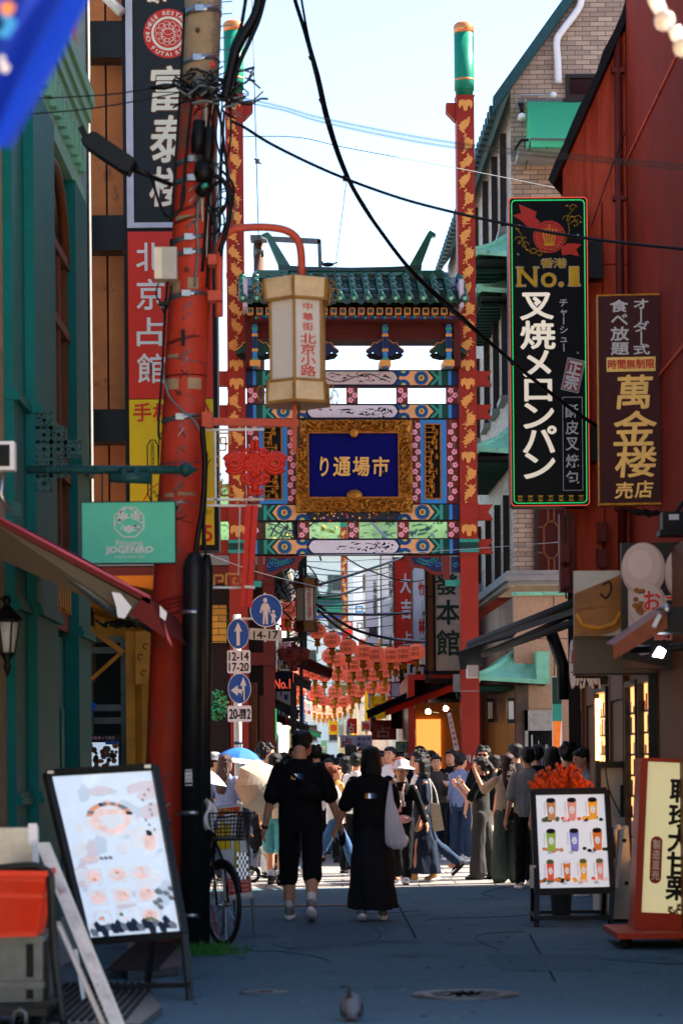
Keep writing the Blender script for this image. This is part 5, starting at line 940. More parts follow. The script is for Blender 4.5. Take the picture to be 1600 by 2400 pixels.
def hexlantern(t, cx, q0, q1, q2, q3, R0, m, fm, m2, yaw, wr, text, txt_m):
    """cap q0..q1, body q1..q2, foot q2..q3 (photo rows); R0 circumradius in metres"""
    b = MB(m2); z = t.Z; x = t.X(cx)
    hx = lambda r, k: (x + r * cos(yaw + k * pi / 3), r * sin(yaw + k * pi / 3))
    def frus(r0, z0, r1, z1):
        vs = [(*hx(r0, k), z0) for k in range(6)] + [(*hx(r1, k), z1) for k in range(6)]; b.add(vs, [(k, (k + 1) % 6, (k + 1) % 6 + 6, k + 6) for k in range(6)] + [(5, 4, 3, 2, 1, 0), (6, 7, 8, 9, 10, 11)])
    frus(R0 * 1.12, z(q1), R0 * 1.18, z(q0 + 4)); frus(R0 * 1.22, z(q0 + 4), R0 * 1.2, z(q0)); frus(R0 * 1.14, z(q3), R0 * 1.1, z(q2)); b.use(fm)
    for r_, zz in ((1.16, q1), (1.13, q2), (1.18, q3 - 2)): frus(R0 * r_, z(zz + 3), R0 * r_, z(zz - 3))
    for k in range(6): a = hx(R0, k); b.bar((*a, z(q2)), (*a, z(q1)), .022); b.bar((*hx(R0 * 1.2, k), z(q1)), (*hx(R0 * 1.24, k), z(q0)), .02); b.bar((*hx(R0 * 1.17, k), z(q3)), (*hx(R0 * 1.13, k), z(q2)), .02)
    for k in range(6): a = V((*hx(R0 * 1.22, k), z(q0) - .02)); o = V((cos(yaw + k * pi / 3), sin(yaw + k * pi / 3), 0)); b.tube([a + o * (.05 + .035 * cos(s * .6)) + V((0, 0, -.06 + .05 * sin(s * .6))) for s in range(11)], .006, 4); a = V((*hx(R0 * 1.17, k), z(q3) + .06)); b.tube([a + o * (.05 + .03 * cos(s * .6)) + V((0, 0, .02 + .06 * sin(s * .6))) for s in range(11)], .006, 4)
    fr = t.part('frame', b); b = MB(m)
    for k in range(6): p, q = hx(R0 * .98, k), hx(R0 * .98, k + 1); b.add([(*p, z(q2)), (*q, z(q2)), (*q, z(q1)), (*p, z(q1))], [(0, 1, 2, 3)])
    t.part('shade', b)
    b = MB(txt_m); p, q = V((*hx(R0 * .985, wr), 0)), V((*hx(R0 * .985, wr + 1), 0)); mid_ = (p + q) / 2; ax = (q - p).normalized(); nr = V((mid_.x - x, mid_.y, 0)).normalized()
    for ch, cpy, h, wd in text:
        vs, fs = glyph(ch, .006, 0); hh = h / t.s; ww = wd * (q - p).length; b.add([mid_ + nr * .006 + ax * ((v[0] - .5) * ww) + V((0, 0, z(cpy) + (v[1] - .38) * hh)) for v in vs], fs)
    t.part('lettering', b, fr)
mat('shade_cream', 'f0ece4', .5, .05, sub=.25); mat('lantern_edge', '9a7238', .5, .2, 10)
HL = T('street_lantern', 'white and gold six sided street lantern with red writing hanging on the arched bracket', 'lantern', (695, 800, 19.5), org=P(695, 800, 19.5))
hexlantern(HL, 697, 660, 709, 899, 950, .235, 'shade_cream', 'lantern_edge', 'lantern_tan', R(-95), 0, [('中', 728, 18, .42), ('華', 752, 19, .42), ('街', 775, 20, .42), ('北', 803, 26, .62), ('京', 828, 26, .62), ('小', 853, 26, .6), ('路', 878, 27, .62)], 'red_sign')
# knot, its white frame and the tassel
KF = T('knot_frame', 'white metal frame with gold fretwork behind the big red knot', 'frame', (550, 1095, 19.5), org=P(550, 1095, 19.5)); b = MB('white')
for q in ((480, 1007, 620, 1007), (505, 1007, 505, 1182), (480, 1184, 612, 1186), (480, 1170, 618, 1171), (481, 1345, 497, 1345), (484, 1345, 484, 1375), (480, 1376, 594, 1378)): b.bar(KF.L(q[0], q[1]), KF.L(q[2], q[3]), .018)
b.bar(KF.L(562, 1186, -.02), KF.L(557, 1350, -.02), .008); KF.part('bar', b); b = MB('gilt')
for o in (((512, 1015), (540, 1015), (540, 1040), (518, 1040), (518, 1025), (530, 1025), (530, 1055), (512, 1055)), ((512, 1160), (550, 1160), (550, 1170)), ((512, 1140), (536, 1140), (536, 1162), (518, 1162), (518, 1128), (512, 1128)), ((508, 1070), (514, 1070), (514, 1090), (508, 1090)), ((500, 1372), (500, 1348), (520, 1348), (520, 1362), (508, 1362)), ((528, 1372), (528, 1345), (562, 1345), (562, 1368), (545, 1368), (545, 1355), (552, 1355))):
    for a, c in zip(o, o[1:]): b.bar(KF.L(*a), KF.L(*c), .014)
KF.part('fretwork', b)
def knot(t, cx, cy, u, m, tassel):
    b = MB(m); L = lambda x, z, y=-.06: (t.X(cx) + x * u, y, t.Z(cy) + z * u); rt = .15 * u
    q = .7071
    for k in range(-3, 4):
        for sgn in (1, -1):
            e = .66; o = k * .215; p = [((s * e) * q - o * q * 1, (s * e) * q + o * q) for s in (-1, -.5, 0, .5, 1)]
            b.tube([L(x * sgn * .82, z * .82, -.06 - .02 * ((i + k + (sgn > 0)) % 2)) for i, (x, z) in enumerate(p)], rt, 8)
    for sx in (-1, 1):
        for r0 in (.72, .5, .28): b.tube([L(sx * (1.3 + r0 * cos(a)), .12 + r0 * .86 * sin(a), -.05 - (.72 - r0) * .06) for a in [k * pi / 9 for k in range(-1 + (2 if r0 > .6 else 0), 17 if r0 > .6 else 19)]], rt * 1.1, 8)
        for cx_, cz_, r0 in ((sx * .62, -.86, .24), (sx * .55, .78, .2), (sx * .32, -1.02, .2)): b.tube([L(cx_ + r0 * cos(a * .7), cz_ + r0 * sin(a * .7)) for a in range(10)], rt, 8)
        b.tube([L(sx * (.22 + .2 * cos(a * .7)), -1.72 + .12 * sin(a * .7)) for a in range(10)], rt, 8)
    b.tube([L(-.15, 1.6), L(-.15, .9)], rt, 8); b.tube([L(.15, 1.6), L(.15, .9)], rt, 8); b.tube([L(0, -1.1), L(0, -1.75)], rt * 1.8, 8); b.tube([L(-.2, -1.35), L(.2, -1.35)], rt * 1.2, 8); t.part('knot', b)
KN = T('chinese_knot', 'big red moulded Chinese knot with a long tassel hanging off the pole', 'Chinese knot', (598, 1095, 19.4), org=P(598, 1095, 19.4)); knot(KN, 598, 1092, .125, 'red_bright' if 0 else 'red_sign', True)
b = MB('red_bright')
for dx in (0, 13): b.bar(KN.L(584 + dx, 1186, -.04), KN.L(568 + dx, 1424, -.04), .05, .05)
b.bar(KN.L(590, 1188, -.0), KN.L(575, 1420, 0), .06, .03); b.use('white').bar(KN.L(572, 1376, -.075), KN.L(596, 1379, -.075), .02); KN.part('tassel', b)
# black conduit
CD = T('conduit_pipe', 'thick black cable conduit rising beside the red pole', 'pipe', org=P(450, 2190, 19.2)); b = MB('black_metal'); b.tube([V((P(448, 2190, 19.15).x, 19.15, 0)), P(455, 1335, 19.15), P(456, 1315, 19.15), P(458, 1296, 19.15)], [.09, .09, .08, .045], 18); b.tube([V((P(478, 2190, 19.25).x, 19.25, 0)), P(486, 1335, 19.25), P(484, 1300, 19.25)], [.045, .045, .03], 12); CD.part('pipe', b, world=True)
b = MB('cable'); b.tube(smoothpts([P(x, y, 19.15) for x, y in ((458, 1300), (465, 1250), (476, 1180), (480, 1090), (474, 1000))]), .022, 7); b.tube(smoothpts([P(x, y, 19.2) for x, y in ((484, 1305), (478, 1240), (482, 1150), (484, 1060))]), .014, 6); CD.part('cable', b, world=True)
b = MB('steel')
for py in (1436, 1905, 2145): b.tube([P(452 - (py - 1436) * .006, py - 5, 19.15), P(452 - (py - 1436) * .006, py + 5, 19.15)], .093, 18)
CD.part('clamp', b, world=True); b = MB('paper_white'); a = P(444, 1822, 19.15) - V((0, .092, 0)); 
for k in range(5): b.cbox(a + V((.012 * (k - 2), 0, .012 * (k % 2))), (.007, .004, .09)); b.cbox(a + V((0, 0, .03 * (k - 2))), (.055, .003, .007))
CD.part('sticker', b, world=True)
# ================================================================ OVERHEAD CABLES
def cable(pts, r, label, m='cable'):
    b = MB(m); b.tube(smoothpts([P(*p) for p in pts], 8), r, 7); return b, label
b, l = cable(((680, -60, 22.5), (690, -5, 22.5), (716, 80, 22.8), (742, 180, 23), (765, 280, 23.2), (800, 385, 23.5), (840, 465, 23.8), (890, 540, 24), (960, 630, 24.3), (1050, 715, 24.6), (1150, 805, 25), (1250, 890, 25.3), (1340, 960, 25.6), (1400, 1000, 25.9)), .02, 'thick black cable bundle drooping from the top of the frame towards the red building')
b.tube(smoothpts([P(*p) for p in ((700, -40, 22.5), (722, 85, 22.8), (748, 180, 23), (770, 275, 23.2), (805, 385, 23.5), (850, 475, 23.8), (965, 640, 24.3), (1150, 808, 25), (1400, 1004, 25.9))], 8), .012, 6)
for x, y in ((728, 130), (752, 230), (1060, 725), (1200, 847)): b.tube([P(x, y, 23.5), P(x + 4, y + 8, 23.5)], .03, 8)
single('overhead_cable', b, l, 'cable')
b, l = cable(((545, 285, 19.6), (575, 300, 19.8), (640, 340, 20), (760, 398, 20.6), (880, 445, 21), (1000, 482, 21), (1200, 528, 20.8), (1400, 562, 20.4), (1660, 590, 19.8)), .0135, 'black twisted cable running from the pole knot to the right edge of the view')
for k in range(30): a = P(600 + k * 34, 318 + k * 9, 20); 
single('overhead_cable', b, l, 'cable')
b = MB('cable')
for dy in (0, 9): b.tube(smoothpts([P(*p) for p in ((560, 228 + dy, 16), (660, 250 + dy * .8, 14.5), (760, 278 + dy, 13.5), (1000, 325 + dy * 1.2, 12.5), (1200, 350 + dy, 12.5), (1660, 393 + dy, 12.5))], 6), .0042, 5)
single('overhead_cable', b, 'blurred group of thin cables sagging from the pole across the upper sky', 'cable')
b = MB('cable_grey'); b.tube(smoothpts([P(*p) for p in ((570, 320, 22), (700, 322, 24), (820, 348, 26), (1090, 398, 30), (1300, 440, 33))], 6), .005, 5); single('overhead_cable', b, 'very thin pale wire crossing the sky below the blurred cable group', 'cable')
b = MB('cable'); b.tube([P(590, -30, 30), P(606, 560, 30)], .006, 5); b.use('steel_dull').cbox(P(603, 378, 30), (.05, .05, .05)); b.tube([P(596, 372, 30), P(612, 384, 30)], .012, 5); single('support_wire', b, 'thin vertical wire with a small clamp beside the left gate pillar', 'wire')
b = MB('cable'); b.tube([P(812, 420, 23.6), P(780, 670, 30)], .004, 5); b.cbox(P(811, 420, 23.6), (.07, .05, .03)); b.bar(P(803, 412, 23.6), P(820, 430, 23.6), .02); single('support_wire', b, 'thin wire dropping from the thick cable clamp towards the gate roof', 'wire')
b = MB('cable')
for o in (((60, 232, 19), (250, 222, 19.2), (360, 206, 19.4), (430, 200, 19.5)), ((60, 268, 19), (200, 256, 19.2), (330, 235, 19.4), (430, 215, 19.5))): b.tube(smoothpts([P(*p) for p in o], 6), .006, 5)
b.tube([P(350, 206, 19.4), P(385, 203, 19.4), P(425, 199, 19.4)], [.012, .028, .01], 8); single('overhead_cable', b, 'pair of thin cables running left from the pole knot to the green building', 'cable')
b = MB('steel'); b.tube(smoothpts([P(*p) for p in ((480, 1296, 30), (600, 1340, 32), (720, 1370, 36), (760, 1378, 38))], 6), .005, 5); single('support_wire', b, 'pale twisted wire slanting down below the red knot tassel', 'wire')
b = MB('steel'); b.tube(smoothpts([P(*p) for p in ((700, 1302, 33), (900, 1298, 33), (1120, 1285, 33), (1320, 1270, 30))], 6), .005, 5); single('support_wire', b, 'pale twisted wire running across the lowest gate beam to the red building', 'wire')
# rusty mast behind the gate
RM = T('mast', 'rusty mast with a bent steel lamp arm rising behind the gate roof', 'mast', org=(P(606, 900, 39).x, 39, 0)); b = MB('rust'); b.tube([(P(606, 900, 39).x, 39, 0), P(606, 560, 39)], .082, 12); RM.part('shaft', b, world=True); b = MB('steel_dull'); b.bar(P(590, 558, 38.9), P(750, 566, 38.9), .06, .08); b.bar(P(748, 563, 38.9), P(750, 625, 38.9), .06); b.box(P(588, 570, 38.95), P(625, 550, 38.7)); b.tube([P(594, 590, 39), P(618, 590, 39)], .09, 10); RM.part('arm', b, world=True)
bd = MB('black'); a = P(768, 620, 38.9); bd.ball(a, (.1, .05, .035)); bd.bar(a, a + V((.16, 0, .03)), .03, .015); bd.ball(a + V((-.1, 0, .03)), .03, 8, 6); single('bird', bd, 'small dark bird perched on the end of the bent lamp arm behind the gate', 'bird', org=a)
# banner flag and string bulbs close to the lens
mat('banner_blue', '10309a', .7, .12, 3, sub=.45)
FB = T('banner', 'deep blue cloth banner hanging in the top left corner', 'banner', org=P(60, 100, 5.6)); b = MB('banner_blue'); e = [(-80, -120), (215, -120), (195, 20), (140, 150), (80, 270), (28, 345), (-5, 325), (-80, 300)]
o0 = P(60, 100, 5.6); b.use('banner_blue', True)
def bf(u, v):
    yy = -120 + 465 * v; xr = 215 - 187 * max(0, (yy + 20) / 365) ** 1.1 if yy > -20 else 215; return P(-80 + (xr + 80) * u, yy + (0 if u > .3 else -30 * (1 - u) * v), 5.6 + .05 * sin(u * 9 + v * 3))
b.grid(bf, 20, 16); fc = FB.part('cloth', b, world=True); b = MB('white')
for x, y, r, m in ((18, 22, 16, 'copper'), (10, 62, 26, 'blue_light'), (12, 160, 9, 'white'), (5, 140, 7, 'white'), (-10, 60, 20, 'blue_light')):
    b.use(m); c = P(x, y, 5.53); b.prism([(c.x + cos(t) * r * .001 * (1 + .25 * sin(3 * t)), c.z + sin(t) * r * .001) for t in [k * .45 for k in range(14)]], 5.525, 5.53)
FB.part('print', b, fc, world=True)
mat('bulb_glass', 'f4e6d8', .05, 0, metal=.0, trans=.55, coat=.6)
for k, ((sx, sy), (bx_, by_), r, l) in enumerate((((1538, 8), (1557, 48), 25, 'round clear bulb on the string light, upper one in the top right corner'), ((1586, 82), (1600, 110), 24, 'round clear bulb on the string light, lower one cut by the right edge'))):
    t = T('string_bulb', l, 'light bulb', org=P(bx_, by_, 11), group='string light bulbs'); b = MB('bulb_glass'); b.ball(P(bx_, by_, 11), r * 11 / F, 20, 14); t.part('bulb', b, world=True); b = MB('paper_white'); b.tube([P(sx - 8, sy - 16, 11), P(sx, sy, 11), P((sx + bx_) / 2 + 1, (sy + by_) / 2, 11)], [.032, .034, .03], 12); t.part('socket', b, world=True); b = MB('rust'); b.tube([P((sx + bx_) / 2 - 1, (sy + by_) / 2 - 3, 11), P((sx + bx_) / 2 + 4, (sy + by_) / 2 + 6, 11)], .025, 10); t.part('collar', b, world=True)
# ================================================================ LEFT PAVEMENT: menu board, cart, bicycle, poster
AB = T('menu_board', 'large leaning menu board with a bright washed out food poster on a black A frame', 'sign board', (272, 2030, 15.4), org=P(290, 2320, 15.3))
# corners of the poster frame in the photo, leaning back
tl, tr, br_, bl = P(110, 1812, 15.75), P(362, 1797, 15.6), P(432, 2190, 15.15), P(205, 2207, 15.3)
def quadgrid(b, a, c, d, e, n=1, m=1, off=V((0, 0, 0))): b.grid(lambda u, v: a.lerp(c, u).lerp(e.lerp(d, u), v) + off, n, m)
def onq(u, v, o=.004): p = tl.lerp(tr, u).lerp(bl.lerp(br_, u), v); return p - nrm * o
nrm = -((tr - tl).cross(bl - tl)).normalized()
if nrm.y < 0: nrm = -nrm
b = MB('black_metal'); bk = nrm * .05
for a, c in ((tl, tr), (tr, br_), (br_, bl), (bl, tl)): b.bar(a, c, .045, .05)
b.add([tl + bk, tr + bk, br_ + bk, bl + bk], [(3, 2, 1, 0)]); fr = AB.part('frame', b, world=True)
mat('poster_pale', 'b9c8d8', .35, .1, 2.2, stain=('d8dfe8', .25, 3), emit=.17, ecol='c4d4e6'); mat('dish_pink', 'e4c6c2', .5, .3, 12, emit=.12); mat('dish_orange', 'd89a7c', .5, .3, 12, emit=.1); mat('ink_blue', '26344c', .5, .3, 8); mat('wash_pink', 'd0cad4', .5, .12, 3, emit=.1); mat('wash_blue', 'bfd0e0', .5, .12, 3, emit=.1); mat('ink_grey', '8f97a2', .5, .2, 8); mat('dish_white', 'dfe6ee', .5, .08, 6, emit=.09); mat('veg', '6f8a4a', .5, .3, 10)  # poster and print emission stands in for ambient light the board lacks
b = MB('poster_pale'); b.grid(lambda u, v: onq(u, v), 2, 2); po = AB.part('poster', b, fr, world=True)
b = MB(); rg = random.Random(14)
def blob(u, v, ru, rv, m, o, n=16, wob=.15): b.use(m).poly([onq(u + ru * cos(2 * pi * k / n) * (1 + wob * sin(3 * k)), v + rv * sin(2 * pi * k / n) * (1 + wob * cos(5 * k)), o) for k in range(n)][::-1])
for _ in range(46): blob(rg.uniform(.08, .92), rg.uniform(.05, .93), rg.uniform(.04, .13), rg.uniform(.02, .07), rg.choice(['wash_pink', 'wash_blue', 'wash_blue', 'dish_white', 'poster_pale']), .0052 + _ * .00002, 12, .25)
blob(.5, .31, .25, .105, 'dish_white', .006, 24, .02); blob(.5, .31, .19, .075, 'dish_pink', .0075, 22, .1); blob(.52, .31, .12, .045, 'dish_white', .0085, 16, .25)
for k in range(14): a = R(200 + k * 11); blob(.5 + .2 * cos(a), .3 + .09 * sin(a), .035, .012, rg.choice(['ink_grey', 'dish_orange', 'ink_blue', 'dish_orange']), .009 + k * .0002, 8, .3)
for k in range(9): blob(.86 + rg.uniform(-.05, .08), .14 + .03 * k, .012, .01, 'ink_grey', .008, 7, .4)
blob(.83, .45, .06, .06, 'dish_pink', .008, 12, .2); blob(.84, .40, .03, .02, 'ink_blue', .009, 8, .3)
for k in range(6): blob(.2 + .045 * k, .53, .02, .012, 'dish_pink' if k < 3 else 'ink_grey', .008, 8, .4)
for j in range(3):
    for i in range(3):
        u, v = .22 + i * .24, .63 + j * .125; b.use('dish_white').poly([onq(u - .1, v + .05, .007), onq(u + .1, v + .05, .007), onq(u + .1, v - .05, .007), onq(u - .1, v - .05, .007)]); blob(u, v, .075, .035, rg.choice(['dish_pink', 'dish_pink', 'poster_pale']), .008, 14, .1)
        for _ in range(4): blob(u + rg.uniform(-.05, .05), v + rg.uniform(-.02, .02), .022, .011, rg.choice(['dish_orange', 'dish_pink', 'dish_white', 'veg' if j == 2 else 'dish_pink']), .009, 7, .3)
b.use('ink_blue')
for k in range(16): u = .1 + k * .054; blob(u, .955 - .03 * abs(sin(k * 1.7)), .04, .03 + .01 * (k % 3), 'ink_blue' if k % 3 else 'ink_grey', .0074 + k * .0001, 9, .35)
for k in range(10): blob(.88 + rg.uniform(-.1, .08), .78 + rg.uniform(-.06, .06), .03, .02, 'ink_grey', .0074 + k * .0001, 9, .35)
AB.part('poster_print', b, po, world=True)
b = MB('black_metal'); fl, f2 = P(262, 2300, 15.25), P(446, 2330, 15.3)
g = lambda p: V((p.x, p.y, 0))
b.bar(br_, g(P(446, 2330, 15.05)), .04); b.bar(bl, g(P(232, 2330, 15.15)), .04); b.bar(tl.lerp(bl, .3) + nrm * .1, g(P(222, 2300, 15.9)), .035); b.bar(tr.lerp(br_, .3) + nrm * .1, g(P(345, 2300, 16)), .035); b.bar(g(P(446, 2330, 15.05)) + V((0, 0, .1)), g(P(232, 2330, 15.15)) + V((0, 0, .08)), .03)
AB.part('leg', b, world=True); b = MB('steel'); b.cbox(onq(.05, .005, .03), (.04, .02, .02)); b.cbox(onq(.95, .005, .03), (.04, .02, .02)); AB.part('clip', b, fr, world=True)
# ramps on the pavement
for k, (pts, l) in enumerate(((((300, 2225), (440, 2248), (420, 2285), (300, 2300)), 'ribbed grey kerb ramp under the big menu board'), (((105, 2330), (330, 2320), (380, 2378), (330, 2420), (105, 2420)), 'ribbed grey kerb ramp at the bottom edge beside the cart'))):
    b = MB('steel_dull'); q = [gp(x, y, .06 if k == 0 else .05) for x, y in pts]; b.poly(q); n_ = len(q)
    for i in range(n_): a, c = q[i], q[(i + 1) % n_]; b.poly([a, V((a.x, a.y, .006)), V((c.x, c.y, .006)), c])
    x0_, x1_ = min(p.x for p in q), max(p.x for p in q); y0_, y1_ = min(p.y for p in q) + .12, max(p.y for p in q) - .12
    for i in range(14): x = x0_ + .08 + (x1_ - x0_ - .2) * i / 14; b.use('rubber').box((x, y0_, (.06 if k == 0 else .05)), (x + .02, y1_, .067))
    single('kerb_ramp', b, l, 'ramp', group='kerb ramps on the left pavement')
# cart with steel boxes and red basket
CT = T('hand_cart', 'dark hand cart loaded with steel boxes at the bottom left corner', 'cart', org=P(50, 2400, 13.3)); b = MB('black_metal')
b.tube(smoothpts([P(-60, 2042, 13.2), P(60, 2030, 13.2), P(95, 2034, 13.2), P(116, 2050, 13.2), P(120, 2080, 13.2), P(128, 2240, 13.25), V((P(150, 2420, 13.2).x, 13.2, .05))], 5), .024, 10)
b.bar(P(-60, 2385, 13.2), P(135, 2345, 13.2), .025); b.bar(P(60, 2060, 13.5), V((P(60, 2060, 13.5).x, 13.5, .1)), .025); b.bar(P(107, 2200, 13.5), V((P(107, 2200, 13.5).x, 13.5, .05)), .035); CT.part('frame', b, world=True)
b = MB('black_metal'); b.box(V((-3, 13.1, .12)), V((P(115, 2300, 13.2).x, 14, .16))); CT.part('platform', b, world=True)
b = MB('rubber'); x = P(95, 2380, 13.3).x
b.tube([(x, 13.25, .07), (x + .04, 13.25, .07)], .07, 14); b.tube([(x, 13.9, .07), (x + .04, 13.9, .07)], .07, 14); CT.part('wheel', b, world=True)
b = MB('steel_dull'); b.tube([P(30, 2400, 13.1), P(35, 2372, 13.1), P(48, 2366, 13.1), P(60, 2375, 13.1), P(62, 2400, 13.1)], .012, 6); CT.part('latch', b, world=True)
for k, (q0, q1, l) in enumerate(((2195, 2300, 'battered steel box under the red basket, upper of two'), (2302, 2412, 'battered steel box under the red basket, lowest at the bottom edge'))):
    b = MB('steel_dull'); a, c = P(-60, q1, 13.4), P(100, q0, 13.4); z0 = max(a.z, .165); b.box((a.x, 13.4, z0), (c.x, 13.95, c.z)); b.box((a.x, 13.38, c.z - .03), (c.x + .012, 13.97, c.z + .006)); b.use('rubber').box((c.x - .09, 13.392, z0 + .02), (c.x - .05, 13.4, c.z - .04)); single('steel_box', b, l, 'box', group='steel boxes on the cart')
b = MB('steel'); a, c = P(-60, 2030, 14), P(76, 1940, 14); b.box((a.x, 14, a.z), (c.x, 14.3, c.z)); b.use('paper_white').box((P(68, 2030, 13.99).x, 13.985, P(70, 1980, 14).z), (P(88, 1985, 13.99).x, 13.995, P(88, 1930, 14).z)); single('steel_box', b, 'grey steel cabinet with a white paper tag behind the red basket', 'box', org=V((-2, 14, 0)) if 0 else None)
b = MB('red_bright'); t0, t1 = P(-40, 2045, 13.15), P(105, 2048, 13.15); b0, b1 = P(-40, 2192, 13.2), P(84, 2188, 13.2); mat('basket_red', 'd23a20', .45, .08, 6, sub=.2); b = MB('basket_red'); n, m = 26, 11
dpt = V((0, .38, 0)); F_ = lambda u, v: t0.lerp(t1, u).lerp(b0.lerp(b1, u), v)
for j in (0, 1, 4, m): v = j / m; b.bar(F_(0, v), F_(1, v), .012, .03 if j in (0, 1, 4, m) else .012); b.bar(F_(1, v), F_(1, v) + dpt, .012, .03 if j in (0, 1, 4, m) else .012); b.bar(F_(0, v) + dpt, F_(1, v) + dpt, .012)
for i in range(n + 1): b.bar(F_(i / n, 0), F_(i / n, 1), .009); b.bar(F_(i / n, 0) + dpt, F_(i / n, 1) + dpt, .009)
for i in range(8): b.bar(F_(1, 0) + dpt * (i / 8), F_(1, 1) + dpt * (i / 8), .01)
b.add([F_(0, 1), F_(1, 1), F_(1, 1) + dpt, F_(0, 1) + dpt], [(0, 1, 2, 3)]); b.add([F_(0, .08), F_(1, .08), F_(1, .0), F_(0, 0)], [(0, 1, 2, 3)]); b.add([F_(.1, .36), F_(1, .36), F_(1, .3), F_(.1, .3)], [(0, 1, 2, 3)]); b.bar(t0 - V((0, .02, 0)), t1 + V((.02, -.02, 0)), .035, .03); b.bar(t1, t1 + dpt, .035, .03)
for i in range(12): b.add([F_(i / 12, .45), F_((i + .6) / 12, .45), F_((i + .6) / 12, .98), F_(i / 12, .98)], [(0, 3, 2, 1)])
single('basket', b, 'red plastic shopping basket sitting on the cart', 'basket', org=V((P(30, 2190, 13.2).x, 13.3, P(30, 2190, 13.2).z)))
# leaning boards
mat('board_print', 'b5aca6', .45, .4, 5, stain=('8a4a42', .12, 7))
def leanboard(a, c, wd, th, l, m):
    b = MB('paper_grey'); d = V((wd, .5 * wd, 0)); t = V((.0, th, 0)); A0, C0 = P(*a), P(*c); C0.z = max(.0, C0.z)
    b.add([A0, C0, C0 + d, A0 + d, A0 + t, C0 + t, C0 + d + t, A0 + d + t], [(0, 1, 2, 3), (7, 6, 5, 4), (0, 3, 7, 4), (3, 2, 6, 7), (2, 1, 5, 6), (1, 0, 4, 5)]); b.use(m)
    e = V((0, -.004, 0)); q = lambda u, v: (A0.lerp(C0, v) + d * u) + e; b.add([q(.2, .04), q(.2, .95), q(.85, .95), q(.85, .04)], [(0, 1, 2, 3)]); single('leaning_board', b, l, 'board', group='printed boards leaning on the cart', org=V((C0.x, C0.y, 0)))
leanboard((84, 1975, 13.9), (262, 2412, 13.0), .075, .02, 'tall white edged printed board leaning against the cart, the front one', 'board_print'); leanboard((128, 2160, 13.7), (240, 2412, 13.1), .03, .02, 'thin white board leaning behind the tall printed board', 'paper_white')
b = MB('paper_white'); b.bar(P(178, 2225, 14.6), V((P(200, 2330, 14.6).x, 14.6, .0)), .03, .02); single('wooden_prop', b, 'short white slat standing behind the leaning boards', 'slat')
# stall poster
SP = Sg('stall_poster', 'poster of grilled skewers fixed inside the amber stall', 'poster', (242, 1782, 26), org=P(242, 1782, 26)); b = MB('photo_dark'); SP.rect(b, 203, 1722, 282, 1845, -.01, .02); bd = SP.part('board', b); b = MB(); rg = random.Random(3)
b.use('poster_pale'); SP.rect(b, 207, 1740, 278, 1845, -.014, -.01)
for k in range(40): x, y = rg.uniform(210, 274), rg.uniform(1745, 1812); b.use(rg.choice(['bun_meat', 'rust', 'photo_brown', 'red_dark', 'photo_dark'])).disc(SP.X(x), SP.Z(y), rg.uniform(4, 8) / SP.s, -.016 - k * .0002, -.0155 - k * .0002, 9)
b.use('blue'); SP.rect(b, 248, 1737, 278, 1745, -.018, -.014); b.use('pink'); SP.ch(b, '豚角煮イカ焼き', 213, 1725, 270, 1734, -.013, 0); SP.part('print', b, bd)
SB2 = T('stall_banner', 'narrow orange stall banner with red brush strokes beside the amber post', 'banner', (333, 1555, 26.2), org=P(333, 1555, 26.2)); b = MB('amber'); b.prism([(SB2.X(x), SB2.Z(y)) for x, y in ((318, 1480), (350, 1478), (350, 1600), (318, 1605))], -.01, .01); bd = SB2.part('cloth', b); b = MB('red_dark')
for q in ((325, 1535, 335, 1545), (330, 1565, 345, 1590), (338, 1500, 348, 1530)): b.ring(SB2.X((q[0] + q[2]) / 2), SB2.Z((q[1] + q[3]) / 2), 5 / SB2.s, 8 / SB2.s, -.012, 10, .5, 5)
SB2.part('print', b, bd)
# bicycle, seen from the front quarter
BC = T('bicycle', 'dark city bicycle with a wire front basket parked beside the black conduit', 'bicycle', org=V((P(520, 2215, 19.4).x, 19.4, 0)), yaw=R(0))
fc = P(522, 2122, 19.4); fc.z = .335; hd_ = V((.46, -.89, 0)).normalized(); hw_ = hd_.cross(V((0, 0, 1)))
def wheel(c, ax, name):
    e1 = ax.cross(V((0, 0, 1))).normalized(); b = MB('rubber'); b.tube([c + (e1 * cos(a) + V((0, 0, 1)) * sin(a)) * .315 for a in [k * 2 * pi / 36 for k in range(37)]], .02, 8, False); t = BC.part(name, b, world=True)
    b = MB('steel'); b.tube([c + (e1 * cos(a) + V((0, 0, 1)) * sin(a)) * .292 for a in [k * 2 * pi / 36 for k in range(37)]], .009, 6, False)
    for k in range(28): a = k * 2 * pi / 28; b.bar(c + ax * (.025 if k % 2 else -.025), c + (e1 * cos(a) + V((0, 0, 1)) * sin(a)) * .29, .003)
    b.tube([c - ax * .05, c + ax * .05], .018, 8); BC.part('rim', b, t, world=True)
wheel(fc, hw_, 'wheel'); rc = fc - hd_ * 1.05 + V((0, 0, 0)); wheel(rc, hw_, 'wheel')
up = V((0, 0, 1)); hdt = fc - hd_ * .13 + up * .5; b = MB('black_metal')
for s in (-1, 1): b.tube([fc + hw_ * .05 * s, fc + hw_ * .05 * s + up * .33 - hd_ * .07, hdt], .012, 6); b.tube([rc + hw_ * .05 * s, rc - (rc - fc) * .32 + up * .42], .009, 6); b.tube([rc + hw_ * .05 * s, rc - (rc - fc) * .42 - up * .02], .009, 6)
bb_ = rc - (rc - fc) * .42 - up * .03; st = rc - (rc - fc) * .3 + up * .45; b.tube([hdt, bb_], .018, 8); b.tube([hdt - up * .08, st], .015, 8); b.tube([bb_, st + up * .1], .015, 8); b.tube([hdt, hdt + up * .18 - hd_ * .05], .016, 8)
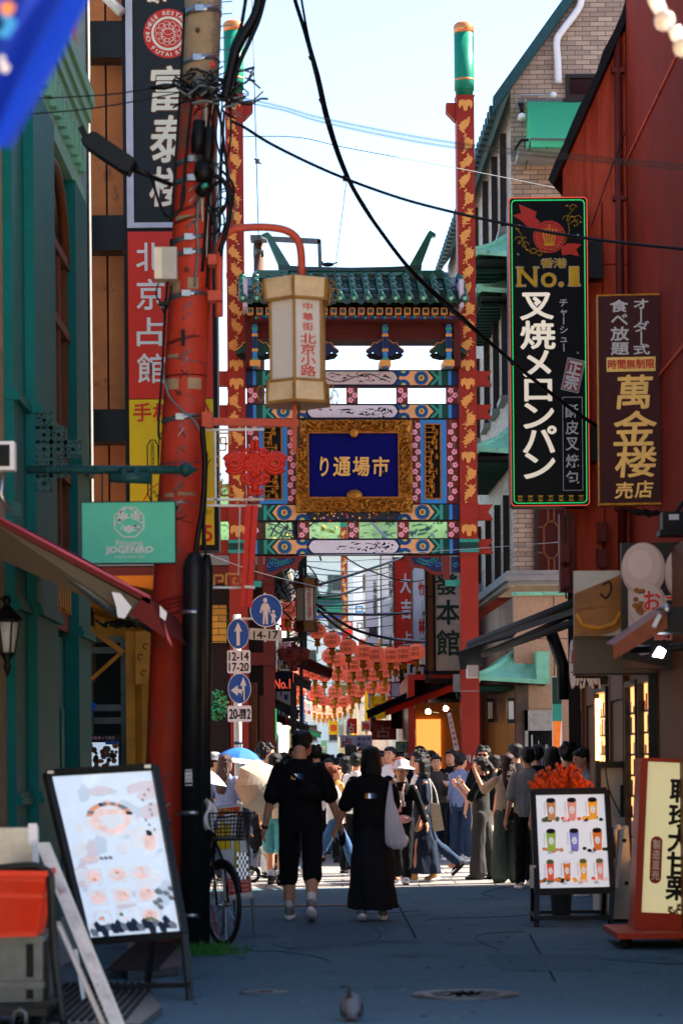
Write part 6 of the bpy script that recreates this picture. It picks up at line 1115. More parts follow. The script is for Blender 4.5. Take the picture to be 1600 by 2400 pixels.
for c in (fc, rc): b.tube([c + (hd_ * cos(a) + up * sin(a)) * .35 for a in [R(20 + k * 10) for k in range(15)]], .022, 6)
BC.part('frame', b, world=True); b = MB('chrome'); hb = hdt + up * .2 - hd_ * .05
b.tube(smoothpts([hb - hw_ * .28 - hd_ * .25 - up * .0, hb - hw_ * .27 - hd_ * .08 + up * .03, hb - hw_ * .1 + hd_ * .02, hb + hw_ * .1 + hd_ * .02, hb + hw_ * .27 - hd_ * .08 + up * .03, hb + hw_ * .28 - hd_ * .25]), .0125, 8); BC.part('handlebar', b, world=True)
b = MB('black'); b.ball(st + up * .17, (.1, .13, .035)); BC.part('saddle', b, world=True); b = MB('black_metal'); bc = hdt + hd_ * .17 + up * .02; A1, A2 = hw_ * .19, hd_ * .14
for j in range(8): z = up * (.22 * j / 7); k_2 = .8 + .2 * j / 7; o = [bc + z + A1 * k_2 * s1 + A2 * k_2 * s2 for s1, s2 in ((-1, -1), (1, -1), (1, 1), (-1, 1))]; [b.bar(o[i], o[(i + 1) % 4], .006 if j < 7 else .012) for i in range(4)]
for i in range(13):
    t = -1 + i / 6
    for e in ((A1 * t, A2), (A1 * t, -A2), (A1, A2 * t), (-A1, A2 * t)): b.bar(bc + (e[0] + e[1]) * .8, bc + (e[0] + e[1]) + up * .22, .005)
for i in range(7): t = -1 + i / 3; b.bar(bc + (A1 * t - A2) * .8, bc + (A1 * t + A2) * .8, .005)
b.box(bc + V((-.1, -.1, .005)), bc + V((.1, .1, .02))); BC.part('basket', b, world=True)
b = MB('chrome'); b.bar(fc + hw_ * .1, fc + hw_ * .1 + up * -.22 + hd_ * .12, .012); b.bar(fc + hw_ * .09 + up * .05, fc + hw_ * .06 + up * .3, .01); BC.part('stand', b, world=True)
b = MB('paper_white'); a = P(486, 1900, 19.25); b.grid(lambda u, v: a + V(((u - .5) * .14 + .02 * sin(v * 7), .04 * sin(u * 9) - .05, -.02 + .12 * (1 - abs(u - .5)) - v * .24)), 12, 8); single('cloth', b, 'white rag draped over the bicycle handlebar', 'cloth', org=a)
# second bicycle behind and plaid bag
b = MB('paper_grey'); 
for i in range(6):
    for j in range(7): b.use('ink_blue' if (i + j) % 2 else 'dish_white').box(P(556 + i * 4.2, 1998 + j * 9, 20.3), P(560.2 + i * 4.2, 2007 + j * 9, 20.25))
single('shopping_bag', b, 'blue and white plaid bag behind the bicycle basket', 'bag', org=P(568, 2030, 20.3))
# palm reading poster on its stand
PP = Sg('poster_stand', 'white palm reading poster with yellow hands on a stand behind the bicycle', 'poster', (535, 1990, 20.8), org=V((P(540, 2165, 20.8).x, 20.8, 0)), lean=0); b = MB('paper_grey'); o = lambda x, y: (PP.X(x), PP.Z(y)); b.prism([o(505, 1890), o(568, 1884), o(592, 2105), o(525, 2112)], -.01, .02); bd = PP.part('board', b)
b = MB('white'); b.prism([o(507, 1893), o(565, 1887), o(588, 2098), o(527, 2105)], -.013, -.01); b.use('red_sign').prism([o(508, 1896), o(563, 1890), o(565, 1910), o(510, 1915)], -.016, -.013); b.use('red_sign').prism([o(530, 2060), o(584, 2052), o(588, 2090), o(534, 2098)], -.016, -.013)
b.use('yellow'); PP.ch(b, '人気No.1', 512, 1895, 562, 1910, -.018, .01)
for x, y, h in ((512, 1950, 36), (523, 1932, 60), (535, 1940, 50), (556, 1975, 60)):
    for m, r, yy in (('black', 6.5, -.015), ('yellow', 5, -.018)): b.use(m).prism([o(x - r, y + h), o(x - r, y), o(x - r * .7, y - r), o(x, y - r * 1.4), o(x + r * .7, y - r), o(x + r, y), o(x + r, y + h)], yy, yy + .003)
for k in range(3): b.use(('blue', 'red_sign', 'blue')[k]); PP.ch(b, '手相占', 548, 1927 + k * 9, 562, 1933 + k * 9, -.015, .01)
b.use('white')
for k in range(3): PP.ch(b, '手相占い3000円', 536, 2062 + k * 10, 582, 2069 + k * 10, -.0185, 0)
PP.part('print', b, bd); b = MB('steel_dull'); b.bar(PP.L(527, 2110, .02), (PP.X(520), -.05, 0), .025); b.bar(PP.L(590, 2104, .02), (PP.X(597), -.05, 0), .025); b.bar(PP.L(540, 1900, .03), (PP.X(545), .4, 0), .02); PP.part('leg', b)
# grass
b = MB('grass_green'); rg = random.Random(8); gx = P(480, 2238, 18.6).x
for k in range(420):
    a = V((gx + rg.gauss(0, .14), 18.75 + rg.gauss(0, .16), 0)); h = rg.uniform(.04, .11); d = V((rg.uniform(-.06, .06), rg.uniform(-.05, .05), h)); s = V((.005, .002, 0)); b.poly([a - s, a + s, a + d])
single('grass', b, kind='stuff')
mat('leaf_pale', '6f9a5a', .6, .3)
# sign post with traffic signs
SPo = T('traffic_sign_post', 'white steel post carrying round blue signs and time plates before the gate', 'sign post', (559, 1560, 31), org=V((P(558, 1990, 31).x, 31, 0))); b = MB('paper_grey'); b.tube([(SPo.X(556), .03, 0), SPo.L(556, 1440, .03)], .05, 12); b.use('ink_blue').tube([SPo.L(556, 1745, .03), SPo.L(556, 1738, .03)], .052, 12); SPo.part('post', b)
mat('sign_blue', '1b4fa0', .35, .06, 3, spec=.3)
def arrowsign(cx, cy, rw, rh, kind):
    b = MB('paper_white'); b.disc(SPo.X(cx), SPo.Z(cy), rw / SPo.s, -.03, -.02, 32, rh / SPo.s); b.use('sign_blue').disc(SPo.X(cx), SPo.Z(cy), rw * .95 / SPo.s, -.034, -.03, 32, rh * .95 / SPo.s); pl = SPo.part('round_sign', b); b = MB('white'); g = lambda pts: b.prism([(SPo.X(cx + x), SPo.Z(cy + y)) for x, y in pts], -.038, -.034)
    if kind == 'up': g([(-4, 27), (-4, -8), (-10, -4), (0, -27), (10, -4), (4, -8), (4, 27)])
    if kind == 'split': g([(6, 28), (6, -8), (1, -5), (9, -27), (17, -5), (12, -8), (12, 28)]); g([(6, 28), (6, 20), (4, 12), (-4, 9), (-4, 17), (-20, 4), (-4, -8), (-4, 0), (5, 2), (9, 8), (9, 28)])
    if kind == 'walk':
        b.disc(SPo.X(cx - 2), SPo.Z(cy - 24), 5 / SPo.s, -.038, -.034, 12, 6 / SPo.s); g([(-8, -17), (4, -17), (9, -8), (10, 6), (7, 6), (5, -4), (4, 8), (4, 32), (0, 32), (-2, 10), (-4, 32), (-8, 32), (-7, 8), (-8, -4), (-12, 6), (-15, 5), (-12, -10)])
        b.disc(SPo.X(cx + 17), SPo.Z(cy + 2), 3.5 / SPo.s, -.038, -.034, 10); g([(13, 7), (20, 7), (24, 16), (20, 16), (22, 30), (18, 30), (17, 20), (15, 30), (12, 30), (13, 16), (9, 8)])
    SPo.part('pictogram', b, pl)
arrowsign(559, 1486, 26, 36, 'up'); arrowsign(561, 1614, 27, 36, 'split')
def plate(p0, q0, p1, q1, lines):
    b = MB('paper_white'); b.prism(rrect(p0, q0, p1, q1, 4, SPo), -.03, -.02); pl = SPo.part('time_plate', b); b = MB('black')
    for t, a, q, c, r in lines: b.fit(t, SPo.X(a), SPo.X(c), SPo.Z(r), SPo.Z(q), -.032, .035)
    SPo.part('lettering', b, pl)
plate(533, 1524, 587, 1578, [('12-14', 537, 1529, 583, 1548), ('17-20', 537, 1554, 583, 1573)]); plate(533, 1654, 588, 1692, [('20-', 537, 1662, 561, 1685), ('翌', 561, 1663, 573, 1684), ('12', 573, 1662, 586, 1685)])
arrowsign(625, 1432, 38, 38.5, 'walk'); b = MB('paper_grey'); b.prism([(SPo.X(x), SPo.Z(y)) for x, y in ((586, 1472), (662, 1478), (661, 1504), (585, 1499))], -.03, -.02); pl = SPo.part('time_plate', b); b = MB('black'); b.fit('14-17', SPo.X(595), SPo.X(652), SPo.Z(1498), SPo.Z(1480), -.032, .03); SPo.part('lettering', b, pl)
b = MB('paper_grey'); b.bar(SPo.L(556, 1450, .0), SPo.L(622, 1450, 0), .03); b.bar(SPo.L(622, 1390, -.01), SPo.L(622, 1505, -.01), .03); SPo.part('side_arm', b)
# ================================================================ RIGHT PAVEMENT
DB = T('menu_board', 'black framed white drinks menu board with rows of bubble tea cups', 'sign board', org=V((P(1340, 2175, 21.6).x, 21.6, 0)))
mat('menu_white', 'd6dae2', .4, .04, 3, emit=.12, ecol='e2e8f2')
tl, tr, br_, bl = P(1247, 1856, 21.8), P(1420, 1853, 21.8), P(1434, 2086, 21.5), P(1258, 2090, 21.5)
nrm = -((tr - tl).cross(bl - tl)).normalized(); nrm = nrm if nrm.y > 0 else -nrm
b = MB('black_metal')
for a, c in ((tl, tr), (tr, br_), (br_, bl), (bl, tl)): b.bar(a, c, .05, .06)
b.add([tl + nrm * .04, tr + nrm * .04, br_ + nrm * .04, bl + nrm * .04], [(3, 2, 1, 0)]); fr = DB.part('frame', b, world=True)
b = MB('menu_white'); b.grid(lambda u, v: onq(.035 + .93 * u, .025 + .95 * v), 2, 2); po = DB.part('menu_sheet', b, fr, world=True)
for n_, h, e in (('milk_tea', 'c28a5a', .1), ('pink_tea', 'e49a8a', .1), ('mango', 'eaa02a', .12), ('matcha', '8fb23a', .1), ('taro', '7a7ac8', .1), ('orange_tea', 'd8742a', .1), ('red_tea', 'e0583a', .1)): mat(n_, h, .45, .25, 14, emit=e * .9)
b = MB()
def cup(u, v, m, hu=.066, hv=.112, top='black'):
    q = lambda x, y, o: onq(u + x * hu, v + y * hv, o)
    b.use(m).poly([q(-1, -.7, .007), q(-.72, 1, .007), q(.72, 1, .007), q(1, -.7, .007)]); b.use(top)
    for k in range(7): a = k * 2 * pi / 7; b.poly([q(.55 * cos(a) + .45 * cos(t), -.78 + .09 * sin(a) + .16 * sin(t), .0075 + k * .0001) for t in (0, -1, -2, -3, -4, -5)])
    b.use('dish_white').poly([q(.52 * cos(t), .1 + .34 * sin(t), .0085) for t in [-k * pi / 8 for k in range(16)]])
    b.use('ink_blue')
    for x, y in ((-.15, 0), (.1, -.08), (.05, .16), (-.12, .25), (.2, .2)): b.poly([q(x - .07, y - .05, .009), q(x - .03, y + .06, .009), q(x + .08, y + .02, .009)])
    b.use('ink_grey')
    for k in range(8): b.poly([onq(u - hu - .03, v - hv * .6 + k * .016, .007), onq(u - hu - .03, v - hv * .6 + k * .016 + .009, .007), onq(u - hu - .018, v - hv * .6 + k * .016 + .009, .007), onq(u - hu - .018, v - hv * .6 + k * .016, .007)])
rg = random.Random(4)
def bits(u, v, ms):
    for k in range(9): x, y = u + rg.uniform(-.13, .13), v + .1 + rg.uniform(-.012, .015); b.use(rg.choice(ms)).poly([onq(x + .03 * cos(t), y + .018 * sin(t), .0062 + k * .0001) for t in [-j * pi / 4 for j in range(8)]])
def price(t, u, v):
    vs, fs = glyph(t, .01, 0); b.use('black'); b.add([onq(u + q[0] * .045 * .55, v - q[1] * .045 * .8, .0072) for q in vs], fs)
for i, (m, c) in enumerate((('milk_tea', ['black', 'veg']), ('pink_tea', ['dish_pink', 'red_tea']), ('mango', ['mango', 'black']))): bits(.24 + .28 * i, .18, c); cup(.24 + .28 * i, .18, m); price(('500円', '550円', '550円')[i], .1 + .28 * i, .315)
for i, (m, c) in enumerate((('matcha', ['milk_tea', 'veg']), ('taro', ['dish_white', 'ink_blue']), ('orange_tea', ['black', 'photo_brown']))): bits(.22 + .31 * i, .49, c); cup(.22 + .31 * i, .49, m); price('550円', .16 + .29 * i, .63)
for i, (m, c) in enumerate((('red_tea', ['orange_tea', 'veg']), ('orange_tea', ['mango', 'black']), ('mango', ['mango', 'dish_pink']), ('pink_tea', ['red_tea', 'dish_pink']))): bits(.19 + .22 * i, .79, c); cup(.19 + .22 * i, .79, m, .052, .105, 'veg' if i != 1 else 'dish_white'); price(('550円', '550円', '700円', '700円')[i], .13 + .21 * i, .935)
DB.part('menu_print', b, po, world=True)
b = MB('black_metal'); g = lambda p: V((p.x, p.y, 0)); f1, f2, f3, f4 = g(P(1256, 2170, 21.3)), g(P(1430, 2170, 21.3)), g(P(1247, 2150, 22.1)), g(P(1412, 2150, 22.1))
b.bar(bl, f1, .045); b.bar(br_, f2, .045); b.bar(tl.lerp(bl, .2) + nrm * .08, f3, .04); b.bar(tr.lerp(br_, .2) + nrm * .08, f4, .04); b.bar(f1 + up * .08, f2 + up * .08, .04); b.bar(f3 + up * .08, f4 + up * .08, .03); b.bar(f1 + up * .08, f3 + up * .08, .03); DB.part('leg', b, world=True)
b = MB('paper_grey'); b.cbox(tl.lerp(bl, .85) + V((-.03, .03, 0)), (.05, .07, .2)); DB.part('power_box', b, world=True)
# berries
mat('berry', 'ee5a24', .4, .25, 20, sub=.1); BQ = T('berry_bouquet', 'bunch of orange red berry sprigs standing behind the drinks board', 'flowers', org=V((P(1310, 1860, 22.3).x, 22.3, 0))); b = MB('berry'); rg = random.Random(10)
for k in range(34):
    a = P(rg.uniform(1285, 1345), 1862, 22.3 + rg.uniform(-.1, .1)); t = rg.uniform(-1, 1); e = P(1312 + t * 74, 1862 - (82 if abs(t) < .75 else 55) * rg.uniform(.35, 1) * (1.05 - .45 * abs(t)), 22.3 + rg.uniform(-.15, .15))
    n_ = 6
    for j in range(n_): c = a.lerp(e, (j + 1) / n_) + V((0, 0, .02 * sin(pi * j / n_))); q = .021 + .008 * (1 - j / n_); b.ball(c + V((rg.uniform(-.012, .012), rg.uniform(-.01, .01), 0)), (q * .85, q * .85, q * 1.15), 8, 6)
    BQ.part('berry_sprig', b, world=True); b = MB('berry')
b = MB('stalk')
for k in range(16): b.tube([V((P(1312, 1900, 22.3).x, 22.3, .4)), P(1280 + k * 4.5, 1858, 22.3)], .006, 4)
BQ.part('stems', b, world=True); b = MB('steel_dull'); b.lathe([(.08, 0), (.13, .5), (.12, .52), (.07, .45)], (P(1312, 1900, 22.3).x, 22.3, 0), 14); BQ.part('vase', b, world=True)
# white cabinets
CB = T('display_case', 'white counter with a black framed glass case between the two menu boards', 'counter', org=V((P(1440, 2110, 22.6).x, 22.6, 0))); b = MB('paper_grey'); x0_, x1_ = P(1400, 1950, 22.6).x, P(1530, 1950, 22.6).x; zc_ = P(1440, 1915, 22.6).z; b.box((x0_, 22.5, .04), (x1_, 23.1, zc_)); CB.part('body', b, world=True)
b = MB('black_metal'); z1_ = P(1440, 1792, 22.6).z
b.bar((x0_, 22.55, zc_), (x0_, 22.55, z1_), .05); b.bar((x0_ - .02, 22.55, z1_), (x1_, 22.55, z1_), .06); b.bar((x0_ + .22, 22.54, zc_), (x0_ + .22, 22.54, P(1440, 1840, 22.6).z), .03); CB.part('frame', b, world=True); b = MB('board_taupe'); b.use('paper_grey').box((x0_ + .03, 22.6, zc_ + .002), (x1_, 22.64, z1_ - .03)); b.use('cable').tube(smoothpts([P(1418, 1800, 22.58), P(1422, 1830, 22.58), P(1430, 1860, 22.58), P(1455, 1912, 22.58)]), .006, 5); CB.part('panel', b, world=True)
WM = T('water_dispenser', 'white plastic machine with clear tubes beside the drinks board', 'machine', org=V((P(1455, 2145, 21.9).x, 21.9, 0))); b = MB('paper_grey'); p0, p1 = P(1432, 2140, 21.9), P(1478, 1935, 21.9); b.box((p0.x, 21.85, .03), (p1.x, 22.2, P(1450, 2080, 21.9).z)); b.prism([(p0.x + .06, P(1450, 2080, 21.9).z), (p1.x, P(1450, 2080, 21.9).z), (p1.x - .03, p1.z), (p0.x + .12, p1.z - .03)], 21.87, 22.15); WM.part('body', b, world=True); b = MB('black')
for px, py in ((1462, 1970), (1467, 2070)): a = P(px, py, 21.86); b.disc(a.x, a.z, .02, 21.86, 21.87, 12)
b.box((p0.x - .01, 21.84, 0), (p1.x, 22.2, .03)); WM.part('knob', b, world=True); b = MB('glass_dark')
b.use('steel'); b.tube([P(1436, 2010, 21.8), P(1438, 1945, 21.8), P(1452, 1935, 21.8)], .03, 10); WM.part('clear_tube', b, world=True)
# chestnut sign
mat('panel_glow', 'ccc4a2', .35, .08, 1.5, emit=.14, ecol='d8cf9c'); mat('sign_red_frame', 'a8331c', .4, .12, 5)
CN = Sg('lightbox_sign', 'red framed standing lightbox for roast chestnuts with bold black characters', 'sign', (1560, 2000, 19.2), org=V((P(1560, 2215, 19.2).x, 19.2, 0)), lean=R(3.4)); o = lambda x, y: (CN.X(x) + 0, CN.Z(y))
b = MB('sign_red_frame'); 
U0, U1 = 1478, 1660; CN.rect(b, U0, 1780, U0 + 17, 2200, -.06, .3); CN.rect(b, U0 + 17, 1778, U1, 1787, -.06, .3); CN.rect(b, U0 + 17, 2140, U1, 2200, -.06, .3); CN.rect(b, U0 + 17, 1787, U1, 2140, .02, .28); fr = CN.part('frame', b)
b = MB('panel_glow'); CN.rect(b, U0 + 17, 1787, U1, 2140, -.01, .019); pn = CN.part('panel', b, fr); b = MB('black')
for t, q in zip('聘珍大甘栗', (1825, 1884, 1941, 1997, 2054)): CN.ch(b, t, 1552, q, 1602, q + 54, -.012, .045)
b.use('sign_red_frame'); r = 14; b.prism([(CN.X(1525 + r * cos(t)), CN.Z((1975 if sin(t) > 0 else 2058) - r * sin(t))) for t in [k * pi / 10 for k in range(20)]], -.014, -.01); b.use('cream'); CN.col(b, '製造直売', 1525, 1968, 2064, 19, -.017, .02)
b.use('gold_dark')
for x, y, s in ((1600, 1800, 1), (1590, 2125, -1), (1570, 2132, -1)):
    for k in range(7): a = k * .7; b.ball((CN.X(x + 9 * cos(a)), -.012, CN.Z(y + 7 * sin(a))), (.016, .003, .008), 6, 4)
    b.tube([CN.L(x - 12, y + 8 * s, -.012), CN.L(x, y, -.012), CN.L(x + 12, y - 8 * s, -.012)], .004, 4)
CN.part('lettering', b, pn); CN.r.rotation_euler = (0, R(3.0), 0)
PB = T('sign_platform', 'red wheeled platform under the chestnut lightbox sign', 'platform', org=V((P(1560, 2215, 19).x, 19, 0))); b = MB('sign_red_frame'); p0, p1 = P(1432, 2205, 18.9), P(1680, 2205, 18.9); z_ = .085; b.box((p0.x + .02, 18.7, z_), (p1.x, 19.7, z_ + .045)); PB.part('deck', b, world=True); b = MB('rubber')
for x in (1456, 1600): a = P(x, 2215, 18.9); b.tube([(a.x, 18.82, .045), (a.x + .05, 18.82, .045)], .045, 14); b.box((a.x - .02, 18.78, .05), (a.x + .07, 18.86, z_))
PB.part('caster', b, world=True)
# pigeon
PG = T('pigeon', 'grey pigeon walking away with its tail raised on the asphalt', 'bird', org=V((P(818, 2393, 13.8).x, 13.8, 0)))
mat('feather_grey', '454b55', .6, .25, 30); mat('feather_dark', '23272e', .6, .3, 20); mat('feather_pale', '565b65', .6, .15, 25)
o = P(824, 2360, 13.8); o.z = .085; M_ = Matrix.Rotation(R(35), 4, 'X') @ Matrix.Rotation(R(-12), 4, 'Y')
b = MB('feather_pale'); b.ball(o, (.06, .1, .066), 18, 12, M_); b.use('feather_grey').ball(o + V((.002, .09, -.03)), (.035, .05, .04), 14, 9); b.use('feather_dark').ball(o + V((.004, .14, -.035)), (.022, .03, .022), 10, 7); b.use('gold_dark').tube([o + V((.004, .165, -.045)), o + V((.004, .19, -.055))], [.006, .001], 6)
PG.part('body', b, world=True); b = MB('feather_dark'); b.add([o + V(v) for v in ((-.035, -.045, .05), (.005, -.05, .055), (-.012, -.05, .125), (-.022, -.05, .128), (-.03, -.03, .05), (.0, -.03, .055))], [(0, 1, 2, 3), (5, 4, 3, 2), (4, 0, 3), (1, 5, 2)]); PG.part('tail', b, world=True)
b = MB('feather_grey')
for s in (-1, 1): b.use('feather_grey').ball(o + V((s * .046, .0, .005)), (.022, .085, .045), 12, 8, M_); b.use('feather_dark').ball(o + V((s * .05, -.05, -.018)), (.018, .05, .018), 10, 7, Matrix.Rotation(R(40), 4, 'X')); b.ball(o + V((s * .057, -.03, .012)), (.012, .03, .009), 8, 6)
PG.part('wing', b, world=True); b = MB('pink_dark')
for s in (-1, 1): b.tube([o + V((s * .02, .01, -.05)), V((o.x + s * .022, o.y, .012)), V((o.x + s * .022, o.y - .02, .006))], .006, 6); [b.tube([V((o.x + s * .022, o.y, .008)), V((o.x + s * .022 + d, o.y + .03, .006))], .004, 5) for d in (-.012, 0, .012)]
PG.part('foot', b, world=True)
# ================================================================ THE MARKET STREET BEYOND THE GATE
def block(name, label, m, x0, x1, y0, y1, z, wins=(), sign=1, roof='stone_grey', wm='glass_dark'):
    """one shop house: x0 is its street face at y0, x1 the same face at y1, it runs back from the street"""
    t = T(name, label, 'building', org=(x0, y0, 0)); bk = sign * 6; b = MB(m)
    b.add([(x0, y0, 0), (x1, y1, 0), (x1 + bk, y1, 0), (x0 + bk, y0, 0), (x0, y0, z), (x1, y1, z), (x1 + bk, y1, z), (x0 + bk, y0, z)], [(0, 1, 5, 4), (1, 2, 6, 5), (2, 3, 7, 6), (3, 0, 4, 7), (4, 5, 6, 7)]); w_ = t.part('wall', b, world=True)
    b = MB(roof); b.box((min(x0, x1) - (.15 if sign > 0 else 6), y0 - .15, z), (max(x0, x1) + (6 if sign > 0 else .15), y1 + .1, z + .25)); t.part('roof', b, world=True)
    for u0, u1, z0, z1 in wins:      # openings on the street face
        a, c = x0 + (x1 - x0) * u0, x0 + (x1 - x0) * u1; ya, yc = y0 + (y1 - y0) * u0, y0 + (y1 - y0) * u1; b = MB(wm); e = -.02 * sign
        b.add([(a + e, ya, z0), (c + e, yc, z0), (c + e, yc, z1), (a + e, ya, z1)], [(0, 1, 2, 3)]); b.use('stone_grey').box((a + e * 3, ya, z0 - .08), (a, yc, z0)); t.part('window', b, w_, world=True)
    return t, w_
mat('plaster_pale', 'cfccc4', .7, .1, 2); mat('plaster_pink', 'd0b8ae', .7, .1, 2); mat('plaster_cream', 'd8c79a', .7, .1, 2)
t, w_ = block('shop_building', 'dark timber shop house with red posts just behind the gate on the left', 'wood_dark', -1.1, -1.25, 38.7, 47, 4.6, sign=-1)
b = MB('red_dark')
for x in (-1.14, -1.55, -2.6): b.box((x - .09, 38.55, 0), (x + .09, 38.69, 4.4))
b.box((-6, 38.5, 3.0), (-1.05, 38.68, 3.2)); b.box((-6, 38.52, 4.3), (-1.05, 38.66, 4.58)); t.part('post', b, w_, world=True)
b = MB('photo_dark'); rg = random.Random(17)
for k in range(9): x = -2.5 + k * .15; b.use(rg.choice(['red_dark', 'wood_brown', 'photo_brown', 'wood_dark', 'wine_sign'])).box((x, 38.63, .9 + rg.uniform(0, .3)), (x + .12, 38.695, 2.2 + rg.uniform(0, .6)))
t.part('shop_front', b, w_, world=True)
block('shop_building', 'grey block shop house behind the dark timber shop on the left', 'grey_block', -1.45, -1.6, 50, 62, 5.2, [(.1, .4, 3, 4.4), (.55, .9, 3, 4.4)], -1)
block('shop_building', 'pale plaster shop house further along the left of the market street', 'plaster_pale', -1.7, -1.9, 64, 86, 6.6, [(.1, .3, 3.2, 4.8), (.5, .7, 3.2, 4.8)], -1)
block('shop_building', 'far cream shop house at the left end of the market street', 'plaster_cream', -2.0, -2.3, 90, 125, 8.5, [(.1, .4, 3.5, 5.5), (.6, .9, 3.5, 5.5)], -1)
t, w_ = block('shop_building', 'red fronted snack shop under the red awning right of the street', 'red_dark', 2.25, 1.8, 44, 51, 4.4, sign=1); 
b = MB('red_sign'); b.box((1.2, 43.4, 0), (1.32, 51, 2.9)); b.box((1.2, 43.4, 2.9), (2.6, 51, 3.0)); b.use('amber').box((1.34, 43.9, 0), (2.4, 43.95, 2.5))
mat('warm_room', 'c08040', .6, .4, 2, emit=.5, ecol='d08a40'); b.use('warm_room').box((1.36, 43.84, 1.2), (1.8, 43.88, 2.2)); t.part('shop_front', b, w_, world=True)
block('shop_building', 'white shop house carrying the tall red vertical sign on the right', 'plaster_pale', 1.75, 1.3, 53, 66, 4.9, [(.1, .45, 3.2, 4.4), (.55, .9, 3.2, 4.4)], 1)
block('shop_building', 'pinkish shop house further along the right of the market street', 'plaster_pink', 1.25, .6, 68, 92, 3.9, [(.1, .45, 2.4, 3.5), (.55, .9, 2.4, 3.5)], 1)
block('shop_building', 'far white shop house at the right end of the market street', 'plaster_pale', .5, -.2, 95, 128, 4.4, [(.1, .45, 2.6, 3.9), (.55, .9, 2.6, 3.9)], 1)
t, w_ = block('apartment_building', 'long pale apartment block closing the far end of the street', 'plaster_pale', -30, -29, 205, 212, 20, sign=-1)
AP = T('apartment_building', 'wide white far block rising over the end of the market street', 'building', org=(-2, 200, 0)); b = MB('plaster_pale'); b.box((-9, 200, 0), (9, 212, 18.5)); b.use('plaster_cream').box((-9.3, 199.6, 18.5), (9.3, 212, 19)); aw = AP.part('wall', b, world=True)
for j in range(5):
    for i in range(7): b = MB('glass_dark'); x = -8.2 + i * 2.4; z = 3 + j * 3.1; b.box((x, 199.95, z), (x + 1.4, 200, z + 1.3)); b.use('stone_grey').box((x - .1, 199.85, z - .15), (x + 1.5, 200, z)); AP.part('window', b, aw, world=True)
b = MB('hill_green'); b.grid(lambda u, v: (-160 + 320 * u, 330 + 150 * v, (54 + 6 * sin(u * 9) + 4 * noise.noise(V((u * 30, v * 6, 0)))) * sin(min(1, v * 1.6) * pi / 2) - 1), 60, 14); single('hills', b, kind='structure')
b = MB('foliage'); rg = random.Random(31)
mat('leaf_gold', '86792a', .7, .4, .3, sub=.1); mat('leaf_blue', '1f4440', .7, .4, .3, sub=.1)
for k in range(5200):
    x = rg.uniform(-60, 60); v = rg.uniform(0, .8); y = 330 + 150 * v; u = (x + 160) / 320; z = (54 + 6 * sin(u * 9)) * sin(min(1, v * 1.6) * pi / 2) - 1 + rg.uniform(0, 4) * (.4 + noise.noise(V((x * .12, y * .12, 1)))); n = noise.noise(V((x * .08, y * .1, 5)))
    b.use('leaf_gold' if n > .12 else 'foliage' if n > -.15 else 'leaf_blue'); c = V((x, y - 2, z)); q = rg.uniform(.35, .9); b.poly([c + V((rg.uniform(-q, q), rg.uniform(-q, q), rg.uniform(-q, q))) for _ in range(4)])
single('hillside_trees', b, kind='stuff')
# second gate at the far end
G2 = T('far_gate', 'distant red gate with green roof at the far end of the market street', 'gate', (760, 1400, 150), org=(P(760, 1400, 150).x, 150, 0)); b = MB('red_paint')
for px in (708, 807): b.box((G2.X(px) - .21, -.2, 0), (G2.X(px) + .21, .2, G2.Z(1236))); b.use('gilt'); [rel(b, G2.X(px), G2.Z(1252 + k * 17), -.2, .19, k) for k in range(14)]; b.use('cyl_green').box((G2.X(px) - .23, -.23, G2.Z(1236)), (G2.X(px) + .23, .23, G2.Z(1190))); b.use('red_paint')
G2.part('pillar', b); b = MB('glaze')
b.add([(G2.X(712), -1, G2.Z(1438)), (G2.X(803), -1, G2.Z(1438)), (G2.X(803), 0, G2.Z(1402)), (G2.X(712), 0, G2.Z(1402))], [(0, 1, 2, 3)]); b.box((G2.X(715), -.1, G2.Z(1402)), (G2.X(800), .1, G2.Z(1392))); b.prism([(G2.X(x), G2.Z(y)) for x, y in ((764, 1394), (776, 1394), (784, 1350), (778, 1346))], -.1, .1); b.prism([(G2.X(x), G2.Z(y)) for x, y in ((740, 1394), (750, 1394), (736, 1350), (730, 1346))], -.1, .1); G2.part('roof', b); b = MB('red_paint')
for y in (1450, 1490): b.use('red_paint').box((G2.X(700), -.1, G2.Z(y)), (G2.X(815), .1, G2.Z(y - 8))); b.use('blue').box((G2.X(715), -.12, G2.Z(y - 1)), (G2.X(800), -.1, G2.Z(y - 7)))
G2.part('beam', b)
# signs of the market street
def vsign(label, p0, q0, p1, q1, d, bg, texts=(), rim=None, name='vertical_sign', cat='sign', th=.15):
    t = Sg(name, label, cat, ((p0 + p1) / 2, (q0 + q1) / 2, d), org=P((p0 + p1) / 2, (q0 + q1) / 2, d)); b = MB(bg); t.rect(b, p0, q0, p1, q1, -.02, th)
    if rim:
        b.use(rim)
        for q in ((p0 - 2, q0 - 2, p1 + 2, q0), (p0 - 2, q1, p1 + 2, q1 + 2), (p0 - 2, q0, p0, q1), (p1, q0, p1 + 2, q1)): t.rect(b, *q, -.035, th + .01)
    bd = t.part('board', b)
    if texts:
        b = MB()
        for tx, m, c0, d0_, c1, d1_ in texts:
            b.use(m)
            if len(tx) > 1 and (d1_ - d0_) > (c1 - c0) * 1.3: t.col(b, tx, (c0 + c1) / 2, d0_, d1_, c1 - c0, -.03, .02)
            else: t.ch(b, tx, c0, d0_, c1, d1_, -.03, .025)
        t.part('lettering', b, bd)
    return t
hs = vsign('dark framed white sign with green brush characters beside the right gate pillar', 1020, 1300, 1082, 1572, 42, 'paper_grey', [('發', 'green_deep', 1020, 1345, 1072, 1394), ('本', 'green_deep', 1022, 1407, 1078, 1463), ('館', 'green_deep', 1022, 1477, 1074, 1536)])
b = MB('black')
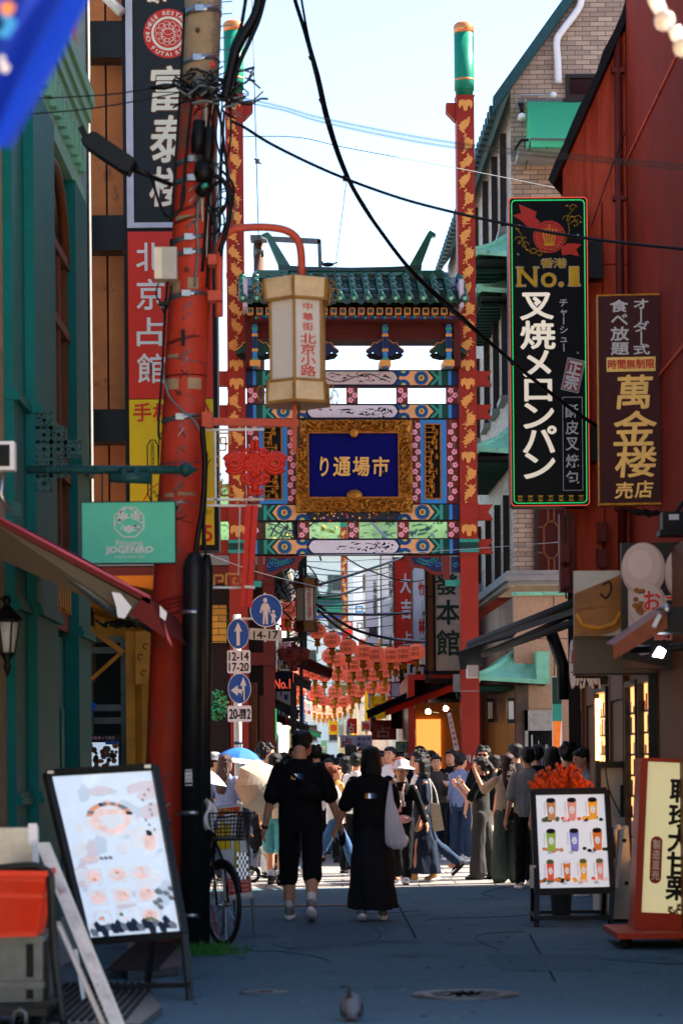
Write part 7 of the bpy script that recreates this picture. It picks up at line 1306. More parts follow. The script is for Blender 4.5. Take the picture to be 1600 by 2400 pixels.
for q in ((996, 1290, 1001, 1600), (1014, 1290, 1020, 1575), (996, 1572, 1082, 1580), (1001, 1590, 1082, 1600)): hs.rect(b, *q, -.05, .3)
b.use('wood_brown'); hs.rect(b, 1001, 1290, 1014, 1590, -.03, .2); b.use('black'); hs.rect(b, 1001, 1396, 1014, 1400, -.04, .2); hs.part('frame', b)
vsign('tall red vertical sign with cut off white characters over the market street', 924, 1308, 963, 1526, 51, 'red_sign', [('大', 'white', 938, 1345, 962, 1390), ('吉', 'white', 940, 1405, 963, 1450), ('占', 'white', 944, 1480, 963, 1515)], 'black')
vsign('white vertical sign with red plants between the red sign and the dark framed sign', 966, 1300, 994, 1530, 49, 'paper_white', [('竹', 'red_sign', 980, 1365, 994, 1395), ('林', 'red_sign', 980, 1450, 994, 1485)], 'wood_brown')
vsign('white vertical sign with black characters left of the tall red sign', 893, 1300, 920, 1512, 56, 'paper_white', [('四川料理', 'ink', 911, 1320, 920, 1400)], 'black')
vsign('bluish white vertical sign with black brush writing under the gate', 858, 1338, 884, 1514, 60, 'panel_white', [('元祖中国家', 'ink', 874, 1360, 883, 1440), ('萬', 'ink', 862, 1470, 885, 1494)], 'plaster_cream')
vsign('small yellow vertical sign beside the bluish white sign', 899, 1427, 916, 1512, 57, 'yellow', [('開府', 'ink', 903, 1440, 913, 1468)])
vsign('white vertical sign with a red diamond in the distant street', 828, 1330, 850, 1492, 74, 'paper_white', [('口', 'ink', 836, 1460, 848, 1475)])
vsign('small blue sign below the red diamond sign', 832, 1420, 850, 1436, 72, 'blue_light', [('一', 'white', 835, 1424, 847, 1432)])
vsign('square red sign below the far gate pillar', 810, 1455, 826, 1490, 76, 'red_bright', [('品', 'cream', 813, 1460, 823, 1475)])
vsign('yellow sign low under the lantern rows', 866, 1632, 905, 1684, 58, 'yellow', [('手', 'red_sign', 874, 1650, 892, 1672)])
vsign('wide white sign with red half hidden letters above the red awning', 916, 1600, 1006, 1632, 50, 'paper_white', [('ト', 'red_sign', 945, 1604, 985, 1630), ('占', 'red_sign', 992, 1602, 1006, 1618)], 'red_dark')
vsign('dark shop sign under the red awning', 916, 1662, 996, 1708, 47.5, 'wood_dark', [('与福', 'stone_grey', 935, 1668, 990, 1688)])
vsign('red fortune telling sign with a white character', 873, 1690, 926, 1732, 48, 'red_sign', [('占', 'white', 884, 1700, 914, 1728)], 'red_dark')
vsign('round red fortune telling lantern sign above the white street sign', 815, 1684, 836, 1718, 54, 'red_sign', [('占', 'white', 817, 1694, 829, 1716)])
vsign('white street sign with a red character and blue writing hung over the crowd', 797, 1723, 872, 1752, 50, 'paper_white', [('占', 'red_sign', 803, 1728, 824, 1748), ('老当る', 'blue', 836, 1727, 868, 1736), ('編る心', 'blue', 836, 1740, 864, 1749)])
vsign('deep blue number one sign glowing red on the left of the street', 640, 1577, 684, 1618, 44, 'navy', [('No.1', 'neon_red', 643, 1592, 680, 1614)], 'black')
vsign('dark teal sign with pale characters above the blue number one sign', 650, 1548, 686, 1574, 43.8, 'navy', [('香港', 'gold', 656, 1554, 680, 1570)])
vsign('pink and white price poster on the red snack shop', 975, 1766, 1028, 1806, 41, 'pink', [('400', 'red_sign', 984, 1776, 1014, 1792), ('円', 'red_sign', 1015, 1782, 1024, 1792)], None, 'price_poster', 'poster', .01)
vsign('pale blue drinks poster on the snack shop, upper one', 929, 1740, 958, 1762, 43.8, 'green_pale', [('冷', 'blue', 936, 1744, 950, 1758)], 'black', 'drinks_poster', 'poster', .03)
vsign('pale blue drinks poster on the snack shop, lower one', 929, 1766, 944, 1796, 43.8, 'blue_light', [('氷', 'white', 931, 1772, 942, 1786)], 'black', 'drinks_poster', 'poster', .03)
vsign('white poster board glowing in the sun between the walking couple', 822, 1762, 848, 1792, 53, 'paper_white', [('占', 'peach', 828, 1768, 842, 1786)], 'wood_brown', 'poster', 'poster', .03)
for k, (p0, q0, p1, q1, d, m, l) in enumerate(((716, 1648, 730, 1692, 70, 'paper_white', 'white flower print banner far down the left side'), (770, 1690, 792, 1722, 78, 'yellow', 'far yellow sign in the middle of the crowd street'), (752, 1735, 766, 1770, 80, 'green_pale', 'far pale green sign left of the street centre'), (700, 1700, 712, 1750, 66, 'blue_light', 'narrow blue sign far down on the left'), (846, 1690, 868, 1714, 52, 'cream', 'cream food photo sign beside the red fortune sign'), (868, 1680, 880, 1716, 51, 'green_deep', 'dark green sign board beside the food photo sign'), (660, 1660, 676, 1700, 48, 'red_bright', 'small red sign beside the green neon line'), (840, 1500, 852, 1560, 66, 'red_sign', 'small red sign behind the lantern rows on the right'), (690, 1480, 716, 1500, 64, 'white', 'white board behind the first lanterns on the left'), (680, 1400, 700, 1450, 80, 'cyl_green', 'green sign far behind the hanging lantern'))):
    t = vsign(l, p0, q0, p1, q1, d, m, [(('福', '春', '茶', '薬', '麺', '館', '店', '酒', '市', '楼')[k], 'red_sign' if m in ('paper_white', 'cream', 'yellow', 'white') else 'cream', p0 + 3, (q0 + q1) / 2 - (p1 - p0) / 2 + 3, p1 - 3, (q0 + q1) / 2 + (p1 - p0) / 2 - 3)], None, 'shop_sign')
b = MB('neon_green'); b.tube([P(646, 1640, 41), P(646, 1732, 41)], .018, 6); b.tube([P(646, 1732, 41), P(643, 1738, 41)], .018, 6); single('neon_tube', b, 'thin green neon line glowing on the dark shop at the left', 'neon light')
# awnings over the market street
def awn(label, pts, m, ym='black_metal'):
    t = T('awning', label, 'awning', org=P(*pts[0])); b = MB(m); a, c, e, f = [P(*p) for p in pts]; b.grid(lambda u, v: a.lerp(c, u).lerp(f.lerp(e, u), v) - V((0, 0, .06 * sin(pi * v))), 8, 5); h = V((0, 0, .14)); b.add([a, c, c - h, a - h], [(0, 1, 2, 3)]); t.part('cloth', b, world=True); b = MB(ym); b.bar(a, c, .04); b.bar(a, f, .03); b.bar(c, e, .03); t.part('frame', b, world=True)
awn('red awning glowing over the snack shop right of the street', ((902, 1660, 43), (1062, 1600, 41), (1066, 1618, 47), (930, 1650, 50)), 'red_cloth')
awn('dark awning arm reaching over the crowd above the red awning', ((860, 1668, 46), (1030, 1592, 43), (1030, 1586, 47), (900, 1650, 50)), 'dark_cloth')
awn('upper dark awning reaching over the crowd on the left', ((700, 1668, 41), (588, 1612, 40), (586, 1622, 46), (690, 1680, 47)), 'dark_cloth')
awn('lower dark awning on the left side of the market street', ((724, 1702, 50), (640, 1672, 47), (640, 1682, 54), (715, 1712, 56)), 'dark_cloth')
awn('maroon plank canopy hanging behind the dark red knot', ((778, 1572, 47), (690, 1530, 43), (686, 1560, 44), (770, 1590, 49)), 'maroon_cloth')
awn('small black canopy left of the lantern rows', ((728, 1598, 50), (690, 1580, 46), (690, 1605, 46), (726, 1618, 51)), 'dark_cloth')
awn('green awning far along the left', ((752, 1718, 62), (716, 1704, 58), (716, 1712, 66), (750, 1722, 70)), 'mint_cloth')
# hanging lantern, knot and bracket behind the gate
H2 = T('street_lantern', 'dim brown six sided street lantern hanging behind the gate', 'lantern', (718, 1417, 40), org=P(718, 1417, 40)); hexlantern(H2, 717, 1356, 1376, 1458, 1480, .17, 'paper_grey', 'wood_brown', 'gold_dark', R(-98), 0, [(c, 1384 + k * 11, 13, .5) for k, c in enumerate('中華街市場通り')], 'red_sign')
b = MB('black_metal'); b.bar(P(716, 1480, 40), P(716, 1560, 40), .05); b.bar(P(660, 1500, 40), P(718, 1496, 40), .07); b.bar(P(716, 1300, 40), P(716, 1356, 40), .04); b.bar(P(706, 1300, 40.5), P(706, 1900, 40.5), .06); b.bar(P(688, 1720, 40.2), P(688, 1600, 40.2), .1); single('lantern_bracket', b, 'black iron bracket holding the dim street lantern and dark knot', 'bracket', org=P(706, 1900, 40.5))
K2 = T('chinese_knot', 'dark red Chinese knot hanging below the dim street lantern', 'Chinese knot', (688, 1538, 39.8), org=P(688, 1538, 39.8)); knot(K2, 688, 1536, .135, 'red_dark', False)
b = MB('white')
for o in (((655, 1505), (655, 1570), (690, 1570)), ((655, 1512), (668, 1512), (668, 1526), (660, 1526)), ((660, 1560), (660, 1548), (672, 1548), (672, 1566)), ((684, 1560), (684, 1575))):
    for a, c in zip(o, o[1:]): b.bar(P(*a, 40), P(*c, 40), .025)
single('fretwork', b, 'white square fretwork beside the dark red knot', 'fretwork', org=P(655, 1570, 40))
# gold tile box and topiary at left of the crossing
YB = T('tiled_kiosk', 'small kiosk faced with gold tiles left of the sign post', 'kiosk', org=V((P(505, 1900, 37).x, 37, 0))); b = MB('yellow_tile'); x0_, x1_ = P(470, 1470, 37).x, P(532, 1470, 37).x; b.box((x0_, 36.8, P(500, 1508, 37).z), (x1_, 37.4, P(500, 1420, 37).z)); YB.part('tiled_front', b, world=True); b = MB('wood_dark'); b.box((x0_, 36.9, 0), (x1_, 37.5, P(500, 1508, 37).z)); b.use('black').box((x0_ - .05, 36.75, P(500, 1420, 37).z), (x1_ + .03, 37.4, P(500, 1410, 37).z)); YB.part('body', b, world=True)
def leafball(name, label, cat, px, py, d, rx, rz, n, ms, seed):
    b = MB(ms[0]); r = random.Random(seed); c = P(px, py, d)
    for k in range(n):
        v = V((r.gauss(0, 1), r.gauss(0, 1), r.gauss(0, 1))).normalized() * (r.random() ** .3); p = c + V((v.x * rx, v.y * rx, v.z * rz)); q = .045; b.use(r.choice(ms)).poly([p + V((r.uniform(-q, q), r.uniform(-q, q), r.uniform(-q, q))) for _ in range(4)])
    single(name, b, label, cat, org=c)
leafball('ivy', 'strip of green ivy on the side of the gold tiled kiosk', 'plant', 538, 1465, 37, .07, .33, 260, ['foliage', 'leaf_pale'], 1)
leafball('potted_plant', 'round green plant lit from the side left of the lower time plate', 'plant', 508, 1653, 35.5, .16, .22, 420, ['mint_cloth', 'foliage', 'leaf_pale'], 2)
leafball('potted_plant', 'dim green plant growing behind the chestnut sign', 'plant', 1575, 1745, 23, .2, .22, 260, ['foliage'], 3)
TB = T('beer_banner', 'narrow drinks banner with a green palm and amber glass at the brick building', 'banner', org=P(1307, 1680, 33)); b = MB('paper_white'); a = TB.o; w1 = 18 / (F / 33); b.box((a.x - w1 / 2 - .03, 33, P(1310, 1780, 33).z), (a.x + w1 / 2, 33.02, P(1310, 1585, 33).z)); TB.part('cloth', b, world=True); b = MB('green_deep'); b.box((a.x - .08, 32.99, P(1310, 1650, 33).z), (a.x + .05, 32.998, P(1310, 1587, 33).z)); b.use('teal').box((a.x - .08, 32.99, P(1310, 1690, 33).z), (a.x + .05, 32.998, P(1310, 1650, 33).z)); b.use('orange_tea').prism([(a.x - .07, P(1310, 1775, 33).z), (a.x + .0, P(1310, 1775, 33).z), (a.x + .04, P(1310, 1690, 33).z), (a.x - .07, P(1310, 1690, 33).z)], 32.985, 32.99); TB.part('print', b, world=True)
rg = random.Random(41); names_ = ('red', 'yellow', 'white', 'blue', 'green', 'orange', 'black'); cols_ = dict(red='red_sign', yellow='yellow', white='paper_white', blue='blue', green='cyl_green', orange='amber', black='photo_dark')
n_c = {}
for k in range(34):
    d = 48 + k * 1.6; left = k % 2 == 0; xw = (-1.25 - .0085 * (d - 40)) if left else (1.85 - .02 * (d - 40)); wd = rg.uniform(.28, .6); ht = rg.uniform(.5, 1.5); z = rg.uniform(1.9, 4.6); x0_ = xw - .05 if left else xw - wd + .1
    x1_ = x0_ + wd; p0, p1 = PX + x0_ * F / d, PX + x1_ * F / d; q0, q1 = PY - (z + ht - EYE) * F / d, PY - (z - EYE) * F / d; nm = rg.choice(names_)
    sd_ = 'left' if left else 'right'; n_c[nm + sd_] = n_c.get(nm + sd_, 0) + 1; l = 'small %s shop sign, %s %s one along the %s wall of the market street' % (nm, ORD[n_c[nm + sd_] - 1], nm, sd_)
    tx = ''.join(rg.sample('中華酒家料理飯店茶楼市場麺点心福占手相', max(1, int(ht / wd * 1.1)))); vsign(l, p0, q0, p1, q1, d, cols_[nm], [(tx, 'red_sign' if nm in ('yellow', 'white') else 'cream', p0 + (p1 - p0) * .15, q0 + 2, p1 - (p1 - p0) * .15, q1 - 2)], None, 'shop_sign')
# lantern rows
def lantern_proto(c):
    t = T('paper_lantern', '', 'lantern', org=c, group='red paper lanterns strung over the market street'); r = .172; b = MB('lantern_red'); n = 9
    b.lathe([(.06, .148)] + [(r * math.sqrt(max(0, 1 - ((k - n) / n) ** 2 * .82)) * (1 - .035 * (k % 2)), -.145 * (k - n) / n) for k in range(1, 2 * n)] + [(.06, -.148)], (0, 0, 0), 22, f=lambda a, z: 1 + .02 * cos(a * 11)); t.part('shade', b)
    b = MB('gold'); b.lathe([(.062, .145), (.066, .165), (.05, .175)], (0, 0, 0), 12); b.lathe([(.062, -.145), (.066, -.165), (.05, -.175)], (0, 0, 0), 12); t.part('cap', b); b = MB('tassel')
    b.lathe([(.045, -.175), (.06, -.28), (.052, -.29)], (0, 0, 0), 12, f=lambda a, z: 1 + .1 * cos(a * 9)); b.tube([(0, 0, -.28), (.004, 0, -.43)], [.02, .012], 6); t.part('tassel', b); b = MB('gold_dark')
    for ch, x, z in (('福', 0, .05), ('春', 0, -.05), ('大', -.07, .05), ('吉', -.07, -.05), ('招', .07, .05), ('財', .07, -.05)):
        vs, fs = glyph(ch, 0, 0); b.add([((v[0] - .5) * .075 + x, -math.sqrt(max(.001, (r * .985) ** 2 * (1 - ((z + (v[1] - .38) * .085) / .16) ** 2 * .8) - (x + (v[0] - .5) * .075) ** 2)) - .004, z + (v[1] - .38) * .085) for v in vs], fs)
    t.part('gold_print', b); return t.r
LPr = None; SUNGLOW = None; rows = [(46, 'front', [(743, 1479), (778, 1500), (816, 1516), (850, 1529), (883, 1534), (914, 1535), (945, 1533), (976, 1527)]), (50, 'second', [(772, 1538), (792, 1546), (827, 1558), (858, 1553), (890, 1556), (925, 1552)]), (53, 'third', [(716, 1570), (738, 1578), (760, 1582), (790, 1580), (818, 1584), (847, 1582), (876, 1580), (902, 1572), (930, 1564)]),
    (57, 'fourth', [(660, 1608), (702, 1616), (742, 1619), (785, 1621), (828, 1617), (840, 1620), (872, 1611), (897, 1612)]), (64, 'fifth', [(672, 1632), (690, 1640), (735, 1628), (758, 1642), (783, 1647), (806, 1644), (826, 1636)]), (78, 'sixth', [(712 + k * 12, 1648 + 17 * sin(pi * (k + .5) / 10)) for k in range(10)]), (92, 'seventh', [(726 + k * 10, 1664 + 11 * sin(pi * (k + .5) / 8)) for k in range(8)]), (60, 'left side', [(652, 1588), (668, 1580), (676, 1570), (690, 1584)]), (43, 'nearest', [(673, 1431)])]
for d, rn, pts in rows:
    b = MB('cable'); q = [P(x, y - .2 * F / d, d) for x, y in pts]
    if len(q) > 2: b.tube(smoothpts([q[0] + V((-.8, 0, .25))] + q + [q[-1] + V((.8, 0, .25))], 3), .008, 5); single('lantern_string', b, 'cord carrying the %s row of red paper lanterns' % rn, 'cord', org=q[0])
    for k, (x, y) in enumerate(pts):
        c = P(x, y, d); l = ('red paper lantern, %s from the left in the %s row' % (ORD[k], rn)) if len(pts) > 1 else 'single red paper lantern left of the dim street lantern'
        if LPr is None: LPr = lantern_proto(c); LPr['label'] = l
        else:
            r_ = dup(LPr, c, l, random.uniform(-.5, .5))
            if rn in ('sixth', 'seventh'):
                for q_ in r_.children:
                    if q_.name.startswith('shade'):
                        if SUNGLOW is None: SUNGLOW = q_.data.copy(); SUNGLOW.materials[0] = MATS['lantern_sunglow']
                        q_.data = SUNGLOW
# cables of the market street
rg = random.Random(77)
def cab(pts, r, l): b = MB('cable'); b.tube(smoothpts([P(*p) for p in pts], 6), r, 5); single('street_cable', b, l, 'cable')
cab(((690, 1370, 41), (760, 1430, 44), (830, 1475, 46), (920, 1498, 46), (1010, 1505, 43)), .03, 'thick black cable sagging from the dim lantern to the dark framed sign')
cab(((740, 1372, 42), (830, 1345, 46), (920, 1315, 50), (960, 1300, 52)), .028, 'thick black cable rising right from the dim lantern under the lowest beam')
cab(((745, 1400, 42), (800, 1392, 46), (850, 1375, 50)), .024, 'black cable rising right to the diamond sign')
cab(((745, 1420, 42), (820, 1418, 46), (880, 1408, 50), (925, 1395, 52)), .018, 'thin black cable crossing behind the lantern towards the white vertical sign')
cab(((745, 1435, 43), (830, 1440, 46), (900, 1440, 48), (960, 1436, 50)), .028, 'black cable hanging level across the tall red sign')
cab(((745, 1430, 42), (790, 1468, 44), (840, 1500, 47), (880, 1515, 50)), .026, 'black cable falling from the dim lantern to the front lantern row')
cab(((800, 1300, 44), (860, 1335, 46), (960, 1363, 47), (1060, 1340, 43)), .014, 'thin black cable looping under the lowest gate beam')
cab(((868, 1222, 60), (908, 1264, 56), (930, 1290, 54)), .03, 'thick black cable crossing the opening between the two lowest gate beams')
for k in range(11):
    y = 1308 + k * 15; cab(((690, y + rg.uniform(-8, 10), 46), (790, y + rg.uniform(6, 16), 50), (880, y + rg.uniform(0, 12), 54), (985, y + rg.uniform(-20, 6), 50)), rg.choice([.008, .01, .013]), '%s thin wire down from the lowest gate beam across the market street' % ORD[k])
b = MB('cable'); c = P(660, 1400, 41.5)
for k in range(60):
    a = P(rg.uniform(625, 712), rg.uniform(1225, 1460), 41.5 + rg.uniform(-.3, .6)); pts = [a]
    for _ in range(4): pts.append(pts[-1] + V((rg.uniform(-.25, .25), rg.uniform(-.1, .1), rg.uniform(-.28, .28))))
    b.use(rg.choice(['cable', 'cable', 'cable_grey', 'steel_dull'])).tube(smoothpts(pts, 4), rg.uniform(.006, .018), 5)
b.use('cable').tube(smoothpts([P(706, 1500, 41.4), P(708, 1340, 41.4), P(700, 1290, 41.4), P(690, 1220, 41.5)]), .06, 8); single('cable_tangle', b, 'wild tangle of cables behind the left gate pillar above the round signs', 'cables')
b = MB('steel_dull'); b.box((-.8, 126, 1), (.4, 126.1, 2.6)); 
# lamps under the red awning
mat('bulb_lit', 'ffd9a0', .4, 0, emit=14)
for px, py, l in ((1003, 1668, 'glowing bare bulb under the red awning'), (1044, 1661, 'bright lamp fixed beside the right gate pillar')):
    t = T('lamp', l, 'lamp', org=P(px, py, 40.5)); b = MB('bulb_lit'); b.ball(P(px, py, 40.5), .045, 12, 8); t.part('bulb', b, world=True); b = MB('steel_dull'); b.bar(P(px, py, 40.5), P(px + 25, py + 3, 40.6), .015); b.tube([P(px, py, 40.5) + V((0, .02, .03)), P(px, py, 40.5) + V((0, .02, .09))], .03, 8); t.part('socket', b, world=True)
NB = T('standing_banner', 'tilted white paper banner with red writing leaning by the right gate pillar', 'banner', org=P(1058, 1790, 39.5)); b = MB('paper_white'); o_ = [P(1047, 1672, 39.5), P(1056, 1670, 39.5), P(1076, 1758, 39.5), P(1064, 1760, 39.5)]; b.poly(o_[::-1]); b.poly([p + V((0, .01, 0)) for p in o_]); NB.part('cloth', b, world=True); b = MB('red_sign')
for k in range(6): c = o_[0].lerp(o_[3], .12 + k * .14).lerp(o_[1].lerp(o_[2], .12 + k * .14), .5); b.em('大安売特価品'[k], c.x, c.z, .055, .07, c.y - .004, .02)
NB.part('lettering', b, world=True)
EB = T('meter_box', 'grey electric meter box on the right gate pillar', 'meter box', org=P(1062, 1600, 36.2)); b = MB('steel_dull'); b.box(P(1061, 1622, 36.3), P(1077, 1580, 36.1)); b.box(P(1090, 1590, 36.3), P(1122, 1540, 36.15)); EB.part('box', b, world=True); b = MB('cable'); b.tube(smoothpts([P(1068, 1622, 36.2), P(1072, 1636, 36.2), P(1080, 1630, 36.2)]), .02, 6); EB.part('lead', b, world=True)
# ================================================================ PEOPLE
TMP = bpy.data.scenes.new('workshop'); SK = []; JUNK = []
def cap(b, p0, r0, p1, r1, n=12):
    p0, p1 = V(p0), V(p1); b.tube([p0, p1], [r0, r1], n); b.ball(p0, r0, n, 8); b.ball(p1, r1, n, 8)
def loft(b, secs, n=18, f=None):               # secs: (z, rx, ry, cx, cy) bottom to top
    vs = []
    for z, rx, ry, cx, cy_ in secs:
        for k in range(n): a = 2 * pi * k / n; q = f(a, z) if f else 1; vs.append((cx + rx * q * cos(a), cy_ + ry * q * sin(a), z))
    m = len(secs); b.add(vs, [(i * n + k, i * n + (k + 1) % n, (i + 1) * n + (k + 1) % n, (i + 1) * n + k) for i in range(m - 1) for k in range(n)] + [tuple(range(n))[::-1], tuple(range((m - 1) * n, m * n))])
def skin(b, m, vox, sm=3, wob=0., ws=14., st=(1, 1, .35)):   # overlapping volumes become one continuous surface
    b.ms = [m]; b.fm = [0] * len(b.fm); me = b.mesh('t'); JUNK.append(me)
    if not SK:
        o = bpy.data.objects.new('t', me); TMP.collection.objects.link(o); r = o.modifiers.new('r', 'REMESH'); r.mode = 'VOXEL'; s = o.modifiers.new('s', 'SMOOTH'); s.factor = .5; SK.append(o)
    o = SK[0]; o.data = me; o.modifiers['r'].voxel_size = vox; o.modifiers['s'].iterations = sm
    with bpy.context.temp_override(scene=TMP, view_layer=TMP.view_layers[0]): dg = bpy.context.evaluated_depsgraph_get()
    n = bpy.data.meshes.new_from_object(o.evaluated_get(dg))
    if wob:
        ns = [v.normal.copy() for v in n.vertices]; cs = []
        for v, nn in zip(n.vertices, ns): c = v.co; q = noise.noise(V((c.x * ws * st[0], c.y * ws * st[1], c.z * ws * st[2]))) + .5 * noise.noise(V((c.x * ws * 2.3, c.y * ws * 2.3, c.z * ws))); cs.extend(c + nn * q * wob)
        n.vertices.foreach_set('co', cs)
    n.polygons.foreach_set('use_smooth', [True] * len(n.polygons)); n.polygons.foreach_set('material_index', [0] * len(n.polygons)); n.update(); return n
def person(label, px, d, h, yaw, top='black', bottom='black', shoe='rubber', hair='short', hm='hair', armL=(4, 8, 12), armR=(4, 8, 12), legL=(0, 0), legR=(0, 0), sleeve='tee', lower='trousers', build=1., wide=1., bend=0., vox=.012, hx=0., hair_len=.0, face=False, sock=None, group=None, hem=.86, skinm='skin', hands=True, nod=0.):
    k = h / 1.70; d_ = d; base = P(px, PY + EYE * F / d, d); base.z = 0
    t = T('person', label, 'person', org=base, yaw=R(yaw), group=group)
    t.r.scale = (k, k, k); bw = build
    def limb(s, o, a, lens, arm):
        sw, ab, be = R(a[0]), R(a[1]), R(a[2]) if len(a) > 2 else 0
        if arm:
            inn = R(a[3]) if len(a) > 3 else 0; u = V((s * sin(ab), sin(sw) * cos(ab), -cos(sw) * cos(ab))); e = o + u * lens[0]; q = V((s * sin(ab - inn), sin(sw + be) * cos(ab), -cos(sw + be) * cos(ab))).normalized(); return e, e + q * lens[1], q
        u = V((s * .02, sin(sw), -cos(sw))); e = o + u * lens[0]; kb = R(a[1]); q = V((s * .01, sin(sw - kb), -cos(sw - kb))); return e, e + q * lens[1], q
    B = Matrix.Translation((0, 0, .95)) @ Matrix.Rotation(-R(bend), 4, 'X') @ Matrix.Translation((0, 0, -.95)); bn = lambda p: B @ V(p)
    sh = {s: V((s * .172 * bw, 0, 1.362)) for s in (-1, 1)}; arms = {s: limb(s, sh[s], armL if s < 0 else armR, (.285, .245), True) for s in (-1, 1)}
    hip = {s: V((s * .092 * bw, 0, .90)) for s in (-1, 1)}; legs = {s: limb(s, hip[s], legL if s < 0 else legR, (.42, .41), False) for s in (-1, 1)}
    lo = min(legs[s][1].z for s in (-1, 1)) - .075; drop = -lo
    hc = V((hx * .01, .015, 1.60))
    def up_(b):                    # upper body follows the bend, all follows the feet
        b.v = [tuple(B @ V(v)) for v in b.v]; return b
    def fin(me):
        for v in me.vertices: v.co.z += drop
        ob = bpy.data.objects.new('x', me); return ob
    def put(name, me, parent=None):
        for v in me.vertices: v.co.z += drop
        ob = bpy.data.objects.new(name, me); me.name = name; COL.objects.link(ob); ob.parent = parent or t.r; return ob
    NM = Matrix.Translation(hc + V((0, -.02, -.1))) @ Matrix.Rotation(R(-hx), 4, 'Z') @ Matrix.Rotation(-R(nod), 4, 'X') @ Matrix.Translation(-hc - V((0, -.02, -.1)))
    # body, one surface
    b = MB(skinm)
    hd = MB(skinm); loft(hd, [(1.478, .03, .035, 0, .05), (1.49, .048, .05, 0, .045), (1.52, .062, .072, 0, .03), (1.56, .072, .09, 0, .015), (1.61, .077, .098, 0, .008), (1.66, .07, .088, 0, .0), (1.69, .045, .06, 0, -.005), (1.70, .02, .03, 0, -.005)]); hd.ball((0, .108, 1.578), (.013, .02, .022), 8, 6)
    for s in (-1, 1): hd.ball((s * .077, .0, 1.585), (.012, .022, .032), 8, 6)
    hd.v = [tuple(NM @ V(v)) for v in hd.v]; b.use(skinm); b.add(hd.v, hd.f)
    cap(b, (0, -.01, 1.40), .058 * bw, (0, .0, 1.53), .05 * bw)
    loft(b, [(.84, .13 * bw, .09, 0, 0), (.95, .15 * bw, .1, 0, 0), (1.08, .125 * bw, .085, 0, 0), (1.25, .145 * bw, .1, 0, 0), (1.36, .15 * bw, .085, 0, -.01), (1.42, .085, .06, 0, -.01)])
    for s in (-1, 1):
        e, w_, q = arms[s]; cap(b, sh[s], .048 * bw, e, .039 * bw); cap(b, e, .038 * bw, w_, .026 * bw)
        side = V((s, 0, 0)); ax = q.cross(side).normalized(); side = ax.cross(q).normalized()
        b.use(skinm); pm = w_ + q * .045; cap(b, w_, .026, pm + q * .03, .024, 8)
        if hands:
            for i, (o_, l_) in enumerate(((-.027, .062), (-.009, .075), (.009, .07), (.026, .054))):
                a0 = pm + q * .035 + ax * o_; a1 = a0 + q * l_ * .55 - side * .012; cap(b, a0, .0095, a1, .0085, 6); cap(b, a1, .0085, a1 + q * l_ * .4 - side * .022, .007, 6)
            t0 = w_ + q * .03 - ax * .028; cap(b, t0, .011, t0 + q * .035 - ax * .02 - side * .01, .009, 6); cap(b, pm + ax * -.018, .016, pm + ax * .018, .016, 8); cap(b, pm + ax * -.02 + q * .03, .014, pm + ax * .02 + q * .03, .014, 8)
    up_(b)
    for s in (-1, 1):
        kn, an, q = legs[s]; cap(b, hip[s], .075 * bw, kn, .055 * bw); cap(b, kn, .054 * bw, kn.lerp(an, .35), .055 * bw); cap(b, kn.lerp(an, .35), .055 * bw, an, .036 * bw); b.ball(an + V((0, .05, -.04)), (.04, .1, .035), 10, 7)
    body = put('body', skin(b, skinm, vox * .8, 2))
    # clothes
    b = MB(top); W_ = wide * bw
    zt = hem if lower != 'dress' else .6
    loft(b, [(zt, .165 * W_, .115 * wide, 0, 0), (.98, .168 * W_, .122 * wide, 0, 0), (1.12, .158 * W_, .115 * wide, 0, 0), (1.26, .17 * W_, .122, 0, .0), (1.34, .172 * bw, .105, 0, -.008), (1.39, .142 * bw, .085, 0, -.012), (1.43, .092 * bw, .072, 0, -.01), (1.455, .068 * bw, .066, 0, -.005)])
    for s in (-1, 1):
        e, w_, q = arms[s]
        if sleeve == 'tee': cap(b, sh[s] - V((s * .012, 0, 0)), .056 * bw, sh[s].lerp(e, .5), .062 * W_); cap(b, sh[s].lerp(e, .5), .062 * W_, sh[s].lerp(e, .86), .067 * W_)
        elif sleeve == 'long': cap(b, sh[s] - V((s * .012, 0, 0)), .056 * bw, e, .054 * W_); cap(b, e, .06 * W_, e.lerp(w_, .93), .043 * W_)
        else: cap(b, sh[s] - V((s * .03, 0, 0)), .055, sh[s], .05)
    up_(b); put('shirt' if lower != 'dress' else 'dress', skin(b, top, vox, 3, .009, 11))
    if lower != 'dress':
        b = MB(bottom)
        loft(b, [(.80, .14 * bw, .105, 0, 0), (.9, .16 * W_, .115, 0, 0), (1.02, .145 * W_, .105, 0, 0)])
        if lower == 'skirt':
            zb = .12 + hair_len * 0; n = 40; c = (legs[-1][1] + legs[1][1]) / 2
            loft(b, [(zb - drop, .225 * wide, .25 * wide, c.x, c.y * .8), (.45, .205 * wide, .21 * wide, c.x * .7, c.y * .5), (.8, .18 * wide, .14 * wide, 0, 0), (1.0, .15 * bw, .11, 0, 0)], n, lambda a, z: 1 + (.09 * sin(a * 7 + z * 3) + .05 * sin(a * 12)) * max(0, (.85 - z)))
        else:
            for s in (-1, 1):
                kn, an, q = legs[s]; w1, w2, w3 = {'trousers': (.092, .072, .062), 'wide': (.105, .1, .12), 'shorts': (.09, .08, .078), 'knee': (.1, .098, .1)}[lower]; cap(b, hip[s], w1 * bw, kn, w2 * bw)
                e = {'shorts': .26, 'knee': .0}.get(lower, .93)
                if e: cap(b, kn, w2 * bw, kn.lerp(an, e), w3 * bw)
        put('skirt' if lower == 'skirt' else 'trousers', skin(b, bottom, vox, 3, .012, 9, (1, 1, .5)))
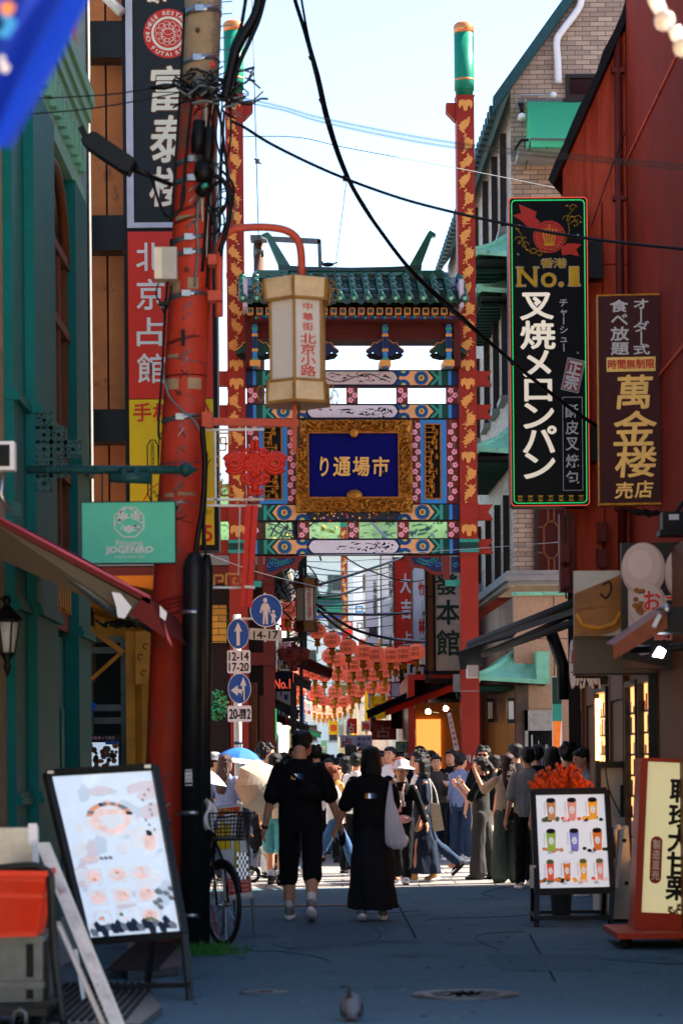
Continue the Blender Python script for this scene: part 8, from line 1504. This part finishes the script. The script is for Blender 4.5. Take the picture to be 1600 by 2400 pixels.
    if shoe:
        for s in (-1, 1):
            kn, an, q = legs[s]; b = MB(shoe); tilt = max(-.9, min(.9, math.atan2(q.y, -q.z))); M_ = Matrix.Translation(an) @ Matrix.Rotation(tilt * .9 if s else 0, 4, 'X'); loft(b, [(-.03, .038, .06, 0, .02), (-.055, .046, .125, 0, .055), (-.01, .046, .11, 0, .045), (.025, .043, .055, 0, 0), (.05, .04, .045, 0, -.005)][:1] + [(-.02, .045, .115, 0, .05), (.0, .043, .09, 0, .03), (.025, .042, .055, 0, 0), (.05, .04, .045, 0, -.005)], 14); b.use('paper_white' if shoe != 'rubber' else 'rubber'); loft(b, [(-.075, .044, .12, 0, .055), (-.06, .05, .132, 0, .055), (-.035, .047, .125, 0, .055)], 16)
            if sock: b.use(sock); loft(b, [(.04, .045, .05, 0, 0), (.12, .046, .05, 0, 0)], 12)
            b.v = [tuple(M_ @ V(v)) for v in b.v]; b.sm = [True] * len(b.sm); put('shoe', b.mesh('shoe'))
    # hair
    b = MB(hm); rg_ = random.Random(int(px * 7 + d * 3))
    def ell(c, r): b.ball(c, r, 16, 12)
    hc0 = (0, .012, 1.60)
    if hair in ('short', 'curly', 'bob', 'long', 'pony', 'hat', 'cap'):
        ell((0, -.018, 1.645), (.09, .106, .072)); ell((0, -.04, 1.6), (.088, .078, .09))
        for s in (-1, 1): ell((s * .07, -.01, 1.63), (.022, .06, .05))
        if face or hair != 'short': ell((0, .062, 1.668), (.066, .042, .026))
    if hair == 'curly':
        for _ in range(60): a = rg_.uniform(0, 2 * pi); z = rg_.uniform(1.6, 1.73); ell((.085 * cos(a) * (1 - max(0, z - 1.66) * 6), -.02 + .1 * sin(a) * (1 - max(0, z - 1.66) * 6) * (1 if sin(a) < 0 or z > 1.66 else .3), z), (.024, .024, .024))
    if hair == 'bob': loft(b, [(1.43, .1, .06, 0, -.05), (1.47, .108, .085, 0, -.03), (1.55, .102, .09, 0, -.02), (1.64, .09, .1, 0, -.015)])
    if hair == 'long': loft(b, [(1.5 - .32 - hair_len, .06, .025, 0, -.13), (1.3, .1, .04, 0, -.12), (1.45, .105, .07, 0, -.07), (1.56, .098, .085, 0, -.03), (1.65, .085, .09, 0, -.02)])
    if hair == 'pony': cap(b, (0, -.1, 1.63), .035, (0, -.16, 1.55), .04); cap(b, (0, -.16, 1.55), .04, (0, -.15, 1.3), .018)
    b.v = [tuple(B @ (NM @ V(v))) for v in b.v]; put('hair', skin(b, hm, vox * .85, 2, .014 if hair == 'curly' else .009, 34, (1, 1, .4)), body)
    if hair in ('hat', 'cap'):
        b = MB('paper_white' if hair == 'hat' else 'stone_grey')
        if hair == 'hat': b.lathe([(.19, 1.625), (.195, 1.63), (.12, 1.665), (.108, 1.68), (.1, 1.74), (.06, 1.765), (.01, 1.77)], (0, -.005, 0), 24, f=lambda a, z: 1 + (.06 * sin(a * 3) if z < 1.64 else 0))
        else: b.lathe([(.1, 1.63), (.105, 1.66), (.09, 1.71), (.05, 1.74), (.005, 1.745)], (0, -.01, 0), 20, 1.1); b.box((-.06, .08, 1.645), (.06, .17, 1.655))
        b.v = [tuple(B @ (NM @ V(v))) for v in b.v]; put('hat', b.mesh('hat'), body)
    if face:
        b = MB('black')
        for s in (-1, 1): b.ball((s * .03, .098, 1.602), (.011, .008, .007), 8, 6); b.box((s * .03 - .016, .094, 1.62), (s * .03 + .016, .104, 1.6255))
        if face == 'glasses':
            for s in (-1, 1): b.ball((s * .033, .106, 1.602), (.03, .012, .02), 10, 8); b.bar((s * .06, .1, 1.605), (s * .08, .0, 1.61), .006)
            b.bar((-.02, .11, 1.605), (.02, .11, 1.605), .006)
        b.use('pink_dark').ball((0, .097, 1.532), (.022, .008, .007), 8, 6); b.v = [tuple(B @ (NM @ V(v))) for v in b.v]; put('facial_features', b.mesh('f'), body)
    t.put = put; t.B = B; t.drop = drop; t.arms = arms; t.k = k; return t
for n_, h in (('cloth_black', '0e0f12'), ('cloth_skirt', '17181b'), ('cloth_white', 'd9d6d0'), ('cloth_cream', 'd8c7a4'), ('denim', '3f5f86'), ('denim_dark', '2a3a52'), ('cloth_grey', '8a8680'), ('cloth_beige', 'b59f86'), ('cloth_bluegrey', '7482a8'), ('cloth_lightblue', 'a9bbdb'), ('cloth_navy', '1d2638'), ('cloth_teal', '4f9db0'), ('cloth_char', '3a3836'), ('cloth_olive', '4d5a52'), ('shoe_grey', '7d7b74'), ('cloth_tan', 'b98b55'), ('pink_soft', 'd9a6a0')): mat(n_, h, .85, .15, 25, .3, 60, spec=.15)
# the couple walking away
mn = person('person in a black t-shirt and black knee length shorts walking away, short black hair', 706, 22.5, 1.76, -4, 'cloth_black', 'cloth_black', 'shoe_grey', 'short', armL=(-6, 14, 16), armR=(8, 16, 18), legL=(9, 2), legR=(-16, 16), lower='shorts', build=1.13, wide=1.06, vox=.009, hx=22, sock='cloth_white', hem=.80)
b = MB('cloth_black'); b.ball((.07, -.15, 1.16), (.12, .045, .075), 14, 9); b.tube(smoothpts([(-.17, -.1, 1.42), (-.05, -.15, 1.3), (.06, -.17, 1.2), (.2, -.08, 1.08)], 5), .014, 6); b.tube(smoothpts([(-.17, -.1, 1.42), (-.1, .02, 1.47), (.0, .13, 1.3), (.2, .06, 1.1)], 5), .014, 6); b.v = [(v[0], v[1], v[2] + mn.drop) for v in b.v]; o_ = T('sling_bag', 'black sling bag on the back of the walking person in shorts', 'bag', org=mn.o); q = o_.part('bag', b); o_.r.scale = mn.r.scale
def backprint(t, x, z, y=-.142):
    b = MB(); 
    for i, (m, w_) in enumerate((('gold', .022), ('dish_white', .03), ('blue_light', .026), ('navy', .03))): b.use(m).add([(x + i * .028 - .05, y, z), (x + i * .028 - .05 + w_, y - .002, z), (x + i * .028 - .05 + w_ - .004, y, z + .055 - .008 * (i % 2)), (x + i * .028 - .05 + .004, y, z + .05)], [(0, 1, 2, 3)])
    t.put('shirt_print', b.mesh('p'))
backprint(mn, -.02, 1.27, -.146)
b = MB('black'); e, w_, q = mn.arms[-1]; c = w_ + V((0, 0, mn.drop)); b.tube([c - q * .005, c + q * .02], .034, 12); mn.put('watch', (lambda m: (b.__setattr__('v', [(v[0], v[1], v[2] - mn.drop) for v in b.v]), b.mesh('w'))[1])(0))
e, w_, q = mn.arms[1]; c = w_ + q * .12 + V((.0, .0, mn.drop - .04)); t = T('pouch', 'small black pouch held in the right hand of the walking person in shorts', 'pouch', org=mn.o); b = MB('cloth_black'); b.ball(c, (.035, .06, .08), 12, 9); t.part('pouch', b); t.r.scale = mn.r.scale
wm = person('person with a black bob, black top and long dark skirt walking away with plastic bag', 872, 22.4, 1.60, 3, 'cloth_black', 'cloth_skirt', 'shoe_grey', 'bob', armL=(12, 17, 18), armR=(24, 10, 50, 30), legL=(-9, 10), legR=(6, 4), lower='skirt', build=1.06, wide=1.06, vox=.009, sock='cloth_white', hem=.82)
backprint(wm, -.02, 1.2, -.15)
mat('plastic_bag', 'f4f7fd', .35, .05, 8, .5, 14, sub=.62, alpha=.9); t = T('plastic_bag', 'thin white plastic carrier bag with something blue inside, slung over the shoulder', 'bag', (935, 1990, 22.15), org=P(935, 1990, 22.15)); b = MB('plastic_bag')
bg = lambda pts: [t.L(x, y) for x, y in pts]
def bagf(u, v):
    y = 1830 + 160 * v; x0, x1 = 914 - 10 * v - 6 * sin(v * 3), 918 + 18 * v + 32 * max(0, v - .3) ** .8; w__ = x1 - x0; a = 2 * pi * u; cx = (x0 + x1) / 2; pinch = 1 if v < .88 else math.sqrt(max(.02, 1 - ((v - .88) / .13) ** 2))
    p = t.L(cx + w__ / 2 * cos(a) * pinch, y); return V((p.x, .09 * min(1, v * 1.6) * sin(a) * pinch + .01 * sin(a * 9), p.z))
b.use('plastic_bag', True); b.grid(bagf, 36, 22); t.part('film', b); b = MB('blue_light', True); b.ball(t.L(928, 1955), (.06, .05, .07), 12, 9); b.use('paper_white').ball(t.L(945, 1968), (.05, .04, .05), 12, 9); b.use('cloth_lightblue').ball(t.L(915, 1972), (.04, .04, .04), 10, 8); t.part('contents', b)
# crossing people in the sun
p3 = person('person with short auburn hair, cream top and tan scarf walking right in the sun', 786, 30, 1.46, -90, 'cloth_white', 'denim', 'cloth_white', 'short', 'hair_auburn', armL=(10, 6, 70), armR=(20, 6, 75), legL=(26, 8), legR=(-24, 20), sleeve='long', face=True, wide=1.1)
b = MB('cloth_tan'); loft(b, [(1.4, .1, .09, 0, .01), (1.45, .09, .085, 0, .015), (1.5, .07, .07, 0, .01)]); cap(b, (.05, .1, 1.42), .04, (.06, .13, 1.1), .045); p3.put('scarf', skin(b, 'cloth_tan', .012, 2, .008, 20))
hg = person('person in a white bucket hat and black graphic top walking towards the camera', 943, 28.8, 1.44, 165, 'cloth_black', 'cloth_black', 'paper_white', 'hat', armL=(8, 22, 12), armR=(10, 10, 40, 20), legL=(14, 4), legR=(-10, 16), sleeve='long', face=True, vox=.011)
b = MB('pink_soft'); b.tube(smoothpts([(-.06, .1, 1.42), (-.04, .14, 1.3), (0, .15, 1.15)]), .01, 6); b.tube(smoothpts([(.06, .1, 1.42), (.04, .14, 1.3), (0, .15, 1.15)]), .01, 6); b.box((-.03, .145, 1.03), (.03, .165, 1.15)); b.ball((0, .16, 1.17), .03, 10, 8); b.ball((-.05, .14, .93), (.12, .05, .06), 12, 9); b.use('cloth_white')
rg = random.Random(2)
for k in range(16): b.box((rg.uniform(-.09, .07), .128, rg.uniform(1.1, 1.32)), (rg.uniform(-.07, .09), .132, rg.uniform(1.1, 1.32)))
hg.put('strap_pouch', b.mesh('s'))
p5 = person('person with curly dark hair and a white shirt walking left behind the bucket hat', 983, 29.8, 1.62, 90, 'cloth_white', 'denim_dark', 'rubber', 'curly', armL=(0, 8, 20), armR=(-10, 8, 15), legL=(24, 6), legR=(-28, 22), face=True, wide=1.05)
t = T('tote_bag', 'cream canvas tote bag hanging beside the person in the white bucket hat', 'bag', org=P(1012, 1945, 29.2)); b = MB('cloth_cream'); b.prism([(P(x, y, 29.2).x, P(x, y, 29.2).z) for x, y in ((1006, 1880), (1030, 1886), (1040, 1945), (1000, 1952), (992, 1925))], 29.15, 29.27); t.part('body', b, world=True); b = MB('cloth_grey'); b.tube(smoothpts([P(1010, 1882, 29.2), P(1008, 1840, 29.3), P(998, 1815, 29.5), P(1018, 1850, 29.3), P(1026, 1885, 29.2)]), .012, 5); t.part('strap', b, world=True)
person('person in a long navy skirt and sandals half hidden behind the bucket hat', 990, 29.2, 1.5, 100, 'cloth_navy', 'cloth_navy', 'cloth_tan', 'bob', armL=(0, 6, 20), armR=(0, 6, 20), legL=(12, 4), legR=(-8, 10), lower='skirt', wide=.95)
person('person with reddish brown hair behind the plastic bag', 936, 31, 1.5, 60, 'cloth_char', 'cloth_navy', 'rubber', 'bob', 'hair_auburn')
person('person with black hair in a striped dark top walking right behind the scarf', 815, 31.5, 1.52, -60, 'cloth_char', 'cloth_black', 'rubber', 'bob', face=True)
person('person in a white shirt with a black strap between the walking couple', 838, 31, 1.56, -30, 'cloth_white', 'cloth_black', 'cloth_white', 'short', sleeve='long', wide=1.1)
# along the right
ov = person('person with a black ponytail in washed dark overalls facing left and eating', 1128, 29.7, 1.49, 75, 'cloth_black', 'cloth_char', 'rubber', 'pony', armL=(25, 8, 115, 10), armR=(30, 8, 112, 10), legL=(4, 4), legR=(-10, 4), lower='wide', face=True, wide=.95, vox=.011)
b = MB('cloth_char'); loft(b, [(.9, .168, .125, 0, 0), (1.1, .16, .12, 0, .0), (1.25, .12, .128, 0, .01)]); b.tube([(-.09, .11, 1.25), (-.11, .0, 1.44), (-.09, -.1, 1.25)], .014, 6); b.tube([(.09, .11, 1.25), (.11, .0, 1.44), (.09, -.1, 1.25)], .014, 6); ov.put('bib', skin(b, 'cloth_char', .011, 2, .006, 14)); e, w_, q = ov.arms[1]
b = MB('paper_white'); c = w_ + q * .1; b.bar(c, c + V((0, .02, .12)), .05, .03); c = ov.o + Matrix.Rotation(R(75), 3, 'Z') @ ((c + V((0, 0, ov.drop))) * ov.k); t = T('snack', 'white wrapped snack held up by the person in overalls', 'snack', org=c); b = MB('paper_white'); b.bar((0, 0, -.04), (.01, 0, .06), .05, .03); t.part('wrapper', b)
lh = person('person with long brown hair, beige blouse and wide grey trousers seen from behind', 1190, 28.8, 1.53, 20, 'cloth_beige', 'cloth_olive', 'cloth_white', 'long', 'hair_brown', armL=(60, 14, 95), armR=(2, 8, 8), legL=(3, 2), legR=(-3, 2), lower='wide', sleeve='tee', vox=.011, hem=.95)
t = T('shoulder_bag', 'black leather shoulder bag on the hip of the person in wide grey trousers', 'bag', org=P(1201, 1905, 28.5)); b = MB('black'); a = P(1201, 1908, 28.5); b.ball(a, (.125, .06, .085), 16, 10); b.box(a + V((-.12, -.05, -.07)), a + V((.12, .05, .06))); t.part('body', b, world=True); b = MB('black'); b.tube(smoothpts([a + V((-.08, 0, .07)), P(1190, 1870, 28.6), P(1208, 1830, 28.7), P(1214, 1860, 28.6), a + V((.1, 0, .06))]), .009, 6); b.tube(smoothpts([a + V((-.1, 0, -.05)), a + V((-.02, 0, -.2)), a + V((.1, 0, -.22))]), .005, 5); t.part('strap', b, world=True)
person('tall person with black hair and black clothes behind the long brown hair', 1210, 30.6, 1.66, 10, 'cloth_black', 'cloth_black', 'cloth_white', 'short', build=1.08)
person('person in dark sunglasses facing the camera beside the right gate pillar', 1134, 33, 1.62, 170, 'cloth_black', 'cloth_beige', 'rubber', 'curly', face='glasses', lower='shorts', armL=(30, 8, 100, 20))
person('person in a grey blue shirt and jeans leaning by the right gate pillar', 1082, 34.8, 1.55, -40, 'cloth_bluegrey', 'denim_dark', 'cloth_white', 'short', sleeve='long', armR=(30, 6, 90, 10))
lb = person('person in a dark grey shirt eating from a white bowl by the red shop', 1024, 35.5, 1.52, 175, 'cloth_char', 'cloth_black', 'cloth_white', 'pony', face=True, armL=(20, 8, 100, 15), armR=(25, 8, 95, 15), sleeve='long')
b = MB('paper_white'); c = P(1047, 1834, 35.2); b.lathe([(.04, -.03), (.065, .02), (.06, .02)], c, 14); single('bowl', b, 'white bowl held by the person in the dark grey shirt', 'bowl', org=c)
person('person with dark hair in black holding a paper cone by the red shop', 1058, 36.3, 1.6, 150, 'cloth_black', 'cloth_black', 'rubber', 'short', face=True, armL=(30, 8, 95, 15), armR=(30, 8, 95, 15))
person('small person with brown hair eating next to the grey blue shirt', 1075, 35.6, 1.4, 160, 'cloth_cream', 'denim', 'cloth_white', 'bob', 'hair_brown', face=True, armL=(25, 8, 95, 15))
person('person in a grey t-shirt and dark trousers left of the drinks board', 1238, 27.6, 1.6, 15, 'cloth_grey', 'cloth_black', 'cloth_white', 'short', wide=1.1)
person('person in black with short hair behind the left part of the berries', 1262, 28.2, 1.63, 0, 'cloth_black', 'cloth_black', 'cloth_white', 'short')
person('person in black with a bob behind the middle of the berries', 1296, 27.2, 1.6, 10, 'cloth_black', 'cloth_navy', 'cloth_white', 'bob')
person('person in black with full hair behind the right part of the berries', 1334, 26.6, 1.62, -10, 'cloth_black', 'cloth_black', 'cloth_white', 'curly')
person('person in a grey shirt facing left behind the glass case', 1370, 26.0, 1.58, 110, 'cloth_grey', 'cloth_char', 'cloth_white', 'short', face=True, nod=15)
person('person with black hair between the overalls and the long brown hair', 1158, 31.6, 1.52, 30, 'cloth_black', 'cloth_beige', 'rubber', 'short')
person('person with black hair in a dark jacket behind the bowl eater', 1008, 37.4, 1.6, 120, 'cloth_char', 'cloth_black', 'rubber', 'short', vox=.014)
# along the left
person('person with curly black hair in a pale blue shirt behind the beige umbrella', 627, 30.5, 1.67, -80, 'cloth_lightblue', 'cloth_white', 'rubber', 'curly', face=True)
person('person in teal shorts under the beige umbrella', 648, 28.9, 1.56, -20, 'cloth_white', 'cloth_teal', 'rubber', 'short', lower='knee', legL=(6, 4), legR=(-6, 8), sock='cloth_lightblue')
person('person with long brown hair and a blue grey vest by the sign post', 531, 29.8, 1.55, -30, 'cloth_bluegrey', 'denim_dark', 'rubber', 'long', 'hair_brown', armL=(-10, 25, 60), armR=(20, 8, 60))
person('person in a grey cap facing right left of the blue umbrella', 506, 32, 1.56, -90, 'cloth_char', 'cloth_black', 'rubber', 'cap', face=True)
person('person in dark clothes under the blue umbrella', 566, 31.8, 1.5, 0, 'cloth_black', 'cloth_navy', 'rubber', 'bob')
person('person in a dark top behind the grey cap', 486, 33, 1.62, 20, 'cloth_tan', 'cloth_black', 'rubber', 'short')
def umbrella(label, px, py, d, r, hgt, m, tilt, rimm=None, yaw=0):
    c = P(px, py, d); t = T('umbrella', label, 'umbrella', org=c); M_ = Matrix.Rotation(yaw, 4, 'Z') @ Matrix.Rotation(tilt, 4, 'Y'); b = MB(m); n = 8; R_ = 6; vs = [M_ @ V((0, 0, 0))]; fs = []
    for j in range(1, R_ + 1):
        q = j / R_
        for k in range(n * 4):
            a = k * 2 * pi / (n * 4); dip = 1 - .1 * abs(sin(a * n / 2)) ** 1 * q; vs.append(M_ @ V((r * q * cos(a) * dip, r * q * sin(a) * dip, -hgt * q ** 1.9)))
    N_ = n * 4
    for k in range(N_): fs.append((0, 1 + k, 1 + (k + 1) % N_)); [fs.append((1 + j * N_ + k, 1 + (j + 1) * N_ + k, 1 + (j + 1) * N_ + (k + 1) % N_, 1 + j * N_ + (k + 1) % N_)) for j in range(R_ - 1)]
    b.add(vs, fs)
    if rimm:
        for i, f in enumerate(fs): 
            if min(f) > (R_ - 2) * N_: b.use(rimm); b.fm[i] = b.cur
    t.part('canopy', b); b = MB('steel_dull'); b.tube([M_ @ V((0, 0, .04)), M_ @ V((0, 0, -.75))], .008, 6)
    for k in range(n): a = k * 2 * pi / n; b.tube([M_ @ V((r * q * cos(a), r * q * sin(a), -hgt * q ** 1.9 - .008)) for q in (0, .3, .6, .8, 1)], .004, 4)
    t.part('rib', b)
mat('umbrella_blue', '2f6fb8', .7, .08, 4, sub=.2); mat('umbrella_beige', 'b3ab9a', .7, .08, 4, sub=.2); mat('umbrella_white', 'cfd6e2', .7, .08, 4, sub=.3)
umbrella('blue sun umbrella with a white underside behind the sign post', 566, 1752, 31, .36, .2, 'umbrella_blue', R(8), 'cloth_white')
umbrella('beige umbrella tilted towards the camera beside the walking person in shorts', 625, 1838, 28.4, .34, .17, 'umbrella_beige', R(78), None, R(-60))
umbrella('pale grey umbrella at the left edge of the black conduit', 470, 1795, 29.2, .36, .18, 'umbrella_white', R(12))
t = T('stroller', 'black and white stroller parked behind the bicycle', 'stroller', org=V((P(628, 2065, 29.4).x, 29.4, 0))); b = MB('rubber')
for dx, dy in ((-.2, 0), (.12, 0), (-.2, .35), (.12, .35)): b.tube([(dx + .085 * cos(a), dy, .09 + .085 * sin(a)) for a in [k * pi / 8 for k in range(17)]], .02, 6, False)
t.part('wheel', b); b = MB('steel'); b.bar((-.2, 0, .09), (.1, .1, .95), .025); b.bar((.12, 0, .09), (-.2, .1, .6), .025); b.bar((-.2, .35, .09), (.1, .3, .95), .025); t.part('frame', b); b = MB('cloth_black'); b.ball((-.04, .18, .5), (.2, .18, .16), 14, 9); b.use('cloth_white').ball((.02, .1, .42), (.14, .14, .1), 12, 8); b.use('cloth_black').ball((-.02, .18, .72), (.19, .19, .14), 14, 9); t.part('seat', b)
b = MB('orange_tea'); c = P(1057, 1992, 36); b.lathe([(.03, 0), (.045, .12), (.04, .12)], (c.x, 36, .004), 12); b.use('paper_white').tube([(c.x, 36, .1), (c.x + .02, 36, .2)], .005, 5); single('drink_cup', b, 'plastic cup of iced tea left on the ground by the right gate pillar', 'cup', org=(c.x, 36, 0))
b = MB('red_bright'); c = P(1000, 1752, 42); 
# the crowd further on
CR = 'crowd in the market street beyond the gate'
kinds = [('black haired person in white', dict(top='cloth_white', bottom='cloth_black', hair='short')), ('black haired person in black', dict(top='cloth_black', bottom='denim_dark', hair='bob')), ('dark haired person in charcoal', dict(top='cloth_char', bottom='cloth_navy', hair='short')), ('long haired person in cream', dict(top='cloth_cream', bottom='denim', hair='long')), ('curly haired person in navy', dict(top='cloth_navy', bottom='cloth_beige', hair='curly')), ('black haired person in pale blue', dict(top='cloth_lightblue', bottom='cloth_black', hair='short'))]
protos = []; used = {}
spots = [(668, 37), (690, 41), (705, 36), (722, 45), (742, 39), (752, 52), (765, 43), (777, 60), (772, 35), (792, 38), (800, 47), (812, 55), (824, 37), (838, 43), (852, 36), (858, 50), (872, 40), (884, 45), (895, 37), (906, 48), (915, 35), (926, 41), (955, 39), (968, 44), (985, 41), (735, 66), (748, 72), (762, 80), (786, 70), (806, 66), (830, 62), (846, 68), (716, 58), (870, 58), (700, 49), (893, 54), (655, 35), (1002, 39.5)]
rg = random.Random(5); PL = {0: 'white shirt', 1: 'black', 2: 'grey top', 3: 'cream top', 4: 'navy top', 5: 'pale blue top'}
order = sorted(range(len(spots)), key=lambda i: spots[i][0]); seq = [rg.randrange(6) for _ in spots]; seq[:6] = [0, 1, 2, 3, 4, 5]; cnt = {}
rank = {}
for i in order: cnt[seq[i]] = cnt.get(seq[i], 0) + 1; rank[i] = cnt[seq[i]]
for i, (px, d) in enumerate(spots):
    kd, kw = kinds[seq[i]]; l = '%s in the far crowd, %s such one from the left' % (kd, ORD[rank[i] - 1]); yw = rg.choice([0, 10, -15, 170, 190, 25, 180]) + rg.uniform(-15, 15)
    if i < 6: protos.append(person(l, px, d, rg.uniform(1.6, 1.7), yw, vox=.016, hands=False, group=CR, shoe='rubber', face=True, legL=(12, 4), legR=(-14, 14), armL=(-10, 8, 14), armR=(14, 8, 20), **kw))
    else: p = P(px, PY + EYE * F / d, d); h = rg.uniform(1.5, 1.72) / 1.7; dup(protos[seq[i]].r, (p.x, d, 0), l, R(yw), h)
bpy.data.batch_remove(SK + JUNK); bpy.data.scenes.remove(TMP)
